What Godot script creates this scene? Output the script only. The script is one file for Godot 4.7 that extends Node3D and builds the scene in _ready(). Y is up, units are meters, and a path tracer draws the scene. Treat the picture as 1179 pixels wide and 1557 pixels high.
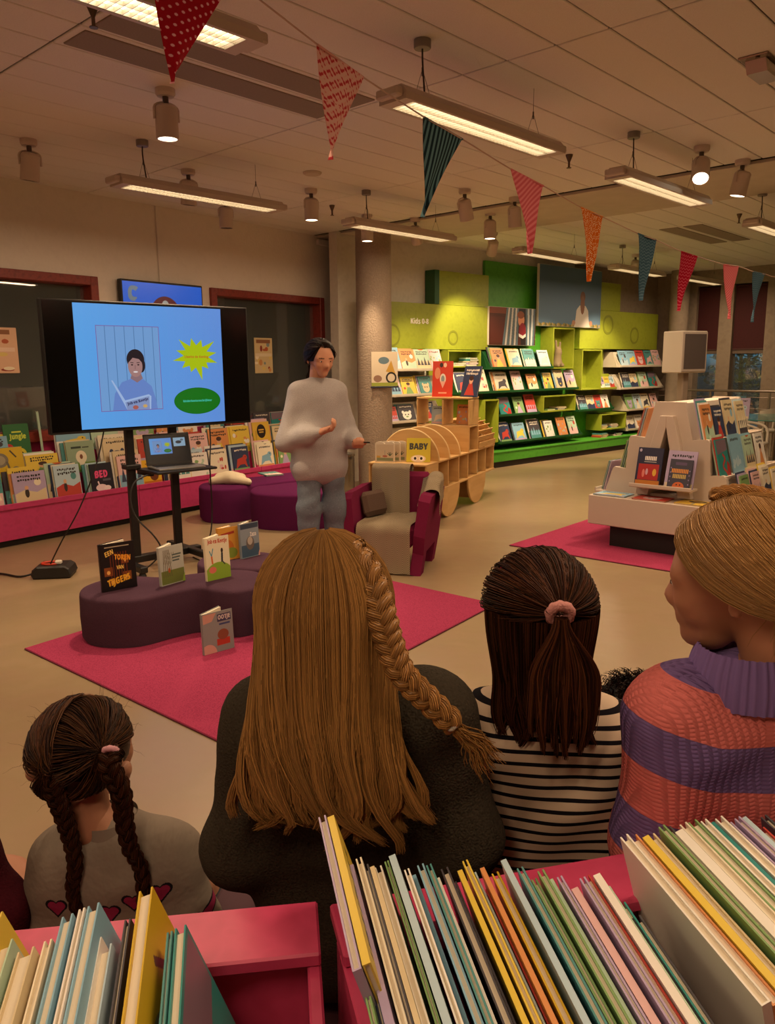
extends Node3D
# A children's library during a reading: room, furniture, books, people.
# Axes: camera stands at x = 0, z = 0; -z is into the room, +x to its right, metres.

var rng := RandomNumberGenerator.new()
var used := {}
var mats := {}
var texs := {}


class MB:
	# collects triangles for one mesh
	var v := PackedVector3Array()
	var n := PackedVector3Array()
	var c := PackedColorArray()
	var t := PackedVector2Array()
	var i := PackedInt32Array()
	var xf := Transform3D()
	var col := Color.WHITE

	func vert(p: Vector3, nn: Vector3, uv := Vector2.ZERO) -> int:
		v.append(xf * p)
		n.append((xf.basis * nn).normalized())
		c.append(col)
		t.append(uv)
		return v.size() - 1

	func face(a: int, b: int, d: int) -> void:   # counter-clockwise seen from outside
		i.append(a); i.append(d); i.append(b)

	func quad(a: Vector3, b: Vector3, d: Vector3, e: Vector3, u0 := Vector2(0, 1), u1 := Vector2(1, 0)) -> void:
		var nn := (b - a).cross(d - a).normalized()
		var k := vert(a, nn, u0)
		vert(b, nn, Vector2(u1.x, u0.y)); vert(d, nn, u1); vert(e, nn, Vector2(u0.x, u1.y))
		face(k, k + 1, k + 2); face(k, k + 2, k + 3)

	func tri(a: Vector3, b: Vector3, d: Vector3) -> void:
		var nn := (b - a).cross(d - a).normalized()
		var k := vert(a, nn)
		vert(b, nn); vert(d, nn)
		face(k, k + 1, k + 2)

	func box(s: Vector3, at := Vector3.ZERO, bev := 0.0) -> MB:
		var h := s * 0.5
		if bev <= 0.0:
			for ax in 3:
				for sg in [-1.0, 1.0]:
					var d := Vector3.ZERO; d[ax] = sg
					var u := Vector3.ZERO; u[(ax + 1) % 3] = 1.0
					var w := d.cross(u)
					var cc: Vector3 = at + d * h
					quad(cc - u * h - w * h, cc + u * h - w * h, cc + u * h + w * h, cc - u * h + w * h)
			return self
		var b := minf(bev, minf(h.x, minf(h.y, h.z)) * 0.9)
		for ax in 3:
			for sg in [-1.0, 1.0]:
				var d := Vector3.ZERO; d[ax] = sg
				var u := Vector3.ZERO; u[(ax + 1) % 3] = 1.0
				var w := d.cross(u)
				var cc: Vector3 = at + d * h
				var hu := u * (h[(ax + 1) % 3] - b)
				var hw := w * (h[(ax + 2) % 3] - b)
				quad(cc - hu - hw, cc + hu - hw, cc + hu + hw, cc - hu + hw)
		for ax in 3:
			var a1 := (ax + 1) % 3
			var a2 := (ax + 2) % 3
			for s1 in [-1.0, 1.0]:
				for s2 in [-1.0, 1.0]:
					var p := Vector3.ZERO; p[a1] = s1 * h[a1]; p[a2] = s2 * (h[a2] - b)
					var q := Vector3.ZERO; q[a1] = s1 * (h[a1] - b); q[a2] = s2 * h[a2]
					var e := Vector3.ZERO; e[ax] = h[ax] - b
					if s1 * s2 > 0.0:
						quad(at + p - e, at + q - e, at + q + e, at + p + e)
						_flip_last(s1, s2, a1, a2)
					else:
						quad(at + p + e, at + q + e, at + q - e, at + p - e)
						_flip_last(s1, s2, a1, a2)
		for sx in [-1.0, 1.0]:
			for sy in [-1.0, 1.0]:
				for sz in [-1.0, 1.0]:
					var p1 := at + Vector3(sx * h.x, sy * (h.y - b), sz * (h.z - b))
					var p2 := at + Vector3(sx * (h.x - b), sy * h.y, sz * (h.z - b))
					var p3 := at + Vector3(sx * (h.x - b), sy * (h.y - b), sz * h.z)
					if sx * sy * sz > 0.0:
						tri(p1, p2, p3)
					else:
						tri(p1, p3, p2)
		return self

	func _flip_last(s1: float, s2: float, a1: int, a2: int) -> void:
		var want := Vector3.ZERO; want[a1] = s1; want[a2] = s2
		want = xf.basis * want
		var m := v.size()
		if n[m - 1].dot(want) < 0.0:
			for k in range(m - 4, m):
				n[k] = -n[k]
			var e := i.size()
			for k in [e - 6, e - 3]:
				var x := i[k + 1]; i[k + 1] = i[k + 2]; i[k + 2] = x

	func tube(pts: PackedVector3Array, rad: PackedFloat32Array, sides := 8, caps := true, flat := 1.0) -> MB:
		var m := pts.size()
		var up := Vector3.UP
		var d0 := (pts[1] - pts[0]).normalized()
		if absf(d0.dot(up)) > 0.95:
			up = Vector3.RIGHT
		var side := d0.cross(up).normalized()
		var base := v.size()
		for k in m:
			var d := (pts[mini(k + 1, m - 1)] - pts[maxi(k - 1, 0)]).normalized()
			side = (side - d * side.dot(d)).normalized()
			var o := side.cross(d)
			var r := rad[mini(k, rad.size() - 1)]
			for j in sides:
				var a := TAU * j / sides
				var nn := side * cos(a) + o * sin(a) * (1.0 if flat == 1.0 else 1.0 / flat)
				vert(pts[k] + side * cos(a) * r + o * sin(a) * r * flat, nn, Vector2(float(j) / sides, float(k) / (m - 1)))
		for k in m - 1:
			for j in sides:
				var a := base + k * sides + j
				var b := base + k * sides + (j + 1) % sides
				face(a, a + sides, b); face(b, a + sides, b + sides)
		if caps:
			for e in [0, m - 1]:
				var d := (pts[0] - pts[1]).normalized() if e == 0 else (pts[m - 1] - pts[m - 2]).normalized()
				var k0 := vert(pts[e], d)
				for j in sides:
					vert(xf.affine_inverse() * v[base + e * sides + j], d)
				for j in sides:
					if e == 0:
						face(k0, k0 + 1 + j, k0 + 1 + (j + 1) % sides)
					else:
						face(k0, k0 + 1 + (j + 1) % sides, k0 + 1 + j)
		return self

	func bar(a: Vector3, b: Vector3, r: float, sides := 8) -> MB:
		return tube(PackedVector3Array([a, b]), PackedFloat32Array([r, r]), sides)

	func lathe(prof: PackedVector2Array, segs := 20, at := Vector3.ZERO) -> MB:
		# profile of (radius, height) from bottom to top, outside on the right
		var m := prof.size()
		for k in m - 1:
			var p := prof[k]
			var q := prof[k + 1]
			var tt := (q - p).normalized()
			var nr := Vector2(tt.y, -tt.x)
			var base := v.size()
			for j in segs + 1:
				var a := TAU * j / segs
				var d := Vector3(cos(a), 0, -sin(a))
				var nn := d * nr.x + Vector3.UP * nr.y
				vert(at + d * p.x + Vector3.UP * p.y, nn, Vector2(float(j) / segs, 0))
				vert(at + d * q.x + Vector3.UP * q.y, nn, Vector2(float(j) / segs, 1))
			for j in segs:
				var a := base + j * 2
				face(a, a + 2, a + 1); face(a + 1, a + 2, a + 3)
		return self

	func prism(poly: PackedVector2Array, z0: float, z1: float, bev := 0.0) -> MB:
		# outline in x, y, counter-clockwise; from z0 (back) to z1 (front); optional bevel of the front rim
		var m := poly.size()
		var front := poly
		if bev > 0.0:
			var off := Geometry2D.offset_polygon(poly, -bev)
			if off.size() == 1 and off[0].size() == m:
				front = off[0]
				var best := 0
				for k in m:
					if front[k].distance_to(poly[0]) < front[best].distance_to(poly[0]):
						best = k
				var turned := PackedVector2Array()
				for k in m:
					turned.append(front[(k + best) % m])
				front = turned
				if Geometry2D.is_polygon_clockwise(front) != Geometry2D.is_polygon_clockwise(poly):
					front = poly
			if front == poly:
				bev = 0.0
		var idx := Geometry2D.triangulate_polygon(front)
		var k0 := v.size()
		for p in front:
			vert(Vector3(p.x, p.y, z1), Vector3.BACK, p)
		var cw := 1
		for k in range(0, idx.size(), 3):
			var a := front[idx[k]]; var b := front[idx[k + 1]]; var d := front[idx[k + 2]]
			if (b - a).cross(d - a) > 0.0:
				face(k0 + idx[k], k0 + idx[k + 1], k0 + idx[k + 2])
			else:
				face(k0 + idx[k], k0 + idx[k + 2], k0 + idx[k + 1])
		var idb := Geometry2D.triangulate_polygon(poly)
		k0 = v.size()
		for p in poly:
			vert(Vector3(p.x, p.y, z0), Vector3.FORWARD, p)
		for k in range(0, idb.size(), 3):
			var a := poly[idb[k]]; var b := poly[idb[k + 1]]; var d := poly[idb[k + 2]]
			if (b - a).cross(d - a) < 0.0:
				face(k0 + idb[k], k0 + idb[k + 1], k0 + idb[k + 2])
			else:
				face(k0 + idb[k], k0 + idb[k + 2], k0 + idb[k + 1])
		var turn := -1.0 if Geometry2D.is_polygon_clockwise(poly) else 1.0
		for k in m:
			var p := poly[k]; var q := poly[(k + 1) % m]
			var fp := front[k]; var fq := front[(k + 1) % m]
			if turn < 0.0:
				var x := p; p = q; q = x
				x = fp; fp = fq; fq = x
			quad(Vector3(p.x, p.y, z0), Vector3(q.x, q.y, z0), Vector3(q.x, q.y, z1 - bev), Vector3(p.x, p.y, z1 - bev))
			if bev > 0.0:
				quad(Vector3(p.x, p.y, z1 - bev), Vector3(q.x, q.y, z1 - bev), Vector3(fq.x, fq.y, z1), Vector3(fp.x, fp.y, z1))
		return self

	func grid(nu: int, nv: int, f: Callable, uvs := Vector2.ONE, shade = null) -> MB:
		# f(u, w) gives a point; smooth normals, front where du x dw points
		var base := v.size()
		var inv := xf
		for a in nu + 1:
			for b in nv + 1:
				var u := float(a) / nu
				var w := float(b) / nv
				var p: Vector3 = f.call(u, w)
				var e := 0.004
				var pu: Vector3 = f.call(minf(u + e, 1.0), w) - f.call(maxf(u - e, 0.0), w)
				var pw: Vector3 = f.call(u, minf(w + e, 1.0)) - f.call(u, maxf(w - e, 0.0))
				var nn := pu.cross(pw)
				if nn.length() < 1e-12:
					nn = Vector3.UP
				if shade != null:
					col = shade.call(u, w)
				vert(p, nn.normalized(), Vector2(u, w) * uvs)
		for a in nu:
			for b in nv:
				var k := base + a * (nv + 1) + b
				var l := k + nv + 1
				face(k, l, l + 1); face(k, l + 1, k + 1)
		return self

	func quad_up(w: float, h: float, z: float) -> MB:
		quad(Vector3(-w * 0.5, 0, z), Vector3(w * 0.5, 0, z), Vector3(w * 0.5, h, z), Vector3(-w * 0.5, h, z))
		return self

	func mesh() -> ArrayMesh:
		var a := []
		a.resize(Mesh.ARRAY_MAX)
		a[Mesh.ARRAY_VERTEX] = v
		a[Mesh.ARRAY_NORMAL] = n
		a[Mesh.ARRAY_COLOR] = c
		a[Mesh.ARRAY_TEX_UV] = t
		a[Mesh.ARRAY_INDEX] = i
		var m := ArrayMesh.new()
		m.add_surface_from_arrays(Mesh.PRIMITIVE_TRIANGLES, a)
		return m


func numbered(called: String) -> String:
	if not used.has(called):
		used[called] = 0
		return called
	used[called] += 1
	return "%s_%03d" % [called, used[called]]


func put(called: String, what, m: Material, parent: Node = self, xf := Transform3D()) -> MeshInstance3D:
	var o := MeshInstance3D.new()
	o.mesh = what.mesh() if what is MB else what
	o.material_override = m
	o.transform = xf
	o.name = numbered(called) if parent == self else called
	parent.add_child(o, true)
	return o


func tag(o: Node, label: String, category: String, group := "") -> void:
	o.set_meta("label", label)
	o.set_meta("category", category)
	if group:
		o.set_meta("group", group)


func thing(called: String, label: String, category: String, xf := Transform3D(), group := "") -> Node3D:
	var o := Node3D.new()
	o.name = numbered(called)
	add_child(o, true)
	o.transform = xf
	tag(o, label, category, group)
	return o


func struct(called: String, what, m: Material, xf := Transform3D()) -> MeshInstance3D:
	var o := put(called, what, m, self, xf)
	o.set_meta("kind", "structure")
	return o


func at(p: Vector3, turn := 0.0, tilt := 0.0, roll := 0.0) -> Transform3D:
	return Transform3D(Basis.from_euler(Vector3(deg_to_rad(tilt), deg_to_rad(turn), deg_to_rad(roll))), p)


func heading(x: float, z: float, right_of_forward: float) -> Transform3D:
	# frame of a wall: x along it, z out of it
	return at(Vector3(x, 0, z), 90.0 - right_of_forward)


func hexc(h: String) -> Color:
	return Color(h)


func lin(h: String) -> Color:
	return Color(h).srgb_to_linear()


func mat(h: String, rough := 0.6, metal := 0.0, spec := 0.5) -> StandardMaterial3D:
	var key := "%s %s %s %s" % [h, rough, metal, spec]
	if not mats.has(key):
		var m := StandardMaterial3D.new()
		m.albedo_color = Color(h)
		m.roughness = rough
		m.metallic = metal
		m.metallic_specular = spec
		mats[key] = m
	return mats[key]


func vmat(rough := 0.7, spec := 0.5, sheen := 0.0) -> StandardMaterial3D:
	var key := "vertex %s %s %s" % [rough, spec, sheen]
	if not mats.has(key):
		var m := StandardMaterial3D.new()
		m.vertex_color_use_as_albedo = true
		m.roughness = rough
		m.metallic_specular = spec
		if sheen > 0.0:
			m.rim_enabled = true
			m.rim = sheen
		mats[key] = m
	return mats[key]


func tmat(key: String, t: Texture2D, rough := 0.6, scale := Vector3.ONE, spec := 0.5) -> StandardMaterial3D:
	if not mats.has(key):
		var m := StandardMaterial3D.new()
		m.albedo_texture = t
		m.roughness = rough
		m.uv1_scale = scale
		m.metallic_specular = spec
		mats[key] = m
	return mats[key]


func glow(h: String, energy: float) -> StandardMaterial3D:
	var key := "glow %s %s" % [h, energy]
	if not mats.has(key):
		var m := StandardMaterial3D.new()
		m.albedo_color = Color(0.8, 0.8, 0.8)
		m.emission_enabled = true
		m.emission = Color(h)
		m.emission_energy_multiplier = energy
		m.roughness = 0.5
		mats[key] = m
	return mats[key]


func noise_tex(freq: float, ramp: Array, size := 512, seed_ := 1, octaves := 4, normal := false, bump := 6.0) -> NoiseTexture2D:
	var nz := FastNoiseLite.new()
	nz.seed = seed_
	nz.frequency = freq
	nz.fractal_octaves = octaves
	nz.noise_type = FastNoiseLite.TYPE_SIMPLEX_SMOOTH
	var t := NoiseTexture2D.new()
	t.width = size
	t.height = size
	t.seamless = true
	t.noise = nz
	if normal:
		t.as_normal_map = true
		t.bump_strength = bump
	elif ramp.size() > 1:
		var g := Gradient.new()
		g.offsets = PackedFloat32Array()
		var off := PackedFloat32Array()
		var cols := PackedColorArray()
		for k in ramp.size():
			off.append(0.15 + 0.7 * k / (ramp.size() - 1.0))
			cols.append(Color(ramp[k]))
		g.offsets = off
		g.colors = cols
		t.color_ramp = g
	return t


func tri_mat(key: String, t: Texture2D, scale: float, rough := 0.7, bump: Texture2D = null, depth := 1.0, spec := 0.5) -> StandardMaterial3D:
	if not mats.has(key):
		var m := StandardMaterial3D.new()
		m.albedo_texture = t
		m.uv1_triplanar = true
		m.uv1_scale = Vector3.ONE * scale
		m.roughness = rough
		m.metallic_specular = spec
		if bump:
			m.normal_enabled = true
			m.normal_texture = bump
			m.normal_scale = depth
		mats[key] = m
	return mats[key]


# ---------- drawing flat print into images ----------
func img(w: int, h: int, bg: Color) -> Image:
	var im := Image.create(w, h, false, Image.FORMAT_RGBA8)
	im.fill(bg)
	return im


func disc(im: Image, x: float, y: float, rx: float, ry: float, c: Color, clip := Rect2i()) -> void:
	if clip.size.x == 0:
		clip = Rect2i(0, 0, im.get_width(), im.get_height())
	for yy in range(maxi(int(y - ry), clip.position.y), mini(int(y + ry) + 1, clip.end.y)):
		var k := 1.0 - pow((yy + 0.5 - y) / ry, 2)
		if k <= 0.0:
			continue
		var half := rx * sqrt(k)
		var x0 := maxi(int(round(x - half)), clip.position.x)
		var x1 := mini(int(round(x + half)), clip.end.x)
		if x1 > x0:
			im.fill_rect(Rect2i(x0, yy, x1 - x0, 1), c)


func fillpoly(im: Image, p: PackedVector2Array, c: Color, clip := Rect2i()) -> void:
	if clip.size.x == 0:
		clip = Rect2i(0, 0, im.get_width(), im.get_height())
	var lo := INF
	var hi := -INF
	for q in p:
		lo = minf(lo, q.y); hi = maxf(hi, q.y)
	for yy in range(maxi(int(floor(lo)), clip.position.y), mini(int(ceil(hi)) + 1, clip.end.y)):
		var xs := PackedFloat32Array()
		var y := yy + 0.5
		for k in p.size():
			var a := p[k]
			var b := p[(k + 1) % p.size()]
			if (a.y <= y) != (b.y <= y):
				xs.append(a.x + (b.x - a.x) * (y - a.y) / (b.y - a.y))
		xs.sort()
		for k in range(0, xs.size() - 1, 2):
			var x0 := maxi(int(round(xs[k])), clip.position.x)
			var x1 := mini(int(round(xs[k + 1])), clip.end.x)
			if x1 > x0:
				im.fill_rect(Rect2i(x0, yy, x1 - x0, 1), c)


func stroke(im: Image, a: Vector2, b: Vector2, w: float, c: Color, clip := Rect2i()) -> void:
	var o := (b - a).normalized().orthogonal() * w * 0.5
	fillpoly(im, PackedVector2Array([a + o, b + o, b - o, a - o]), c, clip)


func letters(im: Image, words: String, x: float, y: float, wide: float, c: Color, angle := 0.0, bold := 0.0, tall := 0.0, serif := false) -> void:
	# text centred on x, y, fitted to a width in pixels (and a height, if given)
	var f := SystemFont.new()
	f.font_names = PackedStringArray(["Droid Serif" if serif else "Droid Sans"])
	if bold > 0.0:
		f.font_weight = 700
	var tm := TextMesh.new()
	tm.font = f
	tm.text = words
	tm.font_size = 48
	tm.depth = 0.0
	tm.pixel_size = 1.0
	tm.curve_step = 3.0
	var arr := tm.get_mesh_arrays()
	if arr.is_empty():
		return
	var vs: PackedVector3Array = arr[Mesh.ARRAY_VERTEX]
	var ix: PackedInt32Array = arr[Mesh.ARRAY_INDEX] if arr[Mesh.ARRAY_INDEX] != null else PackedInt32Array(range(vs.size()))
	var lo := Vector2(INF, INF)
	var hi := -lo
	for p in vs:
		lo = lo.min(Vector2(p.x, p.y)); hi = hi.max(Vector2(p.x, p.y))
	var k := wide / (hi.x - lo.x)
	var ky := tall / (hi.y - lo.y) if tall > 0.0 else k
	var mid := (lo + hi) * 0.5
	for q in range(0, ix.size(), 3):
		var tr := PackedVector2Array()
		for e in 3:
			var p := vs[ix[q + e]]
			tr.append(Vector2(x, y) + Vector2((p.x - mid.x) * k, -(p.y - mid.y) * ky).rotated(angle))
		fillpoly(im, tr, c)
		if bold > 0.0:
			for d in [Vector2(bold, 0), Vector2(0, bold)]:
				fillpoly(im, PackedVector2Array([tr[0] + d, tr[1] + d, tr[2] + d]), c)


func paint(w: int, h: int, f: Callable) -> ImageTexture:
	var im := Image.create(w, h, false, Image.FORMAT_RGBA8)
	for y in h:
		for x in w:
			im.set_pixel(x, y, f.call(x, y))
	return ImageTexture.create_from_image(im)


# ---------- rounded bodies: tapered bones joined by a smooth minimum, meshed as surface nets ----------
func blob(mb: MB, bones: Array, cell: float, k: float, shade = null, uvf = null, folds := 0.0) -> void:
	# bone: [a, b, radius a, radius b, squash (optional Vector3: divides reach along the axes)]
	var lo := Vector3.ONE * INF
	var hi := -lo
	for b in bones:
		var r: float = maxf(b[2], b[3]) + cell * 3.0
		lo = lo.min(b[0] - Vector3.ONE * r).min(b[1] - Vector3.ONE * r)
		hi = hi.max(b[0] + Vector3.ONE * r).max(b[1] + Vector3.ONE * r)
	var nx := int((hi.x - lo.x) / cell) + 2
	var ny := int((hi.y - lo.y) / cell) + 2
	var nz := int((hi.z - lo.z) / cell) + 2
	var f := PackedFloat32Array()
	f.resize(nx * ny * nz)
	var reach := cell * 2.5
	for b in bones:
		var a: Vector3 = b[0]
		var e: Vector3 = b[1]
		var ra: float = b[2]
		var rb: float = b[3]
		var sq: Vector3 = b[4] if b.size() > 4 else Vector3.ONE
		var ab := e - a
		var sab := ab * sq
		var l2 := maxf(sab.length_squared(), 1e-9)
		var rr := maxf(ra, rb) + maxf(reach, 3.0 / k)
		var blo := ((a.min(e) - Vector3.ONE * rr / sq - lo) / cell).floor().max(Vector3.ZERO)
		var bhi := ((a.max(e) + Vector3.ONE * rr / sq - lo) / cell).ceil().min(Vector3(nx - 1, ny - 1, nz - 1))
		var sm := maxf(sq.x, maxf(sq.y, sq.z))
		for x in range(int(blo.x), int(bhi.x) + 1):
			for y in range(int(blo.y), int(bhi.y) + 1):
				var row := (x * ny + y) * nz
				for z in range(int(blo.z), int(bhi.z) + 1):
					var p := (lo + Vector3(x, y, z) * cell - a) * sq
					var tt := clampf(p.dot(sab) / l2, 0.0, 1.0)
					var d := (p - sab * tt).length() - (ra + (rb - ra) * tt)
					if d * k < 12.0:
						f[row + z] += exp(-k * maxf(d, -10.0 / k))
	for q in f.size():
		f[q] = -log(f[q]) / k if f[q] > 1e-9 else 1.0
	if folds > 0.0:   # soft folds of cloth
		var ns := FastNoiseLite.new()
		ns.seed = 9
		ns.frequency = 1.0
		ns.fractal_octaves = 1
		for q in f.size():
			if absf(f[q]) < cell * 3.0:
				var p := lo + Vector3(q / (ny * nz), (q / nz) % ny, q % nz) * cell
				f[q] += folds * ns.get_noise_3d(p.x * 4.0 + p.y * 3.0, p.y * 8.5 - p.x * 4.0, p.z * 4.0)
	var ids := PackedInt32Array()
	ids.resize(nx * ny * nz)
	ids.fill(-1)
	var sx := ny * nz
	var base := mb.v.size()
	var pts := PackedVector3Array()
	var off := [0, 1, nz, nz + 1, sx, sx + 1, sx + nz, sx + nz + 1]
	var dv := [Vector3(0, 0, 0), Vector3(0, 0, 1), Vector3(0, 1, 0), Vector3(0, 1, 1), Vector3(1, 0, 0), Vector3(1, 0, 1), Vector3(1, 1, 0), Vector3(1, 1, 1)]
	var edges := [[0, 1], [2, 3], [4, 5], [6, 7], [0, 2], [1, 3], [4, 6], [5, 7], [0, 4], [1, 5], [2, 6], [3, 7]]
	for x in nx - 1:
		for y in ny - 1:
			var row := (x * ny + y) * nz
			for z in nz - 1:
				var q := row + z
				if absf(f[q]) > cell * 4.0:
					continue
				var inside := 0
				for o in off:
					if f[q + o] < 0.0:
						inside += 1
				if inside == 0 or inside == 8:
					continue
				var sum := Vector3.ZERO
				var cnt := 0
				for e in edges:
					var fa := f[q + off[e[0]]]
					var fb := f[q + off[e[1]]]
					if (fa < 0.0) != (fb < 0.0):
						var tt := fa / (fa - fb)
						var pa: Vector3 = dv[e[0]]
						var pb: Vector3 = dv[e[1]]
						sum += pa + (pb - pa) * tt
						cnt += 1
				ids[q] = pts.size()
				pts.append(lo + (Vector3(x, y, z) + sum / cnt) * cell)
	var nrm := PackedVector3Array()
	nrm.resize(pts.size())
	var tris := PackedInt32Array()
	for x in range(1, nx - 1):
		for y in range(1, ny - 1):
			var row := (x * ny + y) * nz
			for z in range(1, nz - 1):
				var q := row + z
				if ids[q] < 0:
					continue
				var here := f[q] < 0.0
				for ax in 3:
					var st: int = [sx, nz, 1][ax]
					if (f[q + st] < 0.0) == here:
						continue
					var s1: int = [nz, 1, sx][ax]
					var s2: int = [1, sx, nz][ax]
					var a := ids[q]
					var b := ids[q - s1]
					var d := ids[q - s1 - s2]
					var e := ids[q - s2]
					if a < 0 or b < 0 or d < 0 or e < 0:
						continue
					if not here:
						var w := b; b = e; e = w
					tris.append_array(PackedInt32Array([a, b, d, a, d, e]))
					var nn := (pts[b] - pts[a]).cross(pts[d] - pts[a]) + (pts[d] - pts[a]).cross(pts[e] - pts[a])
					nrm[a] += nn; nrm[b] += nn; nrm[d] += nn; nrm[e] += nn
	for q in pts.size():
		if shade != null:
			mb.col = shade.call(pts[q], nrm[q].normalized())
		var uv := Vector2.ZERO
		if uvf != null:
			uv = uvf.call(pts[q])
		mb.vert(pts[q], nrm[q], uv)
	for q in range(0, tris.size(), 3):
		mb.face(base + tris[q], base + tris[q + 1], base + tris[q + 2])


func smooth_path(p: PackedVector3Array, per := 6) -> PackedVector3Array:
	var out := PackedVector3Array()
	var m := p.size()
	for k in m - 1:
		var a := p[maxi(k - 1, 0)]
		var d := p[mini(k + 2, m - 1)]
		for j in per:
			out.append(p[k].cubic_interpolate(p[k + 1], a, d, float(j) / per))
	out.append(p[m - 1])
	return out

const EYE := Vector3(0, 1.55, 0)
const PITCH := -10.6
const ROLL := -0.5
const FOCAL := 1200.0
const CEIL := 3.2
var AXIS_U := Vector3(0.6782, 0, -0.7349)      # along the luminaires and ceiling boards
var AXIS_V := Vector3(-0.7349, 0, -0.6782)
var LW := heading(-2.354, -8.764, 36.4)        # wall with the windows: x along, z into the room
var GW := heading(1.642, -11.778, 47.3)        # green unit: z = 0 is the front of its bench
var WW := heading(5.271, -15.808, 137.3)       # wall with the red blinds
const WARM := Color(1.0, 0.85, 0.69)


func _ready() -> void:
	rng.seed = 20
	# camera
	var cam := Camera3D.new()
	cam.name = "camera"
	cam.position = EYE
	cam.rotation_degrees = Vector3(PITCH, 0, ROLL)
	cam.fov = rad_to_deg(2.0 * atan(778.5 / FOCAL))
	cam.near = 0.05
	cam.far = 120.0
	add_child(cam)
	cam.current = true
	# sky (dusk outside the blinds) and exposure
	var we := WorldEnvironment.new()
	we.name = "environment"
	var env := Environment.new()
	env.background_mode = Environment.BG_SKY
	var sky := Sky.new()
	var sm := ProceduralSkyMaterial.new()
	sm.sky_top_color = Color(0.10, 0.22, 0.34)
	sm.sky_horizon_color = Color(0.30, 0.50, 0.58)
	sm.ground_bottom_color = Color(0.03, 0.05, 0.06)
	sm.ground_horizon_color = Color(0.12, 0.2, 0.24)
	sky.sky_material = sm
	env.sky = sky
	env.background_energy_multiplier = 0.8
	env.tonemap_mode = Environment.TONE_MAPPER_LINEAR
	env.tonemap_exposure = 1.0
	env.sdfgi_enabled = true
	env.ssao_enabled = true
	env.ssil_enabled = true
	we.environment = env
	add_child(we)
	build_structure()
	build_ceiling_fittings()
	build_bookcase()
	build_screen()
	build_green_unit()
	build_far_corner()
	build_train()
	build_display_stand()
	build_seats()
	build_rugs()
	build_bunting()
	build_people()
	build_bins()


func seen_px(p: Vector3) -> Vector2:
	# where a point falls in the photograph, used only to decide which ceiling boards are worth separate pieces
	var b := Basis.from_euler(Vector3(deg_to_rad(PITCH), 0, deg_to_rad(ROLL)))
	var q := b.inverse() * (p - EYE)
	if q.z > -0.1:
		return Vector2(-9999, -9999)
	return Vector2(589.5 + FOCAL * q.x / -q.z, 778.5 - FOCAL * q.y / -q.z)


func wall_boards(called: String, fr: Transform3D, pieces: Array, m: Material, thick := 0.16) -> void:
	# one mesh of upright slabs in a wall's frame: [x0, x1, y0, y1]
	var mb := MB.new()
	for q in pieces:
		mb.box(Vector3(q[1] - q[0], q[3] - q[2], thick), Vector3((q[0] + q[1]) * 0.5, (q[2] + q[3]) * 0.5, -thick * 0.5))
	struct(called, mb, m, fr)


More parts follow.
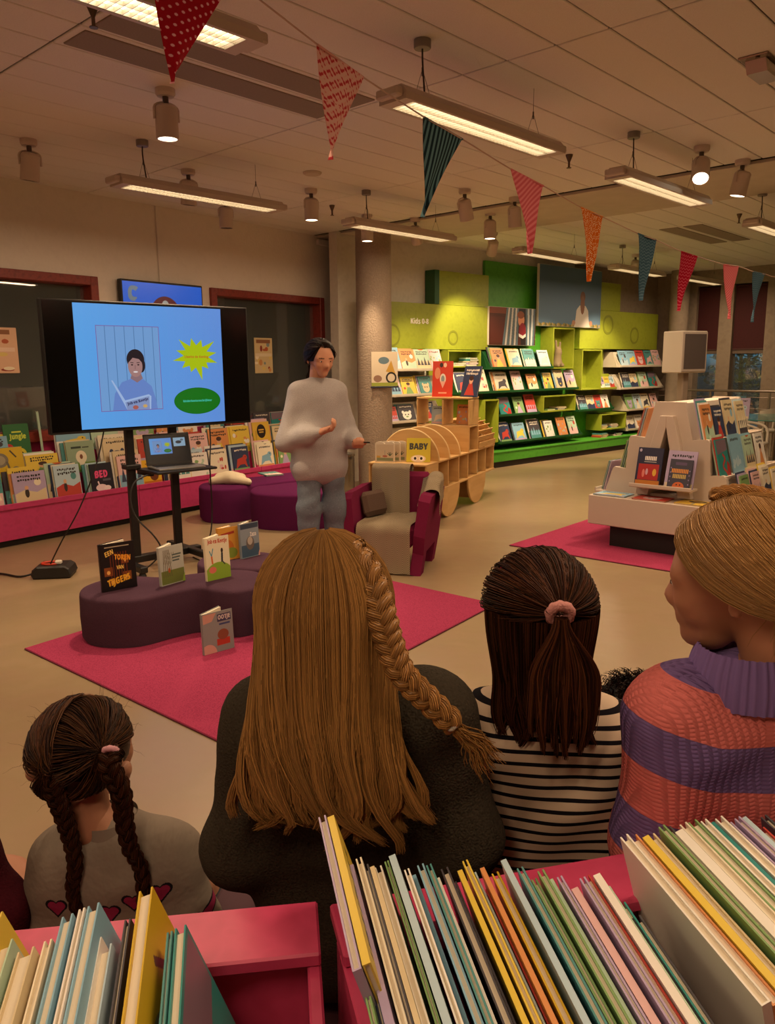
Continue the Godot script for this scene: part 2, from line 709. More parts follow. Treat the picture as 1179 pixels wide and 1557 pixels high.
func build_structure() -> void:
	var floor_t := noise_tex(0.012, ["937d60", "967f63", "948061", "998366"], 512, 3, 5)
	var fm := tri_mat("floor", floor_t, 0.35, 0.3, noise_tex(0.03, [], 256, 8, 3, true, 1.2), 0.12, 0.4)
	fm.uv1_world_triplanar = true
	struct("floor", MB.new().box(Vector3(32, 0.1, 30), Vector3(3, -0.05, -8)), fm)
	var plaster := tri_mat("plaster", noise_tex(0.05, ["e4dcd0", "e6ded2", "e2dace"], 256, 5, 4), 0.5, 0.85, noise_tex(0.2, [], 256, 6, 3, true, 2.0), 0.15)
	var white_wall := tri_mat("white wall", noise_tex(0.05, ["d8d2c4", "ded8cb", "d4cec0"], 256, 15, 4), 0.5, 0.85)
	var brown := tri_mat("brown wall", noise_tex(0.04, ["8f8070", "978876", "8a7b6b"], 256, 25, 4), 0.5, 0.85)
	# wall with two windows
	wall_boards("wall_back", LW, [[-9.2, -4.6, 0, CEIL], [-4.6, -0.85, 0, 0.86], [-4.6, -0.85, 2.42, CEIL], [-0.85, 0.6, 0, CEIL], [0.6, 2.55, 0, 0.86], [0.6, 2.55, 2.42, CEIL], [2.55, 3.35, 0, CEIL]], plaster)
	struct("trim_1", MB.new().box(Vector3(0.035, 0.95, 0.02), Vector3(-0.075, 2.72, 0.01), 0.004), plaster, LW)
	struct("trim_2", MB.new().box(Vector3(0.16, 2.35, 0.05), Vector3(2.87, 1.45, 0.025), 0.006), mat("d9cfc0", 0.6), LW)
	struct("trim_3", MB.new().box(Vector3(1.0, 0.07, 0.05), Vector3(2.95, 3.12, 0.025), 0.006), plaster, LW)
	var red := tri_mat("red frame", noise_tex(0.06, ["7e2c22", "8a3226", "74281f"], 256, 35, 3), 1.0, 0.45)
	var glass := StandardMaterial3D.new()
	glass.albedo_color = Color(0.75, 0.8, 0.78, 0.06)
	glass.transparency = BaseMaterial3D.TRANSPARENCY_ALPHA
	glass.roughness = 0.02
	mats["glass"] = glass
	var w_at := [[-4.6, -0.85], [0.6, 2.55]]
	for k in 2:
		var x0: float = w_at[k][0]
		var x1: float = w_at[k][1]
		var w := Node3D.new()
		w.name = "window_%d" % (k + 1)
		w.transform = LW
		w.set_meta("kind", "structure")
		add_child(w)
		var f := 0.085
		var mid := (x0 + x1) * 0.5
		put("window_frame", MB.new().box(Vector3(f, 1.56, 0.2), Vector3(x0 + f * 0.5, 1.64, -0.06), 0.006), red, w)
		put("window_frame", MB.new().box(Vector3(f, 1.56, 0.2), Vector3(x1 - f * 0.5, 1.64, -0.06), 0.006), red, w)
		put("window_frame", MB.new().box(Vector3(x1 - x0 - 2 * f, f, 0.2), Vector3(mid, 2.42 - f * 0.5, -0.06), 0.006), red, w)
		put("window_sill", MB.new().box(Vector3(x1 - x0 - 2 * f, 0.1, 0.24), Vector3(mid, 0.91, -0.04), 0.008), red, w)
		put("pane", MB.new().box(Vector3(x1 - x0 - 2 * f, 1.4, 0.01), Vector3(mid, 1.65, -0.1)), glass, w)
		if k == 0:
			put("mullion", MB.new().box(Vector3(0.07, 1.38, 0.08), Vector3(-2.9, 1.65, -0.08), 0.006), red, w)
	# the unlit room behind the windows
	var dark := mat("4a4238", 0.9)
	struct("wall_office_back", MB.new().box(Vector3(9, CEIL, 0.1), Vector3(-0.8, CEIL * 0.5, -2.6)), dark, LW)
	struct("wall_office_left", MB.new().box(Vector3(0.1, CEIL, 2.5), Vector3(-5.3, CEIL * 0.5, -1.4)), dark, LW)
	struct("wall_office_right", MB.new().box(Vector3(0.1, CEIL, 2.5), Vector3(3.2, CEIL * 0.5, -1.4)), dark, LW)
	# far wall behind the green unit, then the wall with blinds
	wall_boards("wall_far", GW * at(Vector3(0, 0, -0.5)), [[-2.6, 2.6, 0, CEIL]], white_wall)
	wall_boards("wall_far_right", GW * at(Vector3(0, 0, -0.5)), [[2.6, 5.6, 0, CEIL]], brown)
	wall_boards("wall_windows", WW, [[-0.2, 0.39, 0, CEIL], [0.39, 12.5, 2.92, CEIL], [0.39, 12.5, 0, 0.12], [0.525, 0.813, 0.12, 2.92], [1.252, 1.506, 0.12, 2.92], [2.09, 2.42, 0.12, 2.92], [3.1, 3.4, 0.12, 2.92], [4.1, 4.4, 0.12, 2.92], [5.1, 12.5, 0.12, 2.92]], brown, 0.22)
	var wx := [[0.39, 0.525], [0.813, 1.252], [1.506, 2.09], [2.42, 3.1], [3.4, 4.1], [4.4, 5.1]]
	for k in wx.size():
		var w := Node3D.new()
		w.name = "window_%d" % (k + 3)
		w.transform = WW
		w.set_meta("kind", "structure")
		add_child(w)
		var wide: float = wx[k][1] - wx[k][0]
		var mid: float = (wx[k][0] + wx[k][1]) * 0.5
		put("pane", MB.new().box(Vector3(wide, 2.78, 0.012), Vector3(mid, 1.52, -0.15)), glass, w)
		put("window_rail", MB.new().box(Vector3(wide - 0.002, 0.07, 0.06), Vector3(mid, 1.72, -0.11), 0.005), mat("6a5a4e", 0.6), w)
	# walls that close the room outside the picture
	struct("wall_left", MB.new().box(Vector3(0.2, CEIL, 12), Vector3(-7.8, CEIL * 0.5, 2)), plaster)
	struct("wall_rear", MB.new().box(Vector3(26, CEIL, 0.2), Vector3(4.5, CEIL * 0.5, 4.2)), plaster)
	struct("wall_right", MB.new().box(Vector3(0.2, CEIL, 13), Vector3(13.4, CEIL * 0.5, -1.6)), plaster)
	# round concrete column
	var conc := tri_mat("concrete", noise_tex(0.03, ["8b7a69", "9a8977", "8f7e6c", "a4937f"], 512, 45, 5), 1.2, 0.8, noise_tex(0.12, [], 256, 46, 4, true, 4.0), 0.3)
	struct("column_round", MB.new().lathe(PackedVector2Array([Vector2(0.215, 0), Vector2(0.215, CEIL)]), 40), conc, at(Vector3(-0.145, 0, -9.9)))
	struct("column_right", MB.new().lathe(PackedVector2Array([Vector2(0.17, 0), Vector2(0.17, CEIL)]), 32), brown, at(GW * Vector3(5.05, 0, 0.15)))
	build_ceiling()


func build_ceiling() -> void:
	var slab := struct("ceiling", MB.new().box(Vector3(32, 0.15, 30), Vector3(3, CEIL + 0.095, -8)), mat("54463a", 0.9))
	var board := tri_mat("ceiling board", noise_tex(0.25, ["e2ded6", "e6e2da", "dedad1"], 256, 55, 3), 1.5, 0.9, noise_tex(0.35, [], 256, 56, 3, true, 3.0), 0.2)
	var grille := tri_mat("ceiling grille", noise_tex(0.3, ["8a7c6e", "928476"], 128, 57, 2), 2.0, 0.8)
	var turn := at(Vector3.ZERO, 90.0 - 42.7)          # local x along AXIS_U, local z along -AXIS_V
	var rest := MB.new()
	var shared := {}
	var near_edges := [-7.24, -5.37, -3.5, -1.63, 0.24, 2.11, 3.97, 5.86, 7.24]
	var far_edges := [8.62, 10.0, 11.8, 13.6, 15.4, 17.2, 19.0]
	var count := 0
	for part in [near_edges, far_edges]:
		for e in part.size() - 1:
			var u0: float = part[e]
			var u1: float = part[e + 1]
			for k in range(-40, 32):
				var v0 := 2.11 + 0.31 * k
				var mid := AXIS_U * (u0 + u1) * 0.5 + AXIS_V * (v0 + 0.155) + Vector3(0, CEIL, 0)
				if (LW.affine_inverse() * mid).z < -0.55 or (GW.affine_inverse() * mid).z < -1.1 or (WW.affine_inverse() * mid).z < -0.6 or mid.z > 4.6 or mid.x < -8.0 or mid.x > 14.0:
					continue
				var is_grille: bool = absf(u0 - 2.11) < 0.01 and v0 > 3.6 and v0 < 4.1
				is_grille = is_grille or (absf(u0 - 10.0) < 0.01 and v0 > 3.9 and v0 < 4.5)
				var size := Vector3(u1 - u0 - 0.012, 0.014, 0.31 - 0.009)
				var shows := false
				var near := INF
				var tall := 0.0
				for a in 5:
					var q := mid + AXIS_U * (u1 - u0) * 0.25 * (a - 2)
					var px := seen_px(q)
					if px.x > -60 and px.x < 1240 and px.y > -60 and px.y < 800:
						shows = true
						var px2 := seen_px(q + AXIS_V * 0.31)
						tall = maxf(tall, px.distance_to(px2))
				if shows and tall > 9.0 and count < 290:
					count += 1
					var key := "%.2f" % (u1 - u0)
					if not shared.has(key):
						shared[key] = MB.new().box(size, Vector3.ZERO, 0.004).mesh()
					var o := put("ceiling_panel", shared[key], board, slab, turn.translated(mid + Vector3(0, 0.006, 0)))
					if is_grille:
						var gr := put("air_grille", MB.new().box(Vector3(u1 - u0 - 0.09, 0.012, 0.235), Vector3.ZERO, 0.003), grille, slab, turn.translated(mid + Vector3(0, -0.002, 0)))
						gr.set_meta("label", "dark perforated air grille strip")
				else:
					rest.xf = turn.translated(mid + Vector3(0, 0.006, 0))
					rest.box(size)
	var r := put("ceiling_panels", rest, board, slab)
	r.set_meta("kind", "stuff")
	# smooth plaster band between the two fields of boards
	var band := MB.new().box(Vector3(1.34, 0.03, 16), Vector3.ZERO, 0.004)
	put("plaster_band", band, tri_mat("band", noise_tex(0.05, ["c2b8a6", "c8beac"], 128, 58, 3), 0.6, 0.9), slab, turn.translated(AXIS_U * 7.95 + AXIS_V * 2.0 + Vector3(0, CEIL - 0.012, 0)))


func luminaire(pos: Vector3, lit: float, label: String) -> void:
	var t := thing("linear_luminaire", label, "ceiling light", at(pos, 90.0 - 43.5), "long fluorescent fittings hung from the ceiling")
	var body := mat("c8bcae", 0.5)
	var steel := mat("6d675f", 0.35, 0.8)
	# a tray with stepped ends, open below
	var prof := PackedVector2Array([Vector2(-0.095, 0), Vector2(-0.095, 0.035), Vector2(-0.06, 0.075), Vector2(0.06, 0.075), Vector2(0.095, 0.035), Vector2(0.095, 0), Vector2(0.078, 0), Vector2(0.078, 0.03), Vector2(-0.078, 0.03), Vector2(-0.078, 0)])
	var rot := Transform3D(Basis(Vector3(0, 0, 1), Vector3(0, 1, 0), Vector3(-1, 0, 0)), Vector3.ZERO)
	var mb := MB.new()
	mb.xf = rot
	mb.prism(prof, -0.75, 0.75)
	put("housing", mb, body, t)
	for sx in [-1.0, 1.0]:
		put("end_cap", MB.new().box(Vector3(0.05, 0.045, 0.15), Vector3(sx * 0.775, 0.035, 0), 0.008), body, t)
		put("tray_end", MB.new().box(Vector3(0.07, 0.028, 0.155), Vector3(sx * 0.715, 0.014, 0)), body, t)
	put("lamp_tube", MB.new().box(Vector3(1.36, 0.006, 0.15), Vector3(0, 0.026, 0)), glow("ffe8c0", lit * 1.6), t)
	var lou := MB.new()
	for k in 40:
		lou.box(Vector3(0.0025, 0.016, 0.15), Vector3(-0.66 + k * 0.0338, 0.01, 0))
	for z in [-0.074, 0.0, 0.074]:
		lou.box(Vector3(1.36, 0.016, 0.0025), Vector3(0, 0.01, z))
	put("louvre", lou, mat("d8d0c2", 0.35, 0.6), t)
	var top := CEIL - pos.y
	put("ceiling_cup", MB.new().lathe(PackedVector2Array([Vector2(0, top - 0.045), Vector2(0.042, top - 0.045), Vector2(0.045, top - 0.04), Vector2(0.045, top - 0.002)]), 20, Vector3(-0.52, 0, 0)), mat("8c867e", 0.4, 0.3), t)
	put("power_cable", MB.new().tube(smooth_path(PackedVector3Array([Vector3(-0.52, top - 0.04, 0), Vector3(-0.525, top * 0.7, 0.005), Vector3(-0.515, top * 0.45, 0.004), Vector3(-0.5, 0.07, 0)])), PackedFloat32Array([0.005]), 6), mat("3a332c", 0.6), t)
	for x in [-0.52, 0.52]:
		var w := MB.new()
		w.bar(Vector3(x, top, 0), Vector3(x, top * 0.6, 0), 0.0016, 5)
		w.bar(Vector3(x, top * 0.6, 0), Vector3(x + 0.03, 0.07, 0.03), 0.0014, 5)
		w.bar(Vector3(x, top * 0.6, 0), Vector3(x - 0.03, 0.07, -0.03), 0.0014, 5)
		w.bar(Vector3(x, top * 0.62, 0), Vector3(x, top * 0.5, 0), 0.005, 6)
		put("wire", w, steel, t)
	if lit > 0.0:
		var l := AreaLight3D.new()
		l.name = "tube_light"
		l.area_size = Vector2(1.34, 0.14)
		l.rotation_degrees = Vector3(-90, 0, 0)
		l.position = Vector3(0, -0.006, 0)
		l.light_color = WARM
		l.light_energy = LUM
		l.shadow_enabled = true
		l.area_range = 40.0
		t.add_child(l)


const LUM := 2.6
const SPOT := 5.5


func spotlight(x: float, z: float, aim: Vector3, lit: bool, label: String, power := 1.0, length := 0.19) -> void:
	var t := thing("ceiling_spotlight", label, "spotlight", at(Vector3(x, CEIL, z)), "cylindrical spotlights under the ceiling")
	var body := mat("cdbfb2", 0.5)
	put("mount", MB.new().lathe(PackedVector2Array([Vector2(0, -0.045), Vector2(0.05, -0.045), Vector2(0.06, -0.03), Vector2(0.06, 0.0)]), 20), body, t)
	put("swivel", MB.new().lathe(PackedVector2Array([Vector2(0.018, -0.085), Vector2(0.018, -0.04)]), 12), mat("5a4f46", 0.5), t)
	var d := aim.normalized()
	var xax := d.cross(Vector3(0.3, 0.1, 1)).normalized()
	var b := Basis(xax, -d, xax.cross(-d))
	var pivot := Vector3(0, -0.15, 0)
	var head := Transform3D(b, pivot)
	var prof := PackedVector2Array([Vector2(0.058, -length * 0.72), Vector2(0.066, -length * 0.72), Vector2(0.068, -length * 0.70), Vector2(0.068, length * 0.2), Vector2(0.055, length * 0.28), Vector2(0, length * 0.28)])
	put("head", MB.new().lathe(prof, 24), body, t, head)
	var yoke := PackedVector3Array()
	for k in 9:
		var a := PI * k / 8.0
		yoke.append(Vector3(cos(a) * 0.075, 0.035 + sin(a) * 0.035, 0))
	yoke.insert(0, Vector3(0.075, -0.03, 0))
	yoke.append(Vector3(-0.075, -0.03, 0))
	put("yoke", MB.new().tube(yoke, PackedFloat32Array([0.008]), 6), body, t, Transform3D(Basis(Vector3.UP, 0.6), pivot))
	put("lens", MB.new().lathe(PackedVector2Array([Vector2(0, -length * 0.70), Vector2(0.058, -length * 0.70)]), 20), glow("fff0d0", 6.0) if lit else mat("2c2620", 0.2), t, head)
	if lit:
		var l := SpotLight3D.new()
		l.name = "spot_beam"
		l.light_color = Color(1.0, 0.87, 0.7)
		l.light_energy = SPOT * power
		l.spot_angle = 34.0
		l.spot_angle_attenuation = 0.6
		l.spot_range = 30.0
		l.spot_attenuation = 2.0
		l.light_size = 0.05
		l.shadow_enabled = true
		l.transform = Transform3D(Basis.looking_at(d, Vector3(0.3, 0.1, 1)), pivot + d * (length * 0.74))
		t.add_child(l)


func build_ceiling_fittings() -> void:
	var grp := "long fluorescent fitting with louvre "
	luminaire(Vector3(-1.08, 2.85, -3.06), 2.2, grp + "above the red dotted pennant")
	luminaire(Vector3(0.56, 2.85, -4.84), 2.2, grp + "above the blue striped pennant")
	luminaire(Vector3(-1.44, 2.85, -6.64), 2.2, grp + "above the wall screen and slide television")
	luminaire(Vector3(2.18, 2.85, -6.54), 2.2, grp + "beside the tilted lit spotlight, above the pink pennant")
	luminaire(Vector3(0.18, 2.85, -8.42), 2.2, grp + "in front of the concrete column")
	luminaire(Vector3(2.12, 2.85, -10.42), 2.2, grp + "in front of the green panel")
	luminaire(Vector3(3.76, 2.85, -12.18), 2.2, grp + "in front of the blue meadow picture")
	luminaire(Vector3(5.27, 2.85, -13.64), 2.2, grp + "in front of the red blinds")
	luminaire(Vector3(4.1, 2.85, -8.63), 2.2, grp + "beyond the tilted lit spotlight near the sprinkler")
	for p in [Vector3(0.94, 2.85, -1.26), Vector3(2.56, 2.85, -3.04), Vector3(-0.7, 2.85, 0.52), Vector3(-2.72, 2.85, -1.28), Vector3(4.2, 2.85, -4.8), Vector3(-3.4, 2.85, -4.8)]:
		luminaire(p, 2.2, "long fluorescent fitting with louvre overhead, behind the row of children")
	var s := "pale cylindrical spotlight "
	var down := Vector3(0, -1, 0)
	spotlight(-1.325, -5.167, down, true, s + "shining straight down below the red dotted pennant")
	spotlight(-2.622, -6.22, Vector3(-0.15, -1, -0.1), false, s + "unlit, under the ceiling near the left window")
	spotlight(-1.681, -7.173, Vector3(-0.1, -1, -0.1), false, s + "unlit, behind the fitting over the slide television")
	spotlight(-1.60, -8.35, down, false, s + "unlit, on the ceiling edge over the wall screen")
	spotlight(-0.703, -7.958, down, true, s + "shining down beside the sprinkler by the column")
	spotlight(-0.201, -9.3, down, true, s + "shining down in front of the concrete column top")
	spotlight(0.772, -8.046, Vector3(0.25, -1, -0.35), false, s + "unlit and tilted, behind the blue striped pennant")
	spotlight(1.168, -9.198, down, true, s + "shining down, between the blue and pink pennants", 0.55)
	spotlight(1.316, -8.434, Vector3(0.1, -1, -0.2), true, s + "lit, half behind the pink pennant", 0.6)
	spotlight(1.386, -10.6, Vector3(-0.1, -1, -0.75), true, s + "lit, tilted at the lime Kids panel", 0.9)
	spotlight(2.476, -6.562, Vector3(-0.25, -1, 0.75), true, s + "tilted toward the children with a bright round lens", 0.45)
	spotlight(2.989, -7.002, Vector3(-0.15, -1, -0.1), true, s + "shining down at the white display stand", 0.8)
	# wall washers over the green unit
	var wash := "small round spotlight lit, aimed at the green shelf wall "
	spotlight(2.9, -11.55, Vector3(-0.05, -1, -0.62), true, wash + "over its blue picture", 1.2)
	spotlight(0.35, -9.55, Vector3(0.25, -1, -0.62), true, wash + "over its left end", 1.0)
	spotlight(3.9, -12.8, Vector3(0.0, -1, -0.62), true, wash + "over its right end", 1.2)
	# sprinklers
	for q in [[-0.556, -8.755, "beside the fitting in front of the concrete column"], [1.492, -6.784, "at the end of the fitting over the striped pennant"], [4.038, -9.448, "near the grey ceiling grille"], [-1.344, -4.016, "at the corner of the long ceiling grille"], [4.956, -13.2, "in front of the red blinds"]]:
		var t := thing("sprinkler", "small metal ceiling sprinkler " + q[2], "sprinkler", at(Vector3(q[0], CEIL, q[1])), "ceiling sprinklers")
		var me := mat("6b5a48", 0.35, 0.7)
		put("collar", MB.new().lathe(PackedVector2Array([Vector2(0.008, -0.06), Vector2(0.028, -0.012), Vector2(0.03, 0)]), 14), me, t)
		put("stem", MB.new().lathe(PackedVector2Array([Vector2(0.009, -0.1), Vector2(0.009, -0.05)]), 10), me, t)
		put("deflector", MB.new().lathe(PackedVector2Array([Vector2(0, -0.104), Vector2(0.02, -0.104), Vector2(0.02, -0.1), Vector2(0, -0.1)]), 14), me, t)
	var sd := thing("smoke_detector", "flat round white disc set in the ceiling near the column", "smoke detector", at(Vector3(-0.63, CEIL, -7.305)))
	put("base", MB.new().lathe(PackedVector2Array([Vector2(0, -0.022), Vector2(0.07, -0.02), Vector2(0.082, -0.008), Vector2(0.082, 0)]), 28), mat("c5b6a5", 0.6), sd)
	var em := thing("emergency_light", "emergency ceiling light with clear angled cover on chrome plate", "emergency light", at(Vector3(2.16, CEIL, -4.85), 47.3))
	put("plate", MB.new().box(Vector3(0.42, 0.012, 0.16), Vector3(0, -0.006, 0), 0.004), mat("9c8d80", 0.25, 0.8), em)
	put("cover", MB.new().prism(PackedVector2Array([Vector2(-0.15, -0.012), Vector2(-0.11, -0.07), Vector2(0.11, -0.07), Vector2(0.15, -0.012)]), -0.06, 0.06, 0.01), mat("b9b2a4", 0.12, 0.1), em)
	put("screw", MB.new().lathe(PackedVector2Array([Vector2(0, -0.018), Vector2(0.012, -0.018), Vector2(0.012, -0.012)]), 10, Vector3(-0.185, 0, 0.02)), mat("6b5a48", 0.3, 0.8), em)


# ---------- books ----------
const CELLS := 8
const CELL := 192
var cover_mat: StandardMaterial3D
var looks := []            # what each printed cover looks like, for labels
var page_mat: StandardMaterial3D
var paper := ["e8ddc4", "ece4d2", "e2d5b8"]


func cover_print() -> void:
	var side := CELLS * CELL
	var im := img(side, side, Color.WHITE)
	var r := RandomNumberGenerator.new()
	r.seed = 77
	var tones := [["pale blue", "b4cdda"], ["cream", "ece2c8"], ["yellow", "e2c64e"], ["red", "bc4438"], ["mint", "b4cfb6"], ["sky blue", "86b4cc"], ["orange", "d8935a"], ["white", "ebe7de"], ["green", "7fa468"], ["teal", "4f9090"], ["lilac", "b3a2c4"], ["navy", "34405e"], ["pink", "e2bab8"], ["charcoal", "45434a"], ["sand", "d8c7a0"], ["ivory", "e4dcc6"]]
	looks.resize(CELLS * CELLS)
	for k in CELLS * CELLS:
		var o := Vector2i(k % CELLS, k / CELLS) * CELL
		var clip := Rect2i(o, Vector2i(CELL, CELL))
		var a: Array = tones[(k * 7 + k / 16) % tones.size()]
		var b: Array = tones[(k * 5 + 3 + k / 8) % tones.size()]
		var c: Array = tones[(k * 11 + 6) % tones.size()]
		if b[0] == a[0]:
			b = tones[(k * 5 + 4) % tones.size()]
		im.fill_rect(clip, Color(a[1]))
		var inner := Rect2i(o + Vector2i(8, 8), Vector2i(CELL - 16, CELL - 16))
		var x := float(o.x)
		var y := float(o.y)
		var motif := ""
		match k % 6:
			0:
				disc(im, x + 96, y + 125, 48, 44, Color(b[1]), inner)
				disc(im, x + 80, y + 115, 7, 8, Color("2a2522"), inner)
				disc(im, x + 112, y + 115, 7, 8, Color("2a2522"), inner)
				disc(im, x + 96, y + 138, 14, 8, Color(c[1]), inner)
				disc(im, x + 58, y + 88, 14, 18, Color(b[1]), inner)
				disc(im, x + 134, y + 88, 14, 18, Color(b[1]), inner)
				motif = "round %s face" % b[0]
			1:
				fillpoly(im, PackedVector2Array([Vector2(x, y + 130), Vector2(x + 60, y + 108), Vector2(x + 130, y + 128), Vector2(x + 192, y + 104), Vector2(x + 192, y + 192), Vector2(x, y + 192)]), Color(b[1]), inner)
				disc(im, x + 140, y + 70, 20, 20, Color(c[1]), inner)
				disc(im, x + 74, y + 128, 12, 26, Color("3a2f2a"), inner)
				disc(im, x + 74, y + 96, 11, 12, Color("d9a985"), inner)
				motif = "figure on %s hill" % b[0]
			2:
				for q in 9:
					disc(im, x + r.randf_range(24, 168), y + r.randf_range(64, 172), r.randf_range(8, 17), r.randf_range(8, 17), Color(b[1] if q % 2 else c[1]), inner)
				motif = "scattered %s spots" % b[0]
			3:
				im.fill_rect(Rect2i(o + Vector2i(8, 110), Vector2i(CELL - 16, 74)), Color(b[1]))
				for q in 4:
					fillpoly(im, PackedVector2Array([Vector2(x + 20 + q * 40, y + 150), Vector2(x + 38 + q * 40, y + r.randf_range(70, 100)), Vector2(x + 56 + q * 40, y + 150)]), Color(c[1]), inner)
				motif = "pointed %s trees" % c[0]
			4:
				fillpoly(im, PackedVector2Array([Vector2(x + 30, y + 168), Vector2(x + 52, y + 96), Vector2(x + 120, y + 84), Vector2(x + 150, y + 110), Vector2(x + 164, y + 168), Vector2(x + 130, y + 138), Vector2(x + 80, y + 140)]), Color(b[1]), inner)
				disc(im, x + 140, y + 88, 24, 20, Color(b[1]), inner)
				disc(im, x + 146, y + 84, 4, 5, Color("241f1c"), inner)
				im.fill_rect(Rect2i(o + Vector2i(8, 164), Vector2i(CELL - 16, 20)), Color(c[1]))
				motif = "walking %s animal" % b[0]
			5:
				fillpoly(im, PackedVector2Array([Vector2(x + 96, y + 70), Vector2(x + 150, y + 178), Vector2(x + 42, y + 178)]), Color(b[1]), inner)
				disc(im, x + 96, y + 88, 22, 23, Color("d8a888"), inner)
				disc(im, x + 96, y + 76, 24, 15, Color("4a3024"), inner)
				disc(im, x + 40, y + 120, 16, 12, Color(c[1]), inner)
				motif = "child in %s" % b[0]
		# unreadable title strokes
		var ink := Color("2a2624") if Color(a[1]).get_luminance() > 0.35 else Color("f2ead8")
		for line in 1 + k % 2:
			var px := x + 30.0
			while px < x + 158:
				var w := r.randf_range(6, 13)
				im.fill_rect(Rect2i(int(px), int(y + 24 + line * 20 + r.randf_range(-2, 2)), int(w), int(r.randf_range(9, 14))), ink)
				px += w + r.randf_range(2, 6)
		looks[k] = "%s book with %s" % [a[0], motif]
	# covers that can be made out in the photograph
	special(im, 0, "171014", "black book lettered in orange", func(x, y):
		for q in [[20, 96, 44, 34], [112, 54, 40, 34], [118, 120, 44, 34], [40, 140, 40, 26]]:
			im.fill_rect(Rect2i(x + q[0], y + q[1], q[2], q[3]), Color("8a4a20"))
			disc(im, x + q[0] + q[2] * 0.5, y + q[1] + q[3] * 0.6, 9, 8, Color("f0b060"))
		for q in 7:
			im.fill_rect(Rect2i(x + 54 + q * 14, y + 40, 5, 110), Color("6a2c18"))
		letters(im, "EEN", x + 52, y + 40, 44, Color("f0c860"), -0.25, 1.0)
		letters(im, "TOREN", x + 120, y + 62, 84, Color("f0a030"), 0.12, 2.0)
		letters(im, "VAN", x + 104, y + 100, 36, Color("f0c860"), 0.0, 1.0)
		letters(im, "TIJGERS", x + 92, y + 152, 120, Color("f0b030"), -0.15, 2.0)
		im.fill_rect(Rect2i(x + 30, y + 16, 130, 4), Color("b8a890")))
	special(im, 1, "b3b5ab", "pale woodland book", func(x, y):
		im.fill_rect(Rect2i(x + 8, y + 120, 176, 64), Color("6f7a3a"))
		for q in 5:
			stroke(im, Vector2(x + 24 + q * 16, y + 150), Vector2(x + 36 + q * 10, y + 20), 4.0, Color("5c5038"))
			stroke(im, Vector2(x + 30 + q * 14, y + 90), Vector2(x + 58 + q * 14, y + 36), 2.5, Color("6c6044"))
		disc(im, x + 70, y + 120, 9, 12, Color("a8502a"))
		for q in 3:
			im.fill_rect(Rect2i(x + 100, y + 46 + q * 14, 70 - q * 8, 7), Color("4c5a58")))
	special(im, 2, "e9e0c0", "cream book of two playing children", func(x, y):
		disc(im, x + 96, y + 190, 120, 76, Color("8fb03a"))
		disc(im, x + 50, y + 144, 28, 14, Color("e07868"))
		stroke(im, Vector2(x + 52, y + 118), Vector2(x + 48, y + 84), 12, Color("d8703a"))
		stroke(im, Vector2(x + 48, y + 84), Vector2(x + 34, y + 60), 6, Color("4a90a8"))
		stroke(im, Vector2(x + 48, y + 84), Vector2(x + 62, y + 52), 6, Color("4a90a8"))
		disc(im, x + 130, y + 66, 9, 10, Color("30241e"))
		stroke(im, Vector2(x + 130, y + 76), Vector2(x + 126, y + 116), 14, Color("28303c"))
		stroke(im, Vector2(x + 128, y + 112), Vector2(x + 148, y + 128), 6, Color("28303c"))
		letters(im, "Job en Keetje", x + 98, y + 24, 150, Color("b83a2c"), 0.03, 1.0, 0.0, true))
	special(im, 3, "d89a3e", "orange and gold illustrated book", func(x, y):
		disc(im, x + 80, y + 120, 60, 46, Color("c8722c"))
		disc(im, x + 120, y + 150, 50, 30, Color("8a9a3c"))
		stroke(im, Vector2(x + 30, y + 46), Vector2(x + 150, y + 34), 14, Color("a8382a")))
	special(im, 4, "8b98a2", "blue grey book with a drawn creature", func(x, y):
		im.fill_rect(Rect2i(x + 8, y + 8, 176, 26), Color("38485c"))
		im.fill_rect(Rect2i(x + 8, y + 120, 176, 64), Color("3f5a72"))
		disc(im, x + 96, y + 112, 40, 36, Color("6a625c"))
		disc(im, x + 96, y + 100, 26, 22, Color("b8b0a4"))
		letters(im, "Zaza", x + 130, y + 66, 60, Color("e8e4dc"), 0.0, 1.0))
	special(im, 5, "8d9290", "grey book with a red car and pink cloud", func(x, y):
		fillpoly(im, PackedVector2Array([Vector2(x + 8, y + 8), Vector2(x + 90, y + 8), Vector2(x + 60, y + 44), Vector2(x + 8, y + 50)]), Color("c89888"))
		im.fill_rect(Rect2i(x + 94, y + 18, 84, 34), Color("3a3a5a"))
		letters(im, "OOTJE", x + 136, y + 35, 74, Color("ddd6cc"), 0.0, 1.0)
		im.fill_rect(Rect2i(x + 104, y + 60, 66, 8), Color("3a4a78"))
		im.fill_rect(Rect2i(x + 84, y + 130, 80, 30), Color("b8402e"))
		disc(im, x + 124, y + 112, 34, 24, Color("8a5038"))
		disc(im, x + 30, y + 186, 50, 40, Color("d8a498")))
	special(im, 6, "cdb928", "yellow book reading BABY with two big eyes", func(x, y):
		letters(im, "BABY", x + 96, y + 66, 140, Color("3a3c38"), 0.0, 4.0, 46)
		disc(im, x + 96, y + 162, 58, 28, Color("e8cfae"))
		for s in [-1, 1]:
			disc(im, x + 96 + s * 26, y + 160, 20, 18, Color("f4ead8"))
			disc(im, x + 96 + s * 24, y + 160, 10, 11, Color("2a1c18")))
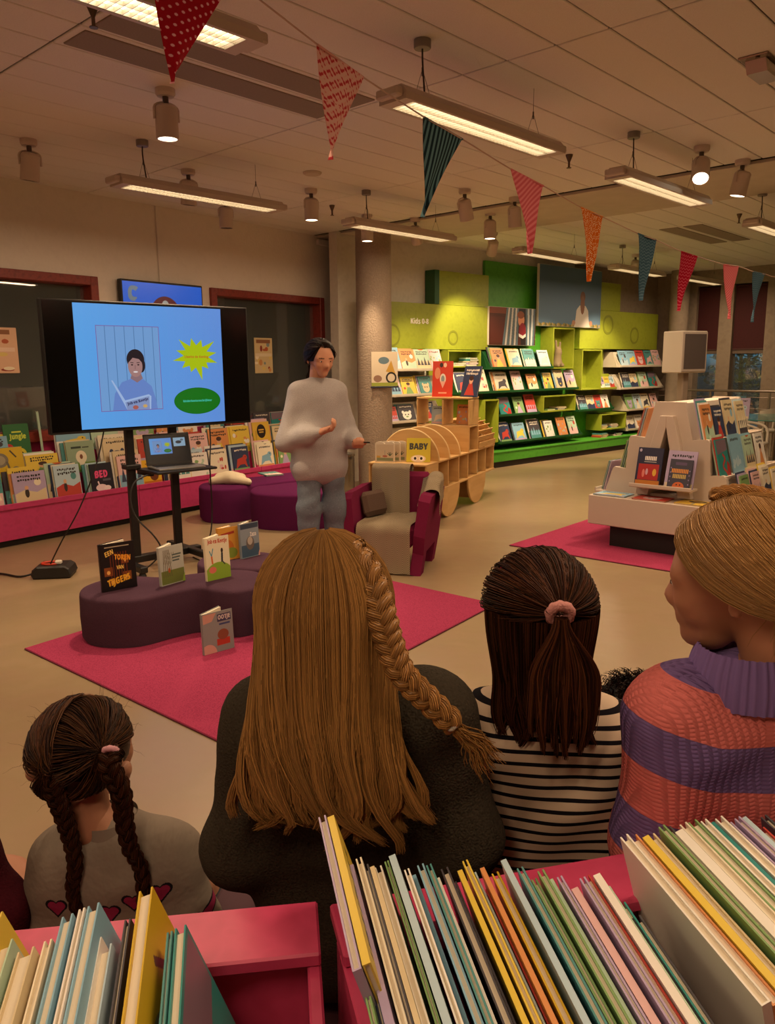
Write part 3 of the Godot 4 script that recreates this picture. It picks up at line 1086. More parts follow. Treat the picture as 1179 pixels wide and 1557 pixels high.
	special(im, 7, "cf3a1e", "tall red book with round white pictures", func(x, y):
		disc(im, x + 84, y + 24, 16, 12, Color("3a2620"))
		disc(im, x + 118, y + 24, 15, 12, Color("e8c8a8"))
		disc(im, x + 50, y + 66, 26, 30, Color("e0906a"))
		disc(im, x + 100, y + 96, 28, 28, Color("e6dcd0"))
		disc(im, x + 100, y + 96, 16, 18, Color("8a9a9c"))
		fillpoly(im, PackedVector2Array([Vector2(x + 74, y + 108), Vector2(x + 126, y + 108), Vector2(x + 100, y + 144)]), Color("e8b0a0"))
		im.fill_rect(Rect2i(x + 62, y + 164, 76, 8), Color("e8a88a")))
	special(im, 8, "2c6a3a", "dark green book reading Jungle with red parrot", func(x, y):
		letters(im, "Jungle", x + 100, y + 76, 120, Color("c8d84a"), 0.0, 2.0)
		im.fill_rect(Rect2i(x + 62, y + 44, 70, 8), Color("c8d84a"))
		disc(im, x + 30, y + 140, 34, 28, Color("c8342e"))
		disc(im, x + 104, y + 168, 46, 30, Color("d8c83a"))
		disc(im, x + 104, y + 178, 28, 22, Color("1c2a1c")))
	special(im, 9, "8fa68a", "sage book with a glowing light bulb", func(x, y):
		im.fill_rect(Rect2i(x + 8, y + 130, 176, 54), Color("6a8a3c"))
		disc(im, x + 96, y + 98, 36, 38, Color("e6dcc0"))
		fillpoly(im, PackedVector2Array([Vector2(x + 74, y + 120), Vector2(x + 118, y + 120), Vector2(x + 108, y + 160), Vector2(x + 84, y + 160)]), Color("e6dcc0"))
		disc(im, x + 96, y + 96, 10, 14, Color("7a4a30"))
		im.fill_rect(Rect2i(x + 36, y + 34, 66, 12), Color("2c3a30"))
		im.fill_rect(Rect2i(x + 110, y + 38, 44, 7), Color("3c4a3c")))
	special(im, 10, "1b1c2a", "black book reading BED over white rabbits", func(x, y):
		letters(im, "BED", x + 90, y + 70, 104, Color("e8508a"), 0.0, 4.0)
		im.fill_rect(Rect2i(x + 100, y + 104, 66, 14), Color("5a5a68"))
		disc(im, x + 80, y + 158, 46, 22, Color("f0d8dc"))
		disc(im, x + 130, y + 164, 30, 16, Color("f4e4e4"))
		stroke(im, Vector2(x + 66, y + 144), Vector2(x + 58, y + 116), 12, Color("f0d8dc")))
	special(im, 11, "dfb02a", "golden yellow book with a brown bear", func(x, y):
		disc(im, x + 116, y + 124, 42, 36, Color("6a3418"))
		disc(im, x + 92, y + 92, 12, 12, Color("6a3418"))
		disc(im, x + 140, y + 92, 12, 12, Color("6a3418"))
		im.fill_rect(Rect2i(x + 8, y + 160, 176, 24), Color("c8741e"))
		im.fill_rect(Rect2i(x + 40, y + 30, 110, 8), Color("8a5a18")))
	special(im, 12, "1d1c3c", "navy book with a red theatre scene", func(x, y):
		im.fill_rect(Rect2i(x + 20, y + 84, 150, 78), Color("a8201c"))
		im.fill_rect(Rect2i(x + 8, y + 164, 176, 20), Color("b8701e"))
		im.fill_rect(Rect2i(x + 60, y + 46, 84, 20), Color("e8e0d8"))
		for q in 6:
			im.fill_rect(Rect2i(x + 68 + q * 13, y + 44, 3, 26), Color("1d1c3c"))
		im.fill_rect(Rect2i(x + 56, y + 72, 90, 3), Color("c8c0b8"))
		disc(im, x + 60, y + 130, 10, 20, Color("d87a70"))
		disc(im, x + 84, y + 122, 9, 16, Color("c8a0b0"))
		disc(im, x + 140, y + 124, 14, 18, Color("d8a838"))
		disc(im, x + 22, y + 18, 9, 8, Color("b8b0c8")))
	special(im, 13, "3a3848", "slate book with orange monster", func(x, y):
		for row in 2:
			for q in 10 - row * 2:
				im.fill_rect(Rect2i(x + 26 + row * 14 + q * 14, y + 64 + row * 34, 10, 26), Color("d8903a") if row == 0 else Color("c8b060"))
		disc(im, x + 96, y + 176, 48, 30, Color("c8642c"))
		disc(im, x + 82, y + 164, 5, 5, Color("201818"))
		disc(im, x + 110, y + 164, 5, 5, Color("201818"))
		for q in 8:
			disc(im, x + 18 + (q % 2) * 156, y + 60 + q * 14, 5, 5, Color("8a78a8"))
		im.fill_rect(Rect2i(x + 50, y + 22, 92, 18), Color("5a4a6a")))
	special(im, 14, "dcb644", "mustard book with a black circle", func(x, y):
		disc(im, x + 96, y + 66, 48, 46, Color("241d18"))
		im.fill_rect(Rect2i(x + 66, y + 52, 60, 9), Color("d8b048"))
		im.fill_rect(Rect2i(x + 72, y + 68, 48, 9), Color("d8b048"))
		stroke(im, Vector2(x + 96, y + 180), Vector2(x + 92, y + 124), 12, Color("7a8a8c"))
		stroke(im, Vector2(x + 30, y + 180), Vector2(x + 34, y + 60), 6, Color("a88a30")))
	special(im, 15, "cdbca2", "beige board book with plants and a boat", func(x, y):
		im.fill_rect(Rect2i(x + 8, y + 150, 176, 34), Color("7f8a6a"))
		im.fill_rect(Rect2i(x + 8, y + 128, 40, 22), Color("c8a050"))
		disc(im, x + 96, y + 132, 26, 12, Color("b06a58"))
		stroke(im, Vector2(x + 96, y + 126), Vector2(x + 96, y + 66), 5, Color("9a9a90"))
		for q in 4:
			stroke(im, Vector2(x + 150, y + 128), Vector2(x + 122 + q * 18, y + 80 + absf(q - 1.5) * 12), 7, Color("4c5a48")))
	special(im, 18, "cfae28", "yellow book with grey elephants", func(x, y):
		disc(im, x + 60, y + 70, 46, 40, Color("7d7768"))
		disc(im, x + 60, y + 70, 30, 26, Color("a39a80"))
		stroke(im, Vector2(x + 96, y + 80), Vector2(x + 120, y + 180), 12, Color("6a6456"))
		disc(im, x + 140, y + 150, 30, 40, Color("7d7768"))
		stroke(im, Vector2(x + 120, y + 20), Vector2(x + 150, y + 60), 8, Color("4a4438")))
	special(im, 41, "2f8a86", "teal book with red snake", func(x, y):
		fillpoly(im, PackedVector2Array([Vector2(x + 8, y + 8), Vector2(x + 184, y + 8), Vector2(x + 184, y + 60), Vector2(x + 8, y + 76)]), Color("7d6a78"))
		for q in 14:
			disc(im, x + 96 + 26 * sin(q * 0.6), y + 80 + q * 7, 9, 8, Color("c8342c"))
		fillpoly(im, PackedVector2Array([Vector2(x + 150, y + 110), Vector2(x + 184, y + 130), Vector2(x + 184, y + 184), Vector2(x + 120, y + 184)]), Color("b02a24")))
	var t := ImageTexture.create_from_image(im)
	cover_mat = tmat("book covers", t, 0.38)
	page_mat = mat("ddd2bb", 0.85)


func special(im: Image, k: int, bg: String, look: String, draw: Callable) -> void:
	var o := Vector2i(k % CELLS, k / CELLS) * CELL
	im.fill_rect(Rect2i(o, Vector2i(CELL, CELL)), Color(bg))
	draw.call(o.x, o.y)
	looks[k] = look


func cell_uv(k: int, u: float, w: float) -> Vector2:
	return Vector2((k % CELLS + 0.02 + 0.96 * u) / CELLS, (k / CELLS + 0.02 + 0.96 * w) / CELLS)


func flat_quad(mb: MB, k: int, start: int) -> void:
	# gives the vertices from start on the plain ground colour of a cover
	var q := cell_uv(k, 0.0, 0.0)
	for e in range(start, mb.t.size()):
		mb.t[e] = q


func cover_board(mb: MB, w: float, h: float, t: float, c: Vector3, cell: int, front: bool) -> void:
	var s := mb.v.size()
	mb.box(Vector3(w, h, t), c)
	flat_quad(mb, cell, s)
	# box() lays its last face towards +z
	var z := c.z + (t * 0.5 + 0.0002) * (1.0 if front else -1.0)
	if front:
		mb.quad(Vector3(c.x - w * 0.5, c.y - h * 0.5, z), Vector3(c.x + w * 0.5, c.y - h * 0.5, z), Vector3(c.x + w * 0.5, c.y + h * 0.5, z), Vector3(c.x - w * 0.5, c.y + h * 0.5, z), cell_uv(cell, 0, 1), cell_uv(cell, 1, 0))


func book(xf: Transform3D, w: float, h: float, t: float, cell: int, where: String, group: String, up := "spine_left", name_ := "picture_book") -> Node3D:
	# stands on y = 0, front cover towards +z, spine on the left (or on top)
	var o := thing(name_, looks[cell] + " " + where, "book", xf, group)
	var b := 0.0022
	var mb := MB.new()
	cover_board(mb, w, h, b, Vector3(0, h * 0.5, t * 0.5 - b * 0.5), cell, true)
	cover_board(mb, w, h, b, Vector3(0, h * 0.5, -t * 0.5 + b * 0.5), cell, false)
	var s := mb.v.size()
	if up == "spine_top":
		mb.box(Vector3(w, b, t - 2 * b), Vector3(0, h - b * 0.5, 0))
	else:
		mb.box(Vector3(b, h, t - 2 * b), Vector3(-w * 0.5 + b * 0.5, h * 0.5, 0))
	flat_quad(mb, cell, s)
	put("cover", mb, cover_mat, o)
	put("pages", MB.new().box(Vector3(w - 0.009, h - 0.009, t - 2 * b), Vector3(-0.002, h * 0.5, 0)), page_mat, o)
	return o


func open_book(xf: Transform3D, w: float, h: float, t: float, cell: int, where: String, spread: float) -> Node3D:
	# standing ajar: front cover towards +z, the rest swung back round the spine at the left
	var o := thing("standing_book", looks[cell] + " " + where, "book", xf, "books set up for the reading")
	var mb := MB.new()
	cover_board(mb, w, h, 0.003, Vector3(w * 0.5, h * 0.5, 0), cell, true)
	put("front_cover", mb, cover_mat, o)
	var back := at(Vector3(0, 0, -t), spread)
	var mc := MB.new()
	var s := 0
	mc.box(Vector3(w, h, 0.003), Vector3(w * 0.5, h * 0.5, -0.0015))
	mc.xf = at(Vector3.ZERO, 0)
	flat_quad(mc, cell, s)
	put("back_cover", mc, cover_mat, o, back)
	var sp := MB.new().box(Vector3(0.003, h, t), Vector3(-0.0015, h * 0.5, -t * 0.5))
	flat_quad(sp, cell, 0)
	put("spine", sp, cover_mat, o)
	var pg := MB.new()
	pg.box(Vector3(w - 0.008, h - 0.008, t * 0.8), Vector3(w * 0.5 - 0.002, h * 0.5, t * 0.42))
	put("pages", pg, page_mat, o, back)
	put("pages", MB.new().box(Vector3(w - 0.01, h - 0.008, 0.003), Vector3(w * 0.5 - 0.003, h * 0.5, -0.004)), page_mat, o)
	return o


func pile(fr: Transform3D, x: float, y: float, z: float, w: float, h: float, lean: float, cells: Array, where: String, group: String) -> void:
	# face-out books in a tier, leaning back; the later ones peep out behind, to the left and above
	for k in cells.size():
		var t := rng.randf_range(0.008, 0.013)
		var ww := w * (1.0 if k == 0 else rng.randf_range(0.92, 1.08))
		var hh := h * (1.0 if k == 0 else rng.randf_range(0.97, 1.16))
		var q := fr * at(Vector3(x - k * 0.016 - (ww - w) * 0.2, y, z - k * 0.0165), rng.randf_range(-1.5, 1.5), -lean)
		book(q, ww, hh, t, cells[k], where if k == 0 else "filed " + where, group)


func build_bookcase() -> void:
	cover_print()
	var pink := tri_mat("pink lacquer", noise_tex(0.05, ["c03a6e", "c83e74", "bc386a"], 256, 65, 3), 0.8, 0.42)
	var x0 := -6.2
	var x1 := 2.42
	# one unit per 1.72 m
	var edges := [-5.95, -4.24, -2.53, -0.82, 0.89, 2.42]
	for e in edges.size() - 1:
		var a: float = edges[e]
		var b: float = edges[e + 1]
		var m := (a + b) * 0.5
		var w := b - a - 0.004
		var says := ["left of the window, far from the television", "below the left window", "left of the slide television", "behind the television trolley", "behind the standing woman"]
		var t := thing("pink_bookcase", "low pink stepped bookcase unit " + says[e], "bookcase", LW, "row of low pink bookcases under the windows")
		put("plinth", MB.new().box(Vector3(w, 0.06, 0.36), Vector3(m, 0.03, 0.19)), mat("231c1a", 0.6), t)
		put("front_panel", MB.new().box(Vector3(w, 0.29, 0.02), Vector3(m, 0.205, 0.41), 0.002), pink, t)
		put("shelf", MB.new().box(Vector3(w, 0.02, 0.13), Vector3(m, 0.345, 0.345), 0.002), pink, t)
		put("lip", MB.new().box(Vector3(w, 0.05, 0.014), Vector3(m, 0.355, 0.425), 0.003), pink, t)
		put("riser", MB.new().box(Vector3(w, 0.2, 0.016), Vector3(m, 0.45, 0.275)), pink, t)
		put("shelf", MB.new().box(Vector3(w, 0.02, 0.13), Vector3(m, 0.545, 0.215), 0.002), pink, t)
		put("riser", MB.new().box(Vector3(w, 0.2, 0.016), Vector3(m, 0.645, 0.145)), pink, t)
		put("shelf", MB.new().box(Vector3(w, 0.02, 0.14), Vector3(m, 0.735, 0.075), 0.002), pink, t)
		for q in [0.0, 1.0]:
			var side := PackedVector2Array([Vector2(0.0, 0.06), Vector2(0.40, 0.06), Vector2(0.40, 0.36), Vector2(0.27, 0.56), Vector2(0.14, 0.75), Vector2(0.0, 0.86)])
			var mb := MB.new()
			mb.xf = Transform3D(Basis(Vector3(0, 0, 1), Vector3(0, 1, 0), Vector3(-1, 0, 0)), Vector3(a + 0.011 + q * (w - 0.018), 0, 0))
			mb.prism(side, -0.008, 0.008)
			put("side_panel", mb, pink, t)
		put("back_panel", MB.new().box(Vector3(w, 0.82, 0.012), Vector3(m, 0.46, 0.007)), pink, t)
	# rows of books, each spot: x, width, height, front cover, how many behind
	var front := [[-2.33, 0.23, 0.26, 33, 4], [-1.93, 0.24, 0.25, 49, 5], [-1.56, 0.20, 0.27, 25, 4], [-1.20, 0.19, 0.25, 10, 5], [-0.87, 0.22, 0.29, 63, 3], [-0.62, 0.18, 0.23, 11, 5], [-0.26, 0.22, 0.25, 57, 5], [0.0, 0.2, 0.24, 26, 4], [0.28, 0.2, 0.25, 50, 5], [0.62, 0.19, 0.25, 22, 4], [0.72, 0.2, 0.22, 30, 5], [1.02, 0.20, 0.25, 16, 4], [1.35, 0.17, 0.25, 17, 3], [1.68, 0.18, 0.25, 52, 4], [1.98, 0.18, 0.25, 45, 4], [2.24, 0.17, 0.24, 34, 3]]
	front.sort_custom(func(a, b): return a[0] < b[0])
	var prev := -9.0
	for q in front:
		if q[0] - prev < 0.2:
			continue
		prev = q[0]
		var cells := [q[3]]
		for k in mini(q[4], 3):
			cells.append(16 + (q[3] * 3 + k * 13) % 48)
		pile(LW, q[0], 0.357, 0.395, q[1] * 1.28, q[2] * 1.12, 8.0, cells, "on pink bookcase front tier", "books on the front tier of the pink bookcase")
	var mid := [[-2.42, 0.22, 0.24, 40, 4], [-2.05, 0.24, 0.27, 18, 3], [-1.72, 0.24, 0.19, 23, 3], [-1.32, 0.22, 0.27, 9, 5], [-0.92, 0.23, 0.27, 36, 5], [-0.52, 0.22, 0.24, 48, 4], [-0.2, 0.2, 0.25, 58, 3], [0.12, 0.2, 0.24, 29, 4], [0.42, 0.22, 0.27, 53, 3], [0.75, 0.22, 0.27, 32, 4], [1.1, 0.21, 0.30, 14, 3], [1.42, 0.2, 0.24, 61, 4], [1.72, 0.2, 0.26, 56, 4], [2.05, 0.2, 0.25, 27, 4]]
	for q in mid:
		var cells := [q[3]]
		for k in mini(q[4], 3):
			cells.append(16 + (q[3] * 5 + k * 11) % 48)
		pile(LW, q[0], 0.556, 0.262, q[1] * 1.32, q[2] * 1.1, 8.0, cells, "on pink bookcase middle tier", "books on the middle tier of the pink bookcase")
	var back := [[-2.1, 0.24, 0.2, 37, 1], [-1.86, 0.2, 0.30, 8, 0], [-1.3, 0.3, 0.22, 28, 1], [-0.95, 0.26, 0.2, 46, 1], [-0.5, 0.24, 0.24, 42, 1], [-0.22, 0.16, 0.27, 19, 0], [0.1, 0.22, 0.2, 60, 1], [0.5, 0.22, 0.24, 24, 1], [0.9, 0.22, 0.26, 39, 1], [1.25, 0.22, 0.24, 20, 1], [1.55, 0.24, 0.23, 41, 1], [1.85, 0.22, 0.27, 35, 1], [2.15, 0.2, 0.3, 47, 1]]
	for q in back:
		var cells := [q[3]]
		for k in mini(q[4], 3):
			cells.append(16 + (q[3] * 5 + k * 11) % 48)
		pile(LW, q[0], 0.746, 0.118, q[1] * 1.2, q[2], 7.0, cells, "on pink bookcase top tier", "books on the top tier of the pink bookcase")
	var tb := book(LW * at(Vector3(-1.60, 0.746, 0.06), 62, -3), 0.22, 0.40, 0.02, 55, "seen edge-on beside the slide television", "books on the top tier of the pink bookcase")
	# posters on the panes
	poster(LW * at(Vector3(-1.97, 1.5, -0.088)), 0.6, 0.41, "d8b090", "pale poster with drawn figures stuck on the left window", "poster_a")
	poster(LW * at(Vector3(1.51, 1.455, -0.088)), 0.31, 0.43, "cdb888", "yellowish poster stuck on the window behind the woman", "poster_b")
	# shadowy office things behind the right-hand window
	for k in 3:
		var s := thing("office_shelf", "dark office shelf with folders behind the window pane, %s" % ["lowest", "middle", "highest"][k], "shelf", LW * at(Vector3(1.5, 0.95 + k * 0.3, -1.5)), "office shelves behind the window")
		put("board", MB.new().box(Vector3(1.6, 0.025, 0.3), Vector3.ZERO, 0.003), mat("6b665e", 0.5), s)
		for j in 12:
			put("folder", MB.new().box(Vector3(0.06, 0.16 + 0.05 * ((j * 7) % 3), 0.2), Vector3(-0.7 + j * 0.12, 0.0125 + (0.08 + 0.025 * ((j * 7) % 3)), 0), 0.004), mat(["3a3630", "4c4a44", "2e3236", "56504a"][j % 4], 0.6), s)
	# screen on the wall
	var tv := thing("wall_screen", "small wall-mounted screen with blue slide and grey letter C", "screen", LW * at(Vector3(-0.105, 1.80, 0.06)))
	put("casing", MB.new().box(Vector3(1.06, 0.62, 0.06), Vector3(0, 0.31, 0), 0.008), mat("15130f", 0.4), tv)
	put("wall_bracket", MB.new().box(Vector3(0.3, 0.3, 0.04), Vector3(0, 0.31, -0.045)), mat("15130f", 0.5), tv)
	var im := img(512, 288, Color("1d5fd0"))
	letters(im, "C", 56, 52, 50, Color("6f7d86"), 0.15, 9.0)
	disc(im, 262, 170, 104, 108, Color("5a1a20"))
	im.fill_rect(Rect2i(186, 104, 152, 6), Color("c890b0"))
	im.fill_rect(Rect2i(170, 126, 186, 5), Color("c890b0"))
	disc(im, 262, 112, 24, 30, Color("a8a49a"))
	im.fill_rect(Rect2i(238, 120, 48, 60), Color("8a8884"))
	put("screen", MB.new().quad_up(1.02, 0.58, 0.0), screen_mat("wall slide", im, 0.75), tv, at(Vector3(0, 0.02, 0.031)))


func poster(xf: Transform3D, w: float, h: float, tone: String, label: String, key: String) -> void:
	var im := img(128, 160, Color(tone))
	var r := RandomNumberGenerator.new()
	r.seed = key.hash()
	for q in 14:
		disc(im, r.randf_range(10, 118), r.randf_range(30, 150), r.randf_range(5, 16), r.randf_range(5, 14), Color(["b0552e", "d8c070", "7a8a8c", "8a3020", "e8dcc0", "c88a50"][q % 6]))
	im.fill_rect(Rect2i(14, 8, 100, 16), Color("8a5a38"))
	im.fill_rect(Rect2i(6, 70, 116, 14), Color(tone).lightened(0.3))
	var o := thing("poster", label, "poster", xf)
	put("sheet", MB.new().box(Vector3(w, h, 0.002), Vector3(0, h * 0.5, 0)), mat(tone, 0.7), o)
	put("print", MB.new().quad_up(w, h, 0.0014), tmat(key, ImageTexture.create_from_image(im), 0.6), o)


func screen_mat(key: String, im: Image, energy: float) -> StandardMaterial3D:
	var m := StandardMaterial3D.new()
	m.albedo_color = Color(0.02, 0.02, 0.02)
	m.roughness = 0.25
	m.emission_enabled = true
	m.emission = Color.BLACK
	m.emission_texture = ImageTexture.create_from_image(im)
	m.emission_operator = BaseMaterial3D.EMISSION_OP_ADD
	m.emission_energy_multiplier = energy
	mats[key] = m
	return m


func build_screen() -> void:
	var fr := heading(-1.745, -6.05, 47.2)
	var black := mat("141211", 0.45)
	var im := img(960, 720, Color("5f9fe6"))
	# slide: photograph of a smiling woman with a book, a star and an oval
	for y in 720:
		for x in range(0, 960, 8):
			im.fill_rect(Rect2i(x, y, 8, 1), Color("5aa2e6").lerp(Color("5f8ed8"), x / 960.0))
	im.fill_rect(Rect2i(124, 122, 396, 500), Color("7d4a8c"))
	im.fill_rect(Rect2i(127, 125, 390, 494), Color("6f9bd0"))
	for k in 6:
		im.fill_rect(Rect2i(176 + k * 60, 125, 4, 494), Color("4e78a8"))
	fillpoly(im, PackedVector2Array([Vector2(196, 619), Vector2(214, 520), Vector2(262, 452), Vector2(324, 432), Vector2(400, 436), Vector2(452, 480), Vector2(476, 560), Vector2(484, 619)]), Color("6583c4"))
	fillpoly(im, PackedVector2Array([Vector2(318, 430), Vector2(330, 400), Vector2(386, 400), Vector2(398, 432), Vector2(360, 456)]), Color("8a6c72"))
	disc(im, 358, 318, 56, 60, Color("241c22"))
	disc(im, 392, 352, 26, 44, Color("241c22"))
	disc(im, 354, 358, 46, 64, Color("a17a76"))
	fillpoly(im, PackedVector2Array([Vector2(308, 340), Vector2(316, 290), Vector2(360, 284), Vector2(402, 312), Vector2(404, 344), Vector2(380, 316), Vector2(340, 308)]), Color("241c22"))
	for s in [-1, 1]:
		disc(im, 354 + s * 20, 350, 7, 4, Color("2c1e20"))
		stroke(im, Vector2(354 + s * 10, 338), Vector2(354 + s * 30, 336), 4, Color("3a282a"))
	disc(im, 354, 392, 15, 5, Color("d8cccc"))
	stroke(im, Vector2(354, 352), Vector2(352, 376), 6, Color("8a6464"))
	fillpoly(im, PackedVector2Array([Vector2(196, 440), Vector2(206, 440), Vector2(276, 560), Vector2(430, 528), Vector2(446, 540), Vector2(440, 619), Vector2(286, 619), Vector2(262, 570)]), Color("9cb4dc"))
	fillpoly(im, PackedVector2Array([Vector2(276, 572), Vector2(432, 540), Vector2(432, 619), Vector2(286, 619)]), Color("7f90bc"))
	letters(im, "Job en Keetje", 356, 570, 138, Color("2c2c50"), -0.2, 1.0, 0.0, true)
	disc(im, 340, 604, 18, 12, Color("a85a50"))
	disc(im, 402, 598, 14, 10, Color("c8a060"))
	var star := PackedVector2Array()
	var reach := [1.0, 1.05, 0.85, 1.25, 0.85, 0.9, 1.1, 0.95, 1.15, 0.95, 0.9, 1.2]
	for k in 24:
		var a := TAU * k / 24.0 - 0.2
		var r: float = (reach[k / 2] if k % 2 == 0 else 0.58)
		star.append(Vector2(768, 300) + Vector2(cos(a) * 152, sin(a) * 122) * r)
	fillpoly(im, star, Color("a8bc10"))
	letters(im, "Lisette de Koning", 772, 304, 168, Color("b8741c"), 0.0, 1.0)
	disc(im, 764, 580, 166, 84, Color("0d5c14"))
	disc(im, 764, 580, 163, 81, Color("0f6c16"))
	letters(im, "kinderboekenschrijfster", 764, 580, 206, Color("3fb8a0"), 0.0, 1.0)
	var tv := thing("television", "large black television showing a slide with portrait and star", "television", fr)
	put("casing", MB.new().box(Vector3(1.64, 0.925, 0.05), Vector3(0, 1.548, 0), 0.006), black, tv)
	put("dark_screen", MB.new().box(Vector3(1.61, 0.895, 0.004), Vector3(0, 1.55, 0.026)), mat("060606", 0.16), tv)
	put("slide_screen", MB.new().quad_up(1.17, 0.878, 0.0), screen_mat("slide", im, 0.92), tv, at(Vector3(-0.015, 1.111, 0.0285)))
	put("rear_box", MB.new().box(Vector3(0.9, 0.4, 0.05), Vector3(0, 1.5, -0.045)), black, tv)
	var lamp := AreaLight3D.new()
	lamp.name = "screen_light"
	lamp.area_size = Vector2(1.15, 0.86)
	lamp.light_color = Color(0.32, 0.6, 1.0)
	lamp.light_energy = 0.06
	lamp.shadow_enabled = true
	lamp.position = Vector3(0, 1.55, 0.035)
	lamp.rotation_degrees = Vector3(0, 180, 0)
	tv.add_child(lamp)
	var st := thing("television_trolley", "black two-post television trolley with tray on the floor", "trolley", fr)
	for x in [-0.2, 0.16]:
		put("post", MB.new().box(Vector3(0.065, 1.75, 0.04), Vector3(x, 0.93, -0.095), 0.006), black, st)
		put("foot", MB.new().box(Vector3(0.06, 0.05, 0.72), Vector3(x * 1.6, 0.075, -0.08), 0.008), black, st)
		for z in [-0.4, 0.24]:
			put("caster", MB.new().lathe(PackedVector2Array([Vector2(0, 0.0), Vector2(0.026, 0.004), Vector2(0.03, 0.025), Vector2(0.02, 0.05)]), 12, Vector3(x * 1.6, 0, z)), black, st)
	put("cross_bar", MB.new().box(Vector3(0.7, 0.055, 0.07), Vector3(0.0, 0.075, -0.1), 0.006), black, st)
	put("mount_rail", MB.new().box(Vector3(0.5, 0.06, 0.02), Vector3(0, 1.5, -0.075)), black, st)
	put("tray", MB.new().box(Vector3(0.5, 0.018, 0.36), Vector3(0.08, 0.775, 0.1), 0.005), black, st)
	put("tray_arm", MB.new().box(Vector3(0.04, 0.04, 0.2), Vector3(-0.12, 0.755, -0.02)), black, st)
	put("clamp", MB.new().box(Vector3(0.12, 0.035, 0.09), Vector3(-0.2, 0.80, -0.085), 0.006), black, st)
	# laptop on the tray
	var lp := thing("laptop", "open silver laptop on the trolley tray showing the slide", "laptop", fr * at(Vector3(0.07, 0.784, 0.11), -6))
	put("base", MB.new().box(Vector3(0.37, 0.016, 0.25), Vector3(0, 0.008, 0.01), 0.004), mat("8f8c88", 0.35, 0.6), lp)
	var keys := MB.new()
	for r in 5:
		for c in 13:
			keys.box(Vector3(0.02, 0.003, 0.016), Vector3(-0.144 + c * 0.024, 0.0175, -0.082 + r * 0.0205))
	put("keyboard", keys, mat("1f1e1e", 0.6), lp)
	put("touchpad", MB.new().box(Vector3(0.1, 0.001, 0.062), Vector3(0, 0.0165, 0.085)), mat("7d7a76", 0.3, 0.5), lp)
	var lid := at(Vector3(0, 0.014, -0.118), 0, -13)
	put("lid", MB.new().box(Vector3(0.37, 0.245, 0.008), Vector3(0, 0.1225, -0.004), 0.003), mat("201e1d", 0.4), lp, lid)
	var li := img(320, 210, Color("060607"))
	im.resize(160, 120)
	li.blit_rect(im, Rect2i(0, 0, 160, 120), Vector2i(30, 24))
	li.fill_rect(Rect2i(206, 26, 88, 66), Color("8fb0c8"))
	disc(li, 244, 60, 22, 12, Color("2a2c34"))
	disc(li, 270, 44, 12, 8, Color("5a6a78"))
	put("display", MB.new().quad_up(0.35, 0.215, 0.0), screen_mat("laptop slide", li, 0.7), lp, lid * at(Vector3(0, 0.018, 0.0006)))
	# cables
	var ck := mat("17120f", 0.5)
	var c1 := smooth_path(PackedVector3Array([Vector3(-2.06, 1.12, -5.78), Vector3(-2.1, 0.85, -5.66), Vector3(-2.22, 0.55, -5.6), Vector3(-2.38, 0.3, -5.62), Vector3(-2.5, 0.12, -5.68)]))
	tag(put("power_cable", MB.new().tube(c1, PackedFloat32Array([0.0055]), 6), ck), "thin black cable from the television down to the cable reel", "cable")
	var c2 := smooth_path(PackedVector3Array([Vector3(-1.42, 1.10, -6.34), Vector3(-1.40, 0.95, -6.26), Vector3(-1.39, 0.78, -6.15), Vector3(-1.39, 0.45, -6.15), Vector3(-1.4, 0.25, -6.1), Vector3(-1.45, 0.10, -6.05), Vector3(-1.47, 0.008, -6.15), Vector3(-1.6, 0.008, -6.3)]))
	tag(put("signal_cable", MB.new().tube(c2, PackedFloat32Array([0.0055]), 6), ck), "thin black cable hanging past the laptop tray to the floor", "cable")
	var c3 := smooth_path(PackedVector3Array([Vector3(-1.72, 0.77, -5.93), Vector3(-1.86, 0.72, -5.8), Vector3(-1.9, 0.6, -5.76), Vector3(-1.87, 0.45, -5.76), Vector3(-1.76, 0.3, -5.8), Vector3(-1.72, 0.18, -5.84), Vector3(-1.78, 0.09, -5.86), Vector3(-1.88, 0.008, -5.84)]))
	tag(put("laptop_cable", MB.new().tube(c3, PackedFloat32Array([0.0065]), 6), mat("2c2a2a", 0.4)), "grey laptop cable looping beside the trolley post", "cable")
	var c4 := smooth_path(PackedVector3Array([Vector3(-2.63, 0.04, -5.76), Vector3(-2.75, 0.012, -5.72), Vector3(-2.95, 0.01, -5.82), Vector3(-3.3, 0.01, -5.9)]))
	tag(put("mains_cable", MB.new().tube(c4, PackedFloat32Array([0.008]), 6), ck), "black mains cable running from the reel along the floor", "cable")
	var rl := thing("cable_reel", "flat black cable reel box with red handle on the floor", "cable reel", at(Vector3(-2.52, 0, -5.78), 8))
	put("case", MB.new().prism(PackedVector2Array([Vector2(-0.13, 0.0), Vector2(0.13, 0.0), Vector2(0.145, 0.03), Vector2(0.13, 0.075), Vector2(0.10, 0.095), Vector2(-0.10, 0.095), Vector2(-0.135, 0.07), Vector2(-0.145, 0.03)]), -0.1, 0.1, 0.01), mat("1a1716", 0.5), rl)
	var hd := PackedVector3Array()
	for k in 17:
		hd.append(Vector3(cos(TAU * k / 16.0) * 0.065 - 0.02, 0.1, sin(TAU * k / 16.0) * 0.045))
	put("red_handle", MB.new().tube(hd, PackedFloat32Array([0.009]), 7, false), mat("c23a22", 0.4), rl)
	put("plug", MB.new().box(Vector3(0.05, 0.03, 0.04), Vector3(0.04, 0.11, 0.02), 0.008), mat("cfc6b8", 0.5), rl)


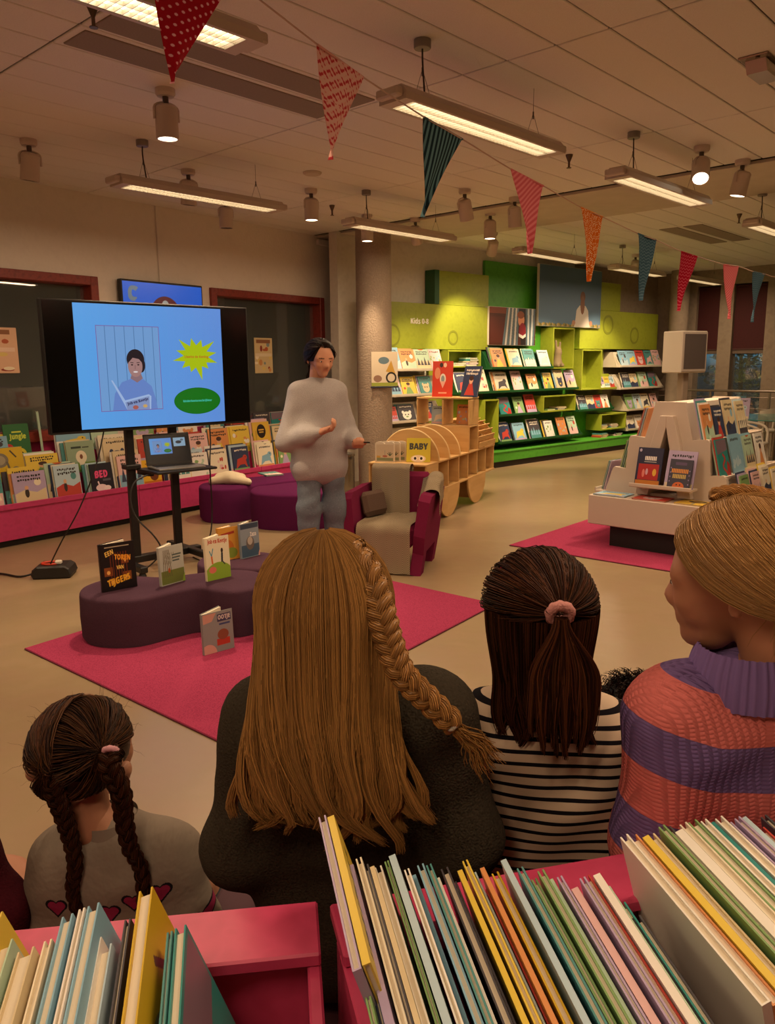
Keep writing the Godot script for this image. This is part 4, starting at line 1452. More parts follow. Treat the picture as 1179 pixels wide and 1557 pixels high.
func ring(panel: Node, c: Vector3, r: float, w: float, t: float) -> void:
	var mb := MB.new()
	for k in 28:
		var a := TAU * k / 28.0
		var b := TAU * (k + 1) / 28.0
		var pa := Vector3(cos(a), sin(a), 0)
		var pb := Vector3(cos(b), sin(b), 0)
		mb.quad(c + pa * (r - w) + Vector3(0, 0, t), c + pa * r + Vector3(0, 0, t), c + pb * r + Vector3(0, 0, t), c + pb * (r - w) + Vector3(0, 0, t))
		mb.quad(c + pa * r, c + pb * r, c + pb * r + Vector3(0, 0, t), c + pa * r + Vector3(0, 0, t))
	put("ring", mb, mat("7d8626", 0.5), panel)


func cubby(fr: Transform3D, x0: float, x1: float, y0: float, y1: float, z0: float, z1: float, m: Material, label: String, group: String) -> void:
	var t := thing("wall_cube", label, "cube shelf", fr, group)
	var th := 0.022
	var cx := (x0 + x1) * 0.5
	var cz := (z0 + z1) * 0.5
	put("top_board", MB.new().box(Vector3(x1 - x0, th, z1 - z0), Vector3(cx, y1 - th * 0.5, cz), 0.002), m, t)
	put("bottom_board", MB.new().box(Vector3(x1 - x0, th, z1 - z0), Vector3(cx, y0 + th * 0.5, cz), 0.002), m, t)
	put("side_board", MB.new().box(Vector3(th, y1 - y0 - 2 * th, z1 - z0), Vector3(x0 + th * 0.5, (y0 + y1) * 0.5, cz), 0.002), m, t)
	put("side_board", MB.new().box(Vector3(th, y1 - y0 - 2 * th, z1 - z0), Vector3(x1 - th * 0.5, (y0 + y1) * 0.5, cz), 0.002), m, t)
	put("back_board", MB.new().box(Vector3(x1 - x0 - 2 * th, y1 - y0 - 2 * th, 0.01), Vector3(cx, (y0 + y1) * 0.5, z0 + 0.006)), m, t)


func tilt_shelf(fr: Transform3D, x0: float, x1: float, y: float, z0: float, z1: float, m: Material, label: String, group: String, name_ := "display_shelf") -> void:
	var t := thing(name_, label, "shelf", fr, group)
	var cx := (x0 + x1) * 0.5
	var w := x1 - x0
	put("board", MB.new().box(Vector3(w, 0.018, z1 - z0), Vector3(cx, y - 0.009, (z0 + z1) * 0.5), 0.002), m, t)
	put("lip", MB.new().box(Vector3(w, 0.03, 0.012), Vector3(cx, y + 0.004, z1 - 0.004), 0.002), m, t)
	var dep := (z1 - z0) * 0.8
	put("backrest", MB.new().box(Vector3(w, 0.26, 0.012), Vector3.ZERO), m, t, at(Vector3(cx, y + 0.125, z1 - 0.1 - 0.045), 0, -20))
	for x in [x0 + 0.012, x1 - 0.012]:
		var mb := MB.new()
		mb.xf = Transform3D(Basis(Vector3(0, 0, 1), Vector3(0, 1, 0), Vector3(-1, 0, 0)), Vector3(x, 0, 0))
		mb.prism(PackedVector2Array([Vector2(z0, y - 0.02), Vector2(z1 - 0.01, y - 0.02), Vector2(z1 - 0.02, y + 0.02), Vector2(z1 - 0.19, y + 0.25), Vector2(z0, y + 0.25)]), -0.006, 0.006)
		put("bracket", mb, m, t)


func shelf_books(fr: Transform3D, y: float, z: float, list: Array, where: String, group: String) -> void:
	# list: [x, width, height, cover, extra behind]
	for q in list:
		var cells := [q[3]]
		for k in q[4]:
			cells.append(16 + (q[3] * 7 + k * 17) % 48)
		for k in cells.size():
			book(fr * at(Vector3(q[0] - k * 0.022, y, z - k * 0.014), 0, -20), q[1] * 1.2, q[2] * (1.06 + 0.03 * k), 0.011, cells[k], where if k == 0 else "filed " + where, group, "spine_left", "magazine" if group.begins_with("mag") else "picture_book")


func build_green_unit() -> void:
	var lime := tri_mat("lime board", noise_tex(0.04, ["94a02e", "99a532", "909c2b"], 256, 71, 3), 0.7, 0.42)
	var green := tri_mat("green board", noise_tex(0.04, ["4a9a2a", "509f2f", "459526"], 256, 72, 3), 0.7, 0.42)
	var deep := mat("1c5228", 0.42)
	var white := mat("cfc5b2", 0.5)
	var g1 := "panels of the green shelf wall"
	var bench := thing("green_bench", "long low bright green bench under the shelf wall", "bench", GW)
	put("plinth", MB.new().box(Vector3(5.9, 0.09, 0.42), Vector3(1.7, 0.045, -0.235)), mat("241a14", 0.6), bench)
	put("front_panel", MB.new().box(Vector3(5.9, 0.14, 0.02), Vector3(1.7, 0.16, -0.01), 0.003), green, bench)
	put("top_board", MB.new().box(Vector3(5.9, 0.022, 0.5), Vector3(1.7, 0.236, -0.24), 0.004), green, bench)
	var panels := [
		["green_backboard", "tall bright green backboard of the shelf wall", 0.2, 2.6, 0.25, 3.06, -0.49, -0.44, green],
		["lime_backboard", "olive lime backboard behind the small wall cube", -1.0, 0.19, 0.25, 1.75, -0.49, -0.44, lime],
		["lime_backboard", "lime backboard strip beside the white magazine shelves", 2.61, 3.5, 0.75, 1.78, -0.49, -0.44, lime],
		["green_backboard", "low green backboard above the bench end", 2.61, 4.0, 0.25, 0.74, -0.49, -0.44, green],
		["lime_panel", "long lime panel lettered in white, beside the concrete column", -2.3, 0.13, 1.75, 2.365, -0.43, -0.30, lime],
		["lime_panel", "raised lime panel above the lettered one", -0.93, 0.17, 2.37, 2.83, -0.43, -0.34, lime],
		["green_panel", "narrow dark green return beside the raised lime panel", -1.03, -0.935, 2.37, 2.83, -0.49, -0.30, deep],
		["lime_panel", "lime panel with two rings above the magazine shelves", 2.52, 5.12, 1.78, 2.44, -0.43, -0.30, lime],
		["lime_panel", "small lime panel beside the blue meadow picture", 3.12, 3.82, 2.445, 2.92, -0.43, -0.34, lime],
	]
	var wall := thing("shelf_wall", "green and lime panelled shelf wall with lettering", "wall unit", GW)
	for q in panels:
		var o := put(q[0], MB.new().box(Vector3(q[3] - q[2], q[5] - q[4], q[7] - q[6]), Vector3((q[2] + q[3]) * 0.5, (q[4] + q[5]) * 0.5, (q[6] + q[7]) * 0.5), 0.004), q[8], wall)
		o.set_meta("label", q[1])
		if q[1].begins_with("long lime"):
			ring(o, Vector3(-0.65, 1.915, -0.2998), 0.105, 0.028, 0.004)
			ring(o, Vector3(-1.85, 1.93, -0.2998), 0.15, 0.028, 0.004)
			var tm := TextMesh.new()
			var f := SystemFont.new()
			f.font_names = PackedStringArray(["Droid Sans"])
			f.font_weight = 700
			tm.font = f
			tm.text = "Kids 0-8"
			tm.font_size = 64
			tm.depth = 0.006
			tm.pixel_size = 0.0015
			put("lettering", tm, mat("eae6da", 0.5), o, at(Vector3(-1.33, 2.125, -0.297)))
		elif q[1].begins_with("lime panel with two"):
			ring(o, Vector3(3.38, 2.2, -0.2998), 0.17, 0.04, 0.004)
			ring(o, Vector3(4.28, 2.03, -0.2998), 0.15, 0.035, 0.004)
	# pictures
	var im := img(288, 160, Color("4a2216"))
	im.fill_rect(Rect2i(0, 0, 100, 26), Color("7a3a22"))
	im.fill_rect(Rect2i(8, 40, 84, 110), Color("552419"))
	for k in 7:
		fillpoly(im, PackedVector2Array([Vector2(104 + k * 11, 0), Vector2(114 + k * 11, 0), Vector2(92 + k * 14, 160), Vector2(80 + k * 14, 160)]), Color("c9c9c4") if k % 2 else Color("5c7480"))
	fillpoly(im, PackedVector2Array([Vector2(178, 0), Vector2(222, 0), Vector2(226, 160), Vector2(196, 160)]), Color("1c1416"))
	disc(im, 196, 50, 20, 28, Color("d8906a"))
	disc(im, 192, 28, 22, 16, Color("8a4a2a"))
	disc(im, 204, 96, 22, 34, Color("8e1c2c"))
	fillpoly(im, PackedVector2Array([Vector2(180, 108), Vector2(208, 118), Vector2(240, 100), Vector2(244, 112), Vector2(208, 132), Vector2(182, 122)]), Color("e8e4dc"))
	for k in 5:
		fillpoly(im, PackedVector2Array([Vector2(222 + k * 13, 0), Vector2(234 + k * 13, 0), Vector2(240 + k * 10, 160), Vector2(228 + k * 10, 160)]), Color("bcc4c4") if k % 2 else Color("4e6672"))
	picture(GW, 0.1, 1.24, 1.818, 2.385, -0.43, -0.27, im, "picture of a child reading behind striped curtains", "boy picture")
	im = img(288, 160, Color("4f6c86"))
	for y in 160:
		im.fill_rect(Rect2i(0, y, 288, 1), Color("47647e").lerp(Color("58748c"), y / 160.0))
	for k in 60:
		disc(im, (k * 37) % 288, 154 + (k * 7) % 6, 4, 4, Color(["8a7a30", "a8925a", "5a5a30"][k % 3]))
	fillpoly(im, PackedVector2Array([Vector2(170, 112), Vector2(184, 100), Vector2(212, 100), Vector2(226, 114), Vector2(230, 140), Vector2(238, 160), Vector2(160, 160), Vector2(166, 138)]), Color("c8c0b6"))
	disc(im, 198, 76, 12, 15, Color("6a4430"))
	disc(im, 198, 98, 10, 26, Color("7a5038"))
	disc(im, 158, 148, 8, 7, Color("a87c62"))
	disc(im, 240, 148, 8, 7, Color("a87c62"))
	picture(GW, 1.28, 3.05, 2.13, 3.08, -0.295, -0.25, im, "large blue picture of a girl seated in a meadow", "meadow picture")
	# shelves and cubes
	var gs := "green tilted shelves of the shelf wall"
	tilt_shelf(GW, 0.0, 1.55, 1.48, -0.44, -0.12, deep, "dark green tilted shelf below the curtain picture", gs)
	tilt_shelf(GW, -0.74, 2.28, 1.13, -0.44, -0.12, deep, "long dark green tilted shelf, second from the top", gs)
	tilt_shelf(GW, 0.19, 1.22, 0.77, -0.44, -0.12, deep, "short dark green tilted shelf beside the lower lime cube", gs)
	tilt_shelf(GW, 0.19, 2.36, 0.36, -0.44, -0.07, deep, "lowest dark green tilted shelf just above the bench", gs)
	tilt_shelf(GW, 2.3, 3.4, 0.75, -0.43, -0.12, deep, "dark green tilted shelf of magazines beside the white shelves", gs)
	var gc := "lime cubes of the shelf wall"
	cubby(GW, -0.86, -0.15, 1.495, 1.74, -0.435, -0.2, lime, "flat lime cube holding a few books under the long panel", gc)
	cubby(GW, 1.60, 2.19, 1.455, 2.11, -0.435, -0.18, lime, "tall lime cube under the blue meadow picture", gc)
	cubby(GW, 2.35, 2.95, 1.09, 1.765, -0.425, -0.12, lime, "tall lime cube under the ringed lime panel", gc)
	cubby(GW, 1.3, 2.2, 0.765, 1.03, -0.435, -0.12, lime, "flat lime cube beside the short green shelf", gc)
	cubby(GW, -0.15, 0.185, 0.37, 1.02, -0.435, -0.12, lime, "narrow upright lime cube behind the wooden train", gc)
	cubby(GW, 3.0, 3.83, 0.37, 0.655, -0.435, -0.12, lime, "flat lime cube just above the bench end", gc)
	tilt_shelf(GW, 2.97, 3.5, 1.10, -0.43, -0.14, lime, "short lime shelf beside the tall lime cube", gs)
	var b1 := "books on the green shelf wall"
	shelf_books(GW, 1.482, -0.145, [[0.24, 0.24, 0.29, 53, 2], [0.63, 0.23, 0.28, 16, 1], [1.0, 0.23, 0.28, 33, 1], [1.37, 0.23, 0.27, 34, 0]], "on top green shelf", b1)
	shelf_books(GW, 1.132, -0.145, [[-0.55, 0.23, 0.29, 22, 1], [-0.15, 0.22, 0.33, 50, 0], [0.32, 0.25, 0.28, 52, 2], [0.7, 0.2, 0.3, 38, 0], [1.08, 0.21, 0.25, 19, 0], [1.5, 0.18, 0.26, 23, 1], [1.82, 0.2, 0.3, 36, 1], [2.13, 0.22, 0.3, 49, 0]], "on long green shelf", b1)
	shelf_books(GW, 0.772, -0.145, [[0.4, 0.22, 0.27, 41, 0], [0.75, 0.2, 0.26, 17, 0], [1.05, 0.21, 0.29, 39, 0]], "on short green shelf", b1)
	shelf_books(GW, 0.362, -0.095, [[0.36, 0.22, 0.29, 6 * 1 + 16, 1], [0.72, 0.24, 0.27, 28, 1], [1.12, 0.23, 0.3, 45, 1], [1.5, 0.18, 0.26, 26, 2], [1.86, 0.2, 0.3, 44, 0], [2.16, 0.2, 0.3, 55, 0]], "on lowest green shelf", b1)
	shelf_books(GW, 0.752, -0.145, [[2.5, 0.2, 0.24, 45, 1], [2.74, 0.2, 0.24, 61, 0], [2.97, 0.19, 0.24, 48, 0], [3.2, 0.18, 0.24, 35, 0]], "on green magazine shelf", b1)
	shelf_books(GW, 1.102, -0.165, [[3.08, 0.16, 0.2, 31, 0], [3.25, 0.15, 0.2, 57, 0], [3.4, 0.14, 0.2, 25, 0]], "on short lime shelf", b1)
	var toy := thing("soft_toy", "small beige soft toy sitting in the tall lime cube", "toy", GW * at(Vector3(1.9, 1.477, -0.3)))
	var tm2 := MB.new()
	blob(tm2, [[Vector3(0, 0.08, 0), Vector3(0, 0.16, 0), 0.075, 0.06], [Vector3(0, 0.24, 0.01), Vector3(0, 0.27, 0.01), 0.06, 0.055], [Vector3(-0.05, 0.33, 0), Vector3(-0.06, 0.42, 0), 0.018, 0.02], [Vector3(0.05, 0.33, 0), Vector3(0.06, 0.40, 0), 0.018, 0.02], [Vector3(-0.06, 0.03, 0.06), Vector3(-0.05, 0.03, 0.0), 0.028, 0.03], [Vector3(0.06, 0.03, 0.06), Vector3(0.05, 0.03, 0.0), 0.028, 0.03]], 0.012, 60.0)
	put("plush", tm2, cloth_mat("plush", ["8c7c62", "958569"], 115), toy)
	poster(GW * at(Vector3(3.1, 1.42, -0.437)), 0.26, 0.3, "d8d4c0", "small white picture card on the lime board above the short shelf", "card")
	book(at(Vector3(-1.22, 0.375, -8.52), 30, -90), 0.2, 0.26, 0.014, tone_cell(9, 1), "lying on the violet pouf", "books left on the poufs")
	# a few lying in the cubes and on the bench
	var n := 0
	for q in [[-0.6, 1.517, -0.3, 2], [-0.33, 1.517, -0.3, 5], [1.62, 0.787, -0.28, 1], [1.9, 0.787, -0.28, 2], [3.2, 0.392, -0.28, 3], [3.55, 0.392, -0.28, 3], [3.1, 0.248, -0.2, 3], [3.6, 0.248, -0.22, 2]]:
		for k in q[3]:
			book(GW * at(Vector3(q[0] + 0.02 * (k % 2), q[1] + 0.0005 + 0.024 * k + 0.011, q[2] - 0.1), 3.0 * k - 4, 90), 0.2 + 0.02 * (k % 2), 0.2, 0.022, 16 + (n * 5) % 48, "lying flat on shelf wall", b1)
			n += 1
	# white wire shelving at both ends
	var gw := "white shelving of the shelf wall"
	var k := 0
	for y in [1.475, 1.14, 0.79, 0.45]:
		tilt_shelf(GW, -2.3, -1.02, y, -0.48, -0.1, white, "white shelf beside the concrete column, %s" % ["highest", "second", "third", "lowest"][k], gw, "white_shelf")
		k += 1
	k = 0
	for y in [1.48, 1.085, 0.69, 0.33]:
		tilt_shelf(GW, 3.55 if k < 2 else 3.86, 5.1, y, -0.48, -0.1, white, "white magazine shelf at the far end, %s" % ["highest", "second", "third", "lowest"][k], gw, "white_shelf")
		k += 1
	var b2 := "books on the white shelves by the column"
	shelf_books(GW, 1.477, -0.125, [[-1.95, 0.2, 0.29, 37, 0], [-1.68, 0.24, 0.27, 19, 1], [-1.4, 0.24, 0.27, 21, 0], [-1.15, 0.2, 0.27, 38, 1]], "on white shelf by column", b2)
	shelf_books(GW, 1.142, -0.125, [[-1.95, 0.2, 0.25, 63, 0], [-1.68, 0.21, 0.24, 23, 1], [-1.35, 0.2, 0.24, 24, 2]], "on second white shelf by column", b2)
	shelf_books(GW, 0.792, -0.125, [[-1.97, 0.12, 0.2, 39, 0], [-1.72, 0.26, 0.22, 54, 1], [-1.3, 0.2, 0.24, 47, 2]], "on third white shelf by column", b2)
	var b3 := "magazines on the far white shelves"
	shelf_books(GW, 1.482, -0.125, [[3.72, 0.22, 0.27, 37, 0], [4.0, 0.24, 0.27, 28, 1], [4.3, 0.24, 0.28, 30, 0], [4.6, 0.22, 0.28, 58, 0], [4.88, 0.22, 0.29, 38, 0]], "on highest far white shelf", b3)
	shelf_books(GW, 1.087, -0.125, [[3.85, 0.22, 0.27, 45, 1], [4.1, 0.22, 0.26, 61, 0], [4.45, 0.23, 0.28, 55, 1], [4.78, 0.22, 0.28, 41, 0]], "on second far white shelf", b3)
	shelf_books(GW, 0.692, -0.125, [[4.0, 0.22, 0.28, 42, 0], [4.28, 0.22, 0.28, 59, 0], [4.56, 0.22, 0.27, 52, 1], [4.88, 0.2, 0.27, 29, 0]], "on third far white shelf", b3)
	shelf_books(GW, 0.332, -0.125, [[4.05, 0.22, 0.24, 43, 0], [4.35, 0.22, 0.24, 60, 0], [4.7, 0.22, 0.26, 35, 0]], "on lowest far white shelf", b3)
	# poster on the column
	im = img(128, 160, Color("cdc0a8"))
	disc(im, 60, 40, 26, 16, Color("5c7480"))
	fillpoly(im, PackedVector2Array([Vector2(70, 90), Vector2(96, 40), Vector2(116, 100)]), Color("b89038"))
	ring_print(im, 96, 118, 22, 4, Color("1c1a18"))
	im.fill_rect(Rect2i(0, 140, 128, 20), Color("8f9a38"))
	disc(im, 30, 122, 20, 16, Color("8a6a58"))
	var ps := thing("column_poster", "illustrated poster with a bicycle wheel hanging on the concrete column", "poster", at(Vector3(-0.02, 1.28, -9.68), 8))
	put("sheet", MB.new().box(Vector3(0.32, 0.42, 0.004), Vector3(0, 0.21, 0)), mat("cdc0a8", 0.7), ps)
	put("print", MB.new().quad_up(0.32, 0.42, 0.0024), tmat("column poster", ImageTexture.create_from_image(im), 0.6), ps)
	put("rod", MB.new().box(Vector3(0.34, 0.02, 0.012), Vector3(0, 0.0, 0.0), 0.002), mat("2c3040", 0.5), ps)
	# steel bin beside the column
	var tb := thing("waste_bin", "round chrome waste bin between the pink bookcase and column", "bin", at(Vector3(-0.55, 0, -9.62)))
	put("body", MB.new().lathe(PackedVector2Array([Vector2(0, 0), Vector2(0.15, 0.0), Vector2(0.15, 0.42), Vector2(0.145, 0.46)]), 28), mat("8f8a82", 0.2, 0.9), tb)
	put("rim", MB.new().lathe(PackedVector2Array([Vector2(0.13, 0.455), Vector2(0.155, 0.455), Vector2(0.155, 0.48), Vector2(0.13, 0.49), Vector2(0.0, 0.47)]), 28), mat("a09a90", 0.2, 0.9), tb)


func ring_print(im: Image, x: float, y: float, r: float, w: float, c: Color) -> void:
	for k in 40:
		var a := TAU * k / 40.0
		disc(im, x + cos(a) * r, y + sin(a) * r, w, w, c)


func picture(fr: Transform3D, x0: float, x1: float, y0: float, y1: float, z0: float, z1: float, im: Image, label: String, key: String) -> void:
	var o := thing("wall_picture", label, "picture", fr)
	put("board", MB.new().box(Vector3(x1 - x0, y1 - y0, z1 - z0), Vector3((x0 + x1) * 0.5, (y0 + y1) * 0.5, (z0 + z1) * 0.5), 0.003), mat("c8c2b2", 0.6), o)
	put("print", MB.new().quad_up(x1 - x0 - 0.01, y1 - y0 - 0.01, 0.0), tmat(key, ImageTexture.create_from_image(im), 0.5), o, at(Vector3((x0 + x1) * 0.5, y0 + 0.005, z1 + 0.001)))


func build_far_corner() -> void:
	# roller blinds
	var red := tri_mat("red blind", noise_tex(0.1, ["3f0f12", "471215", "390d10"], 128, 81, 3), 2.0, 0.8)
	var wx := [[0.39, 0.525], [0.813, 1.252], [1.506, 2.09], [2.42, 3.1], [3.4, 4.1], [4.4, 5.1]]
	for k in wx.size():
		var w: float = wx[k][1] - wx[k][0]
		var t := thing("roller_blind", "dark red roller blind lowered over upper pane, %s from the lime shelf wall" % ["first", "second", "third", "fourth", "fifth", "sixth"][k], "blind", WW * at(Vector3((wx[k][0] + wx[k][1]) * 0.5, 0, -0.07)), "dark red roller blinds in a row")
		put("cloth", MB.new().box(Vector3(w - 0.01, 1.1, 0.004), Vector3(0, 2.31, 0)), red, t)
		put("bottom_bar", MB.new().box(Vector3(w - 0.008, 0.025, 0.014), Vector3(0, 1.765, 0), 0.003), mat("4a2a26", 0.6), t)
		put("roller", MB.new().tube(PackedVector3Array([Vector3(-w * 0.49, 2.885, 0), Vector3(w * 0.49, 2.885, 0)]), PackedFloat32Array([0.022]), 10), red, t)
	# steel balustrade before the windows
	var steel := mat("8a7f74", 0.3, 0.7)
	var t := thing("balustrade", "steel railing with thin bars along the window wall", "railing", WW * at(Vector3(0, 0, 0.35)))
	put("handrail", MB.new().tube(PackedVector3Array([Vector3(0.2, 1.03, 0), Vector3(7, 1.03, 0)]), PackedFloat32Array([0.022]), 10), steel, t)
	for y in [0.92, 0.72, 0.52, 0.32]:
		put("rail", MB.new().tube(PackedVector3Array([Vector3(0.2, y, 0), Vector3(7, y, 0)]), PackedFloat32Array([0.008]), 6), steel, t)
	for k in 7:
		put("post", MB.new().box(Vector3(0.04, 1.02, 0.02), Vector3(0.3 + k * 1.05, 0.51, 0), 0.003), steel, t)
	# trees outside
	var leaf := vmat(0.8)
	for q in [[0.9, -1.9], [2.6, -2.2], [4.6, -2.4]]:
		var tr := thing("garden_tree", "leafy tree coloured with bluish dusk light outside the blinds, %s" % {0.9: "nearest the shelf wall", 2.6: "middle of three", 4.6: "farthest from the shelf wall"}[q[0]], "tree", WW * at(Vector3(q[0], -0.6, q[1])), "trees outside the windows")
		put("trunk", MB.new().tube(PackedVector3Array([Vector3(0, 0, 0), Vector3(0.04, 1.0, 0), Vector3(0, 2.4, 0.05)]), PackedFloat32Array([0.09, 0.07, 0.03]), 8), mat("3c342c", 0.9), tr)
		var mb := MB.new()
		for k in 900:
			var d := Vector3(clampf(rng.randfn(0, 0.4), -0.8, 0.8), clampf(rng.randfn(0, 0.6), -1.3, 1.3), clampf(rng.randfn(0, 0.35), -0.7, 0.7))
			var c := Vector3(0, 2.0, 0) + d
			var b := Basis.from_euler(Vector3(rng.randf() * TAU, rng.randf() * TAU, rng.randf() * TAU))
			mb.col = Color(0.14, 0.30, 0.30).lerp(Color(0.5, 0.72, 0.78), rng.randf())  # bluish dusk daylight is put into the leaf colours
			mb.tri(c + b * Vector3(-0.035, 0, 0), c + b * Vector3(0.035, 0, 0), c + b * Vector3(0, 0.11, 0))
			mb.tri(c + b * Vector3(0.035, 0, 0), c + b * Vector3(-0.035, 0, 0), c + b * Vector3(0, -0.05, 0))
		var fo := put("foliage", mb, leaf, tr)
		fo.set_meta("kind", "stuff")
	# white display box on a post
	var axes := at(Vector3(3.81, 0, -10.27), 90.0 - 42.7 - 22.0)   # x along AXIS_U, z towards -AXIS_V
	var bx := thing("display_box", "white box with dark glass front on a slim post", "display box", axes)
	put("post", MB.new().box(Vector3(0.1, 1.42, 0.1), Vector3(0, 0.71, 0), 0.01), mat("9a8a7a", 0.5), bx)
	put("base_plate", MB.new().lathe(PackedVector2Array([Vector2(0, 0), Vector2(0.22, 0), Vector2(0.22, 0.012), Vector2(0, 0.012)]), 28), mat("9a8a7a", 0.4), bx)
	put("case", MB.new().box(Vector3(0.43, 0.52, 0.33), Vector3(0, 1.67, 0), 0.012), mat("d8cfc2", 0.45), bx)
	put("bezel", MB.new().box(Vector3(0.41, 0.49, 0.012), Vector3(0, 1.67, 0.168), 0.004), mat("b5a89c", 0.35), bx)
	put("glass_front", MB.new().box(Vector3(0.36, 0.43, 0.006), Vector3(0, 1.675, 0.175)), mat("5c5350", 0.12), bx)
	# glass table and chairs
	var tt := thing("reading_table", "round teal glass table with steel legs by the railing", "table", at(Vector3(5.75, 0, -11.6)))
	put("table_top", MB.new().lathe(PackedVector2Array([Vector2(0, 0.728), Vector2(0.795, 0.728), Vector2(0.8, 0.734), Vector2(0.795, 0.74), Vector2(0, 0.74)]), 48), mat("3f8a80", 0.12), tt)
	for k in 4:
		var a := TAU * k / 4.0 + 0.4
		put("leg", MB.new().bar(Vector3(cos(a) * 0.6, 0, sin(a) * 0.6), Vector3(cos(a) * 0.5, 0.728, sin(a) * 0.5), 0.02, 10), steel, tt)
	white_chair(at(Vector3(4.95, 0, -10.75), 55), "white plastic armchair pushed at the teal table, beside the display stand")
	white_chair(at(Vector3(6.15, 0, -12.75), 190), "white plastic armchair behind the teal table, back to the railing")
	for q in [[5.0, -11.25, -30, 40], [5.3, -11.9, 15, 28]]:
		book(at(Vector3(q[0], 0.741, q[1]), q[2], -12), 0.26, 0.3, 0.03, q[3], "standing on the teal table", "books standing on the teal table", "spine_left", "table_book")


func white_chair(xf: Transform3D, label: String) -> void:
	var m := mat("cfc6b6", 0.4)
	var t := thing("plastic_chair", label, "chair", xf, "white plastic chairs at the teal table")
	put("seat", MB.new().box(Vector3(0.44, 0.035, 0.42), Vector3(0, 0.445, 0), 0.015), m, t)
	put("backrest", MB.new().grid(16, 8, func(u, w):
		var a: float = (u - 0.5) * 2.6
		return Vector3(sin(a) * 0.24, 0.62 + w * 0.22 - absf(u - 0.5) * 0.14, -0.0 - cos(a) * 0.22 - w * 0.03)), m, t)
	for s in [-1.0, 1.0]:
		put("arm", MB.new().tube(smooth_path(PackedVector3Array([Vector3(s * 0.23, 0.72, -0.08), Vector3(s * 0.255, 0.69, 0.08), Vector3(s * 0.24, 0.62, 0.17), Vector3(s * 0.215, 0.45, 0.18)])), PackedFloat32Array([0.018]), 8), m, t)
		put("leg", MB.new().tube(PackedVector3Array([Vector3(s * 0.215, 0.45, 0.18), Vector3(s * 0.235, 0, 0.22)]), PackedFloat32Array([0.022, 0.016]), 8), m, t)
		put("leg", MB.new().tube(PackedVector3Array([Vector3(s * 0.2, 0.66, -0.19), Vector3(s * 0.205, 0.44, -0.18), Vector3(s * 0.22, 0, -0.25)]), PackedFloat32Array([0.02, 0.022, 0.016]), 8), m, t)


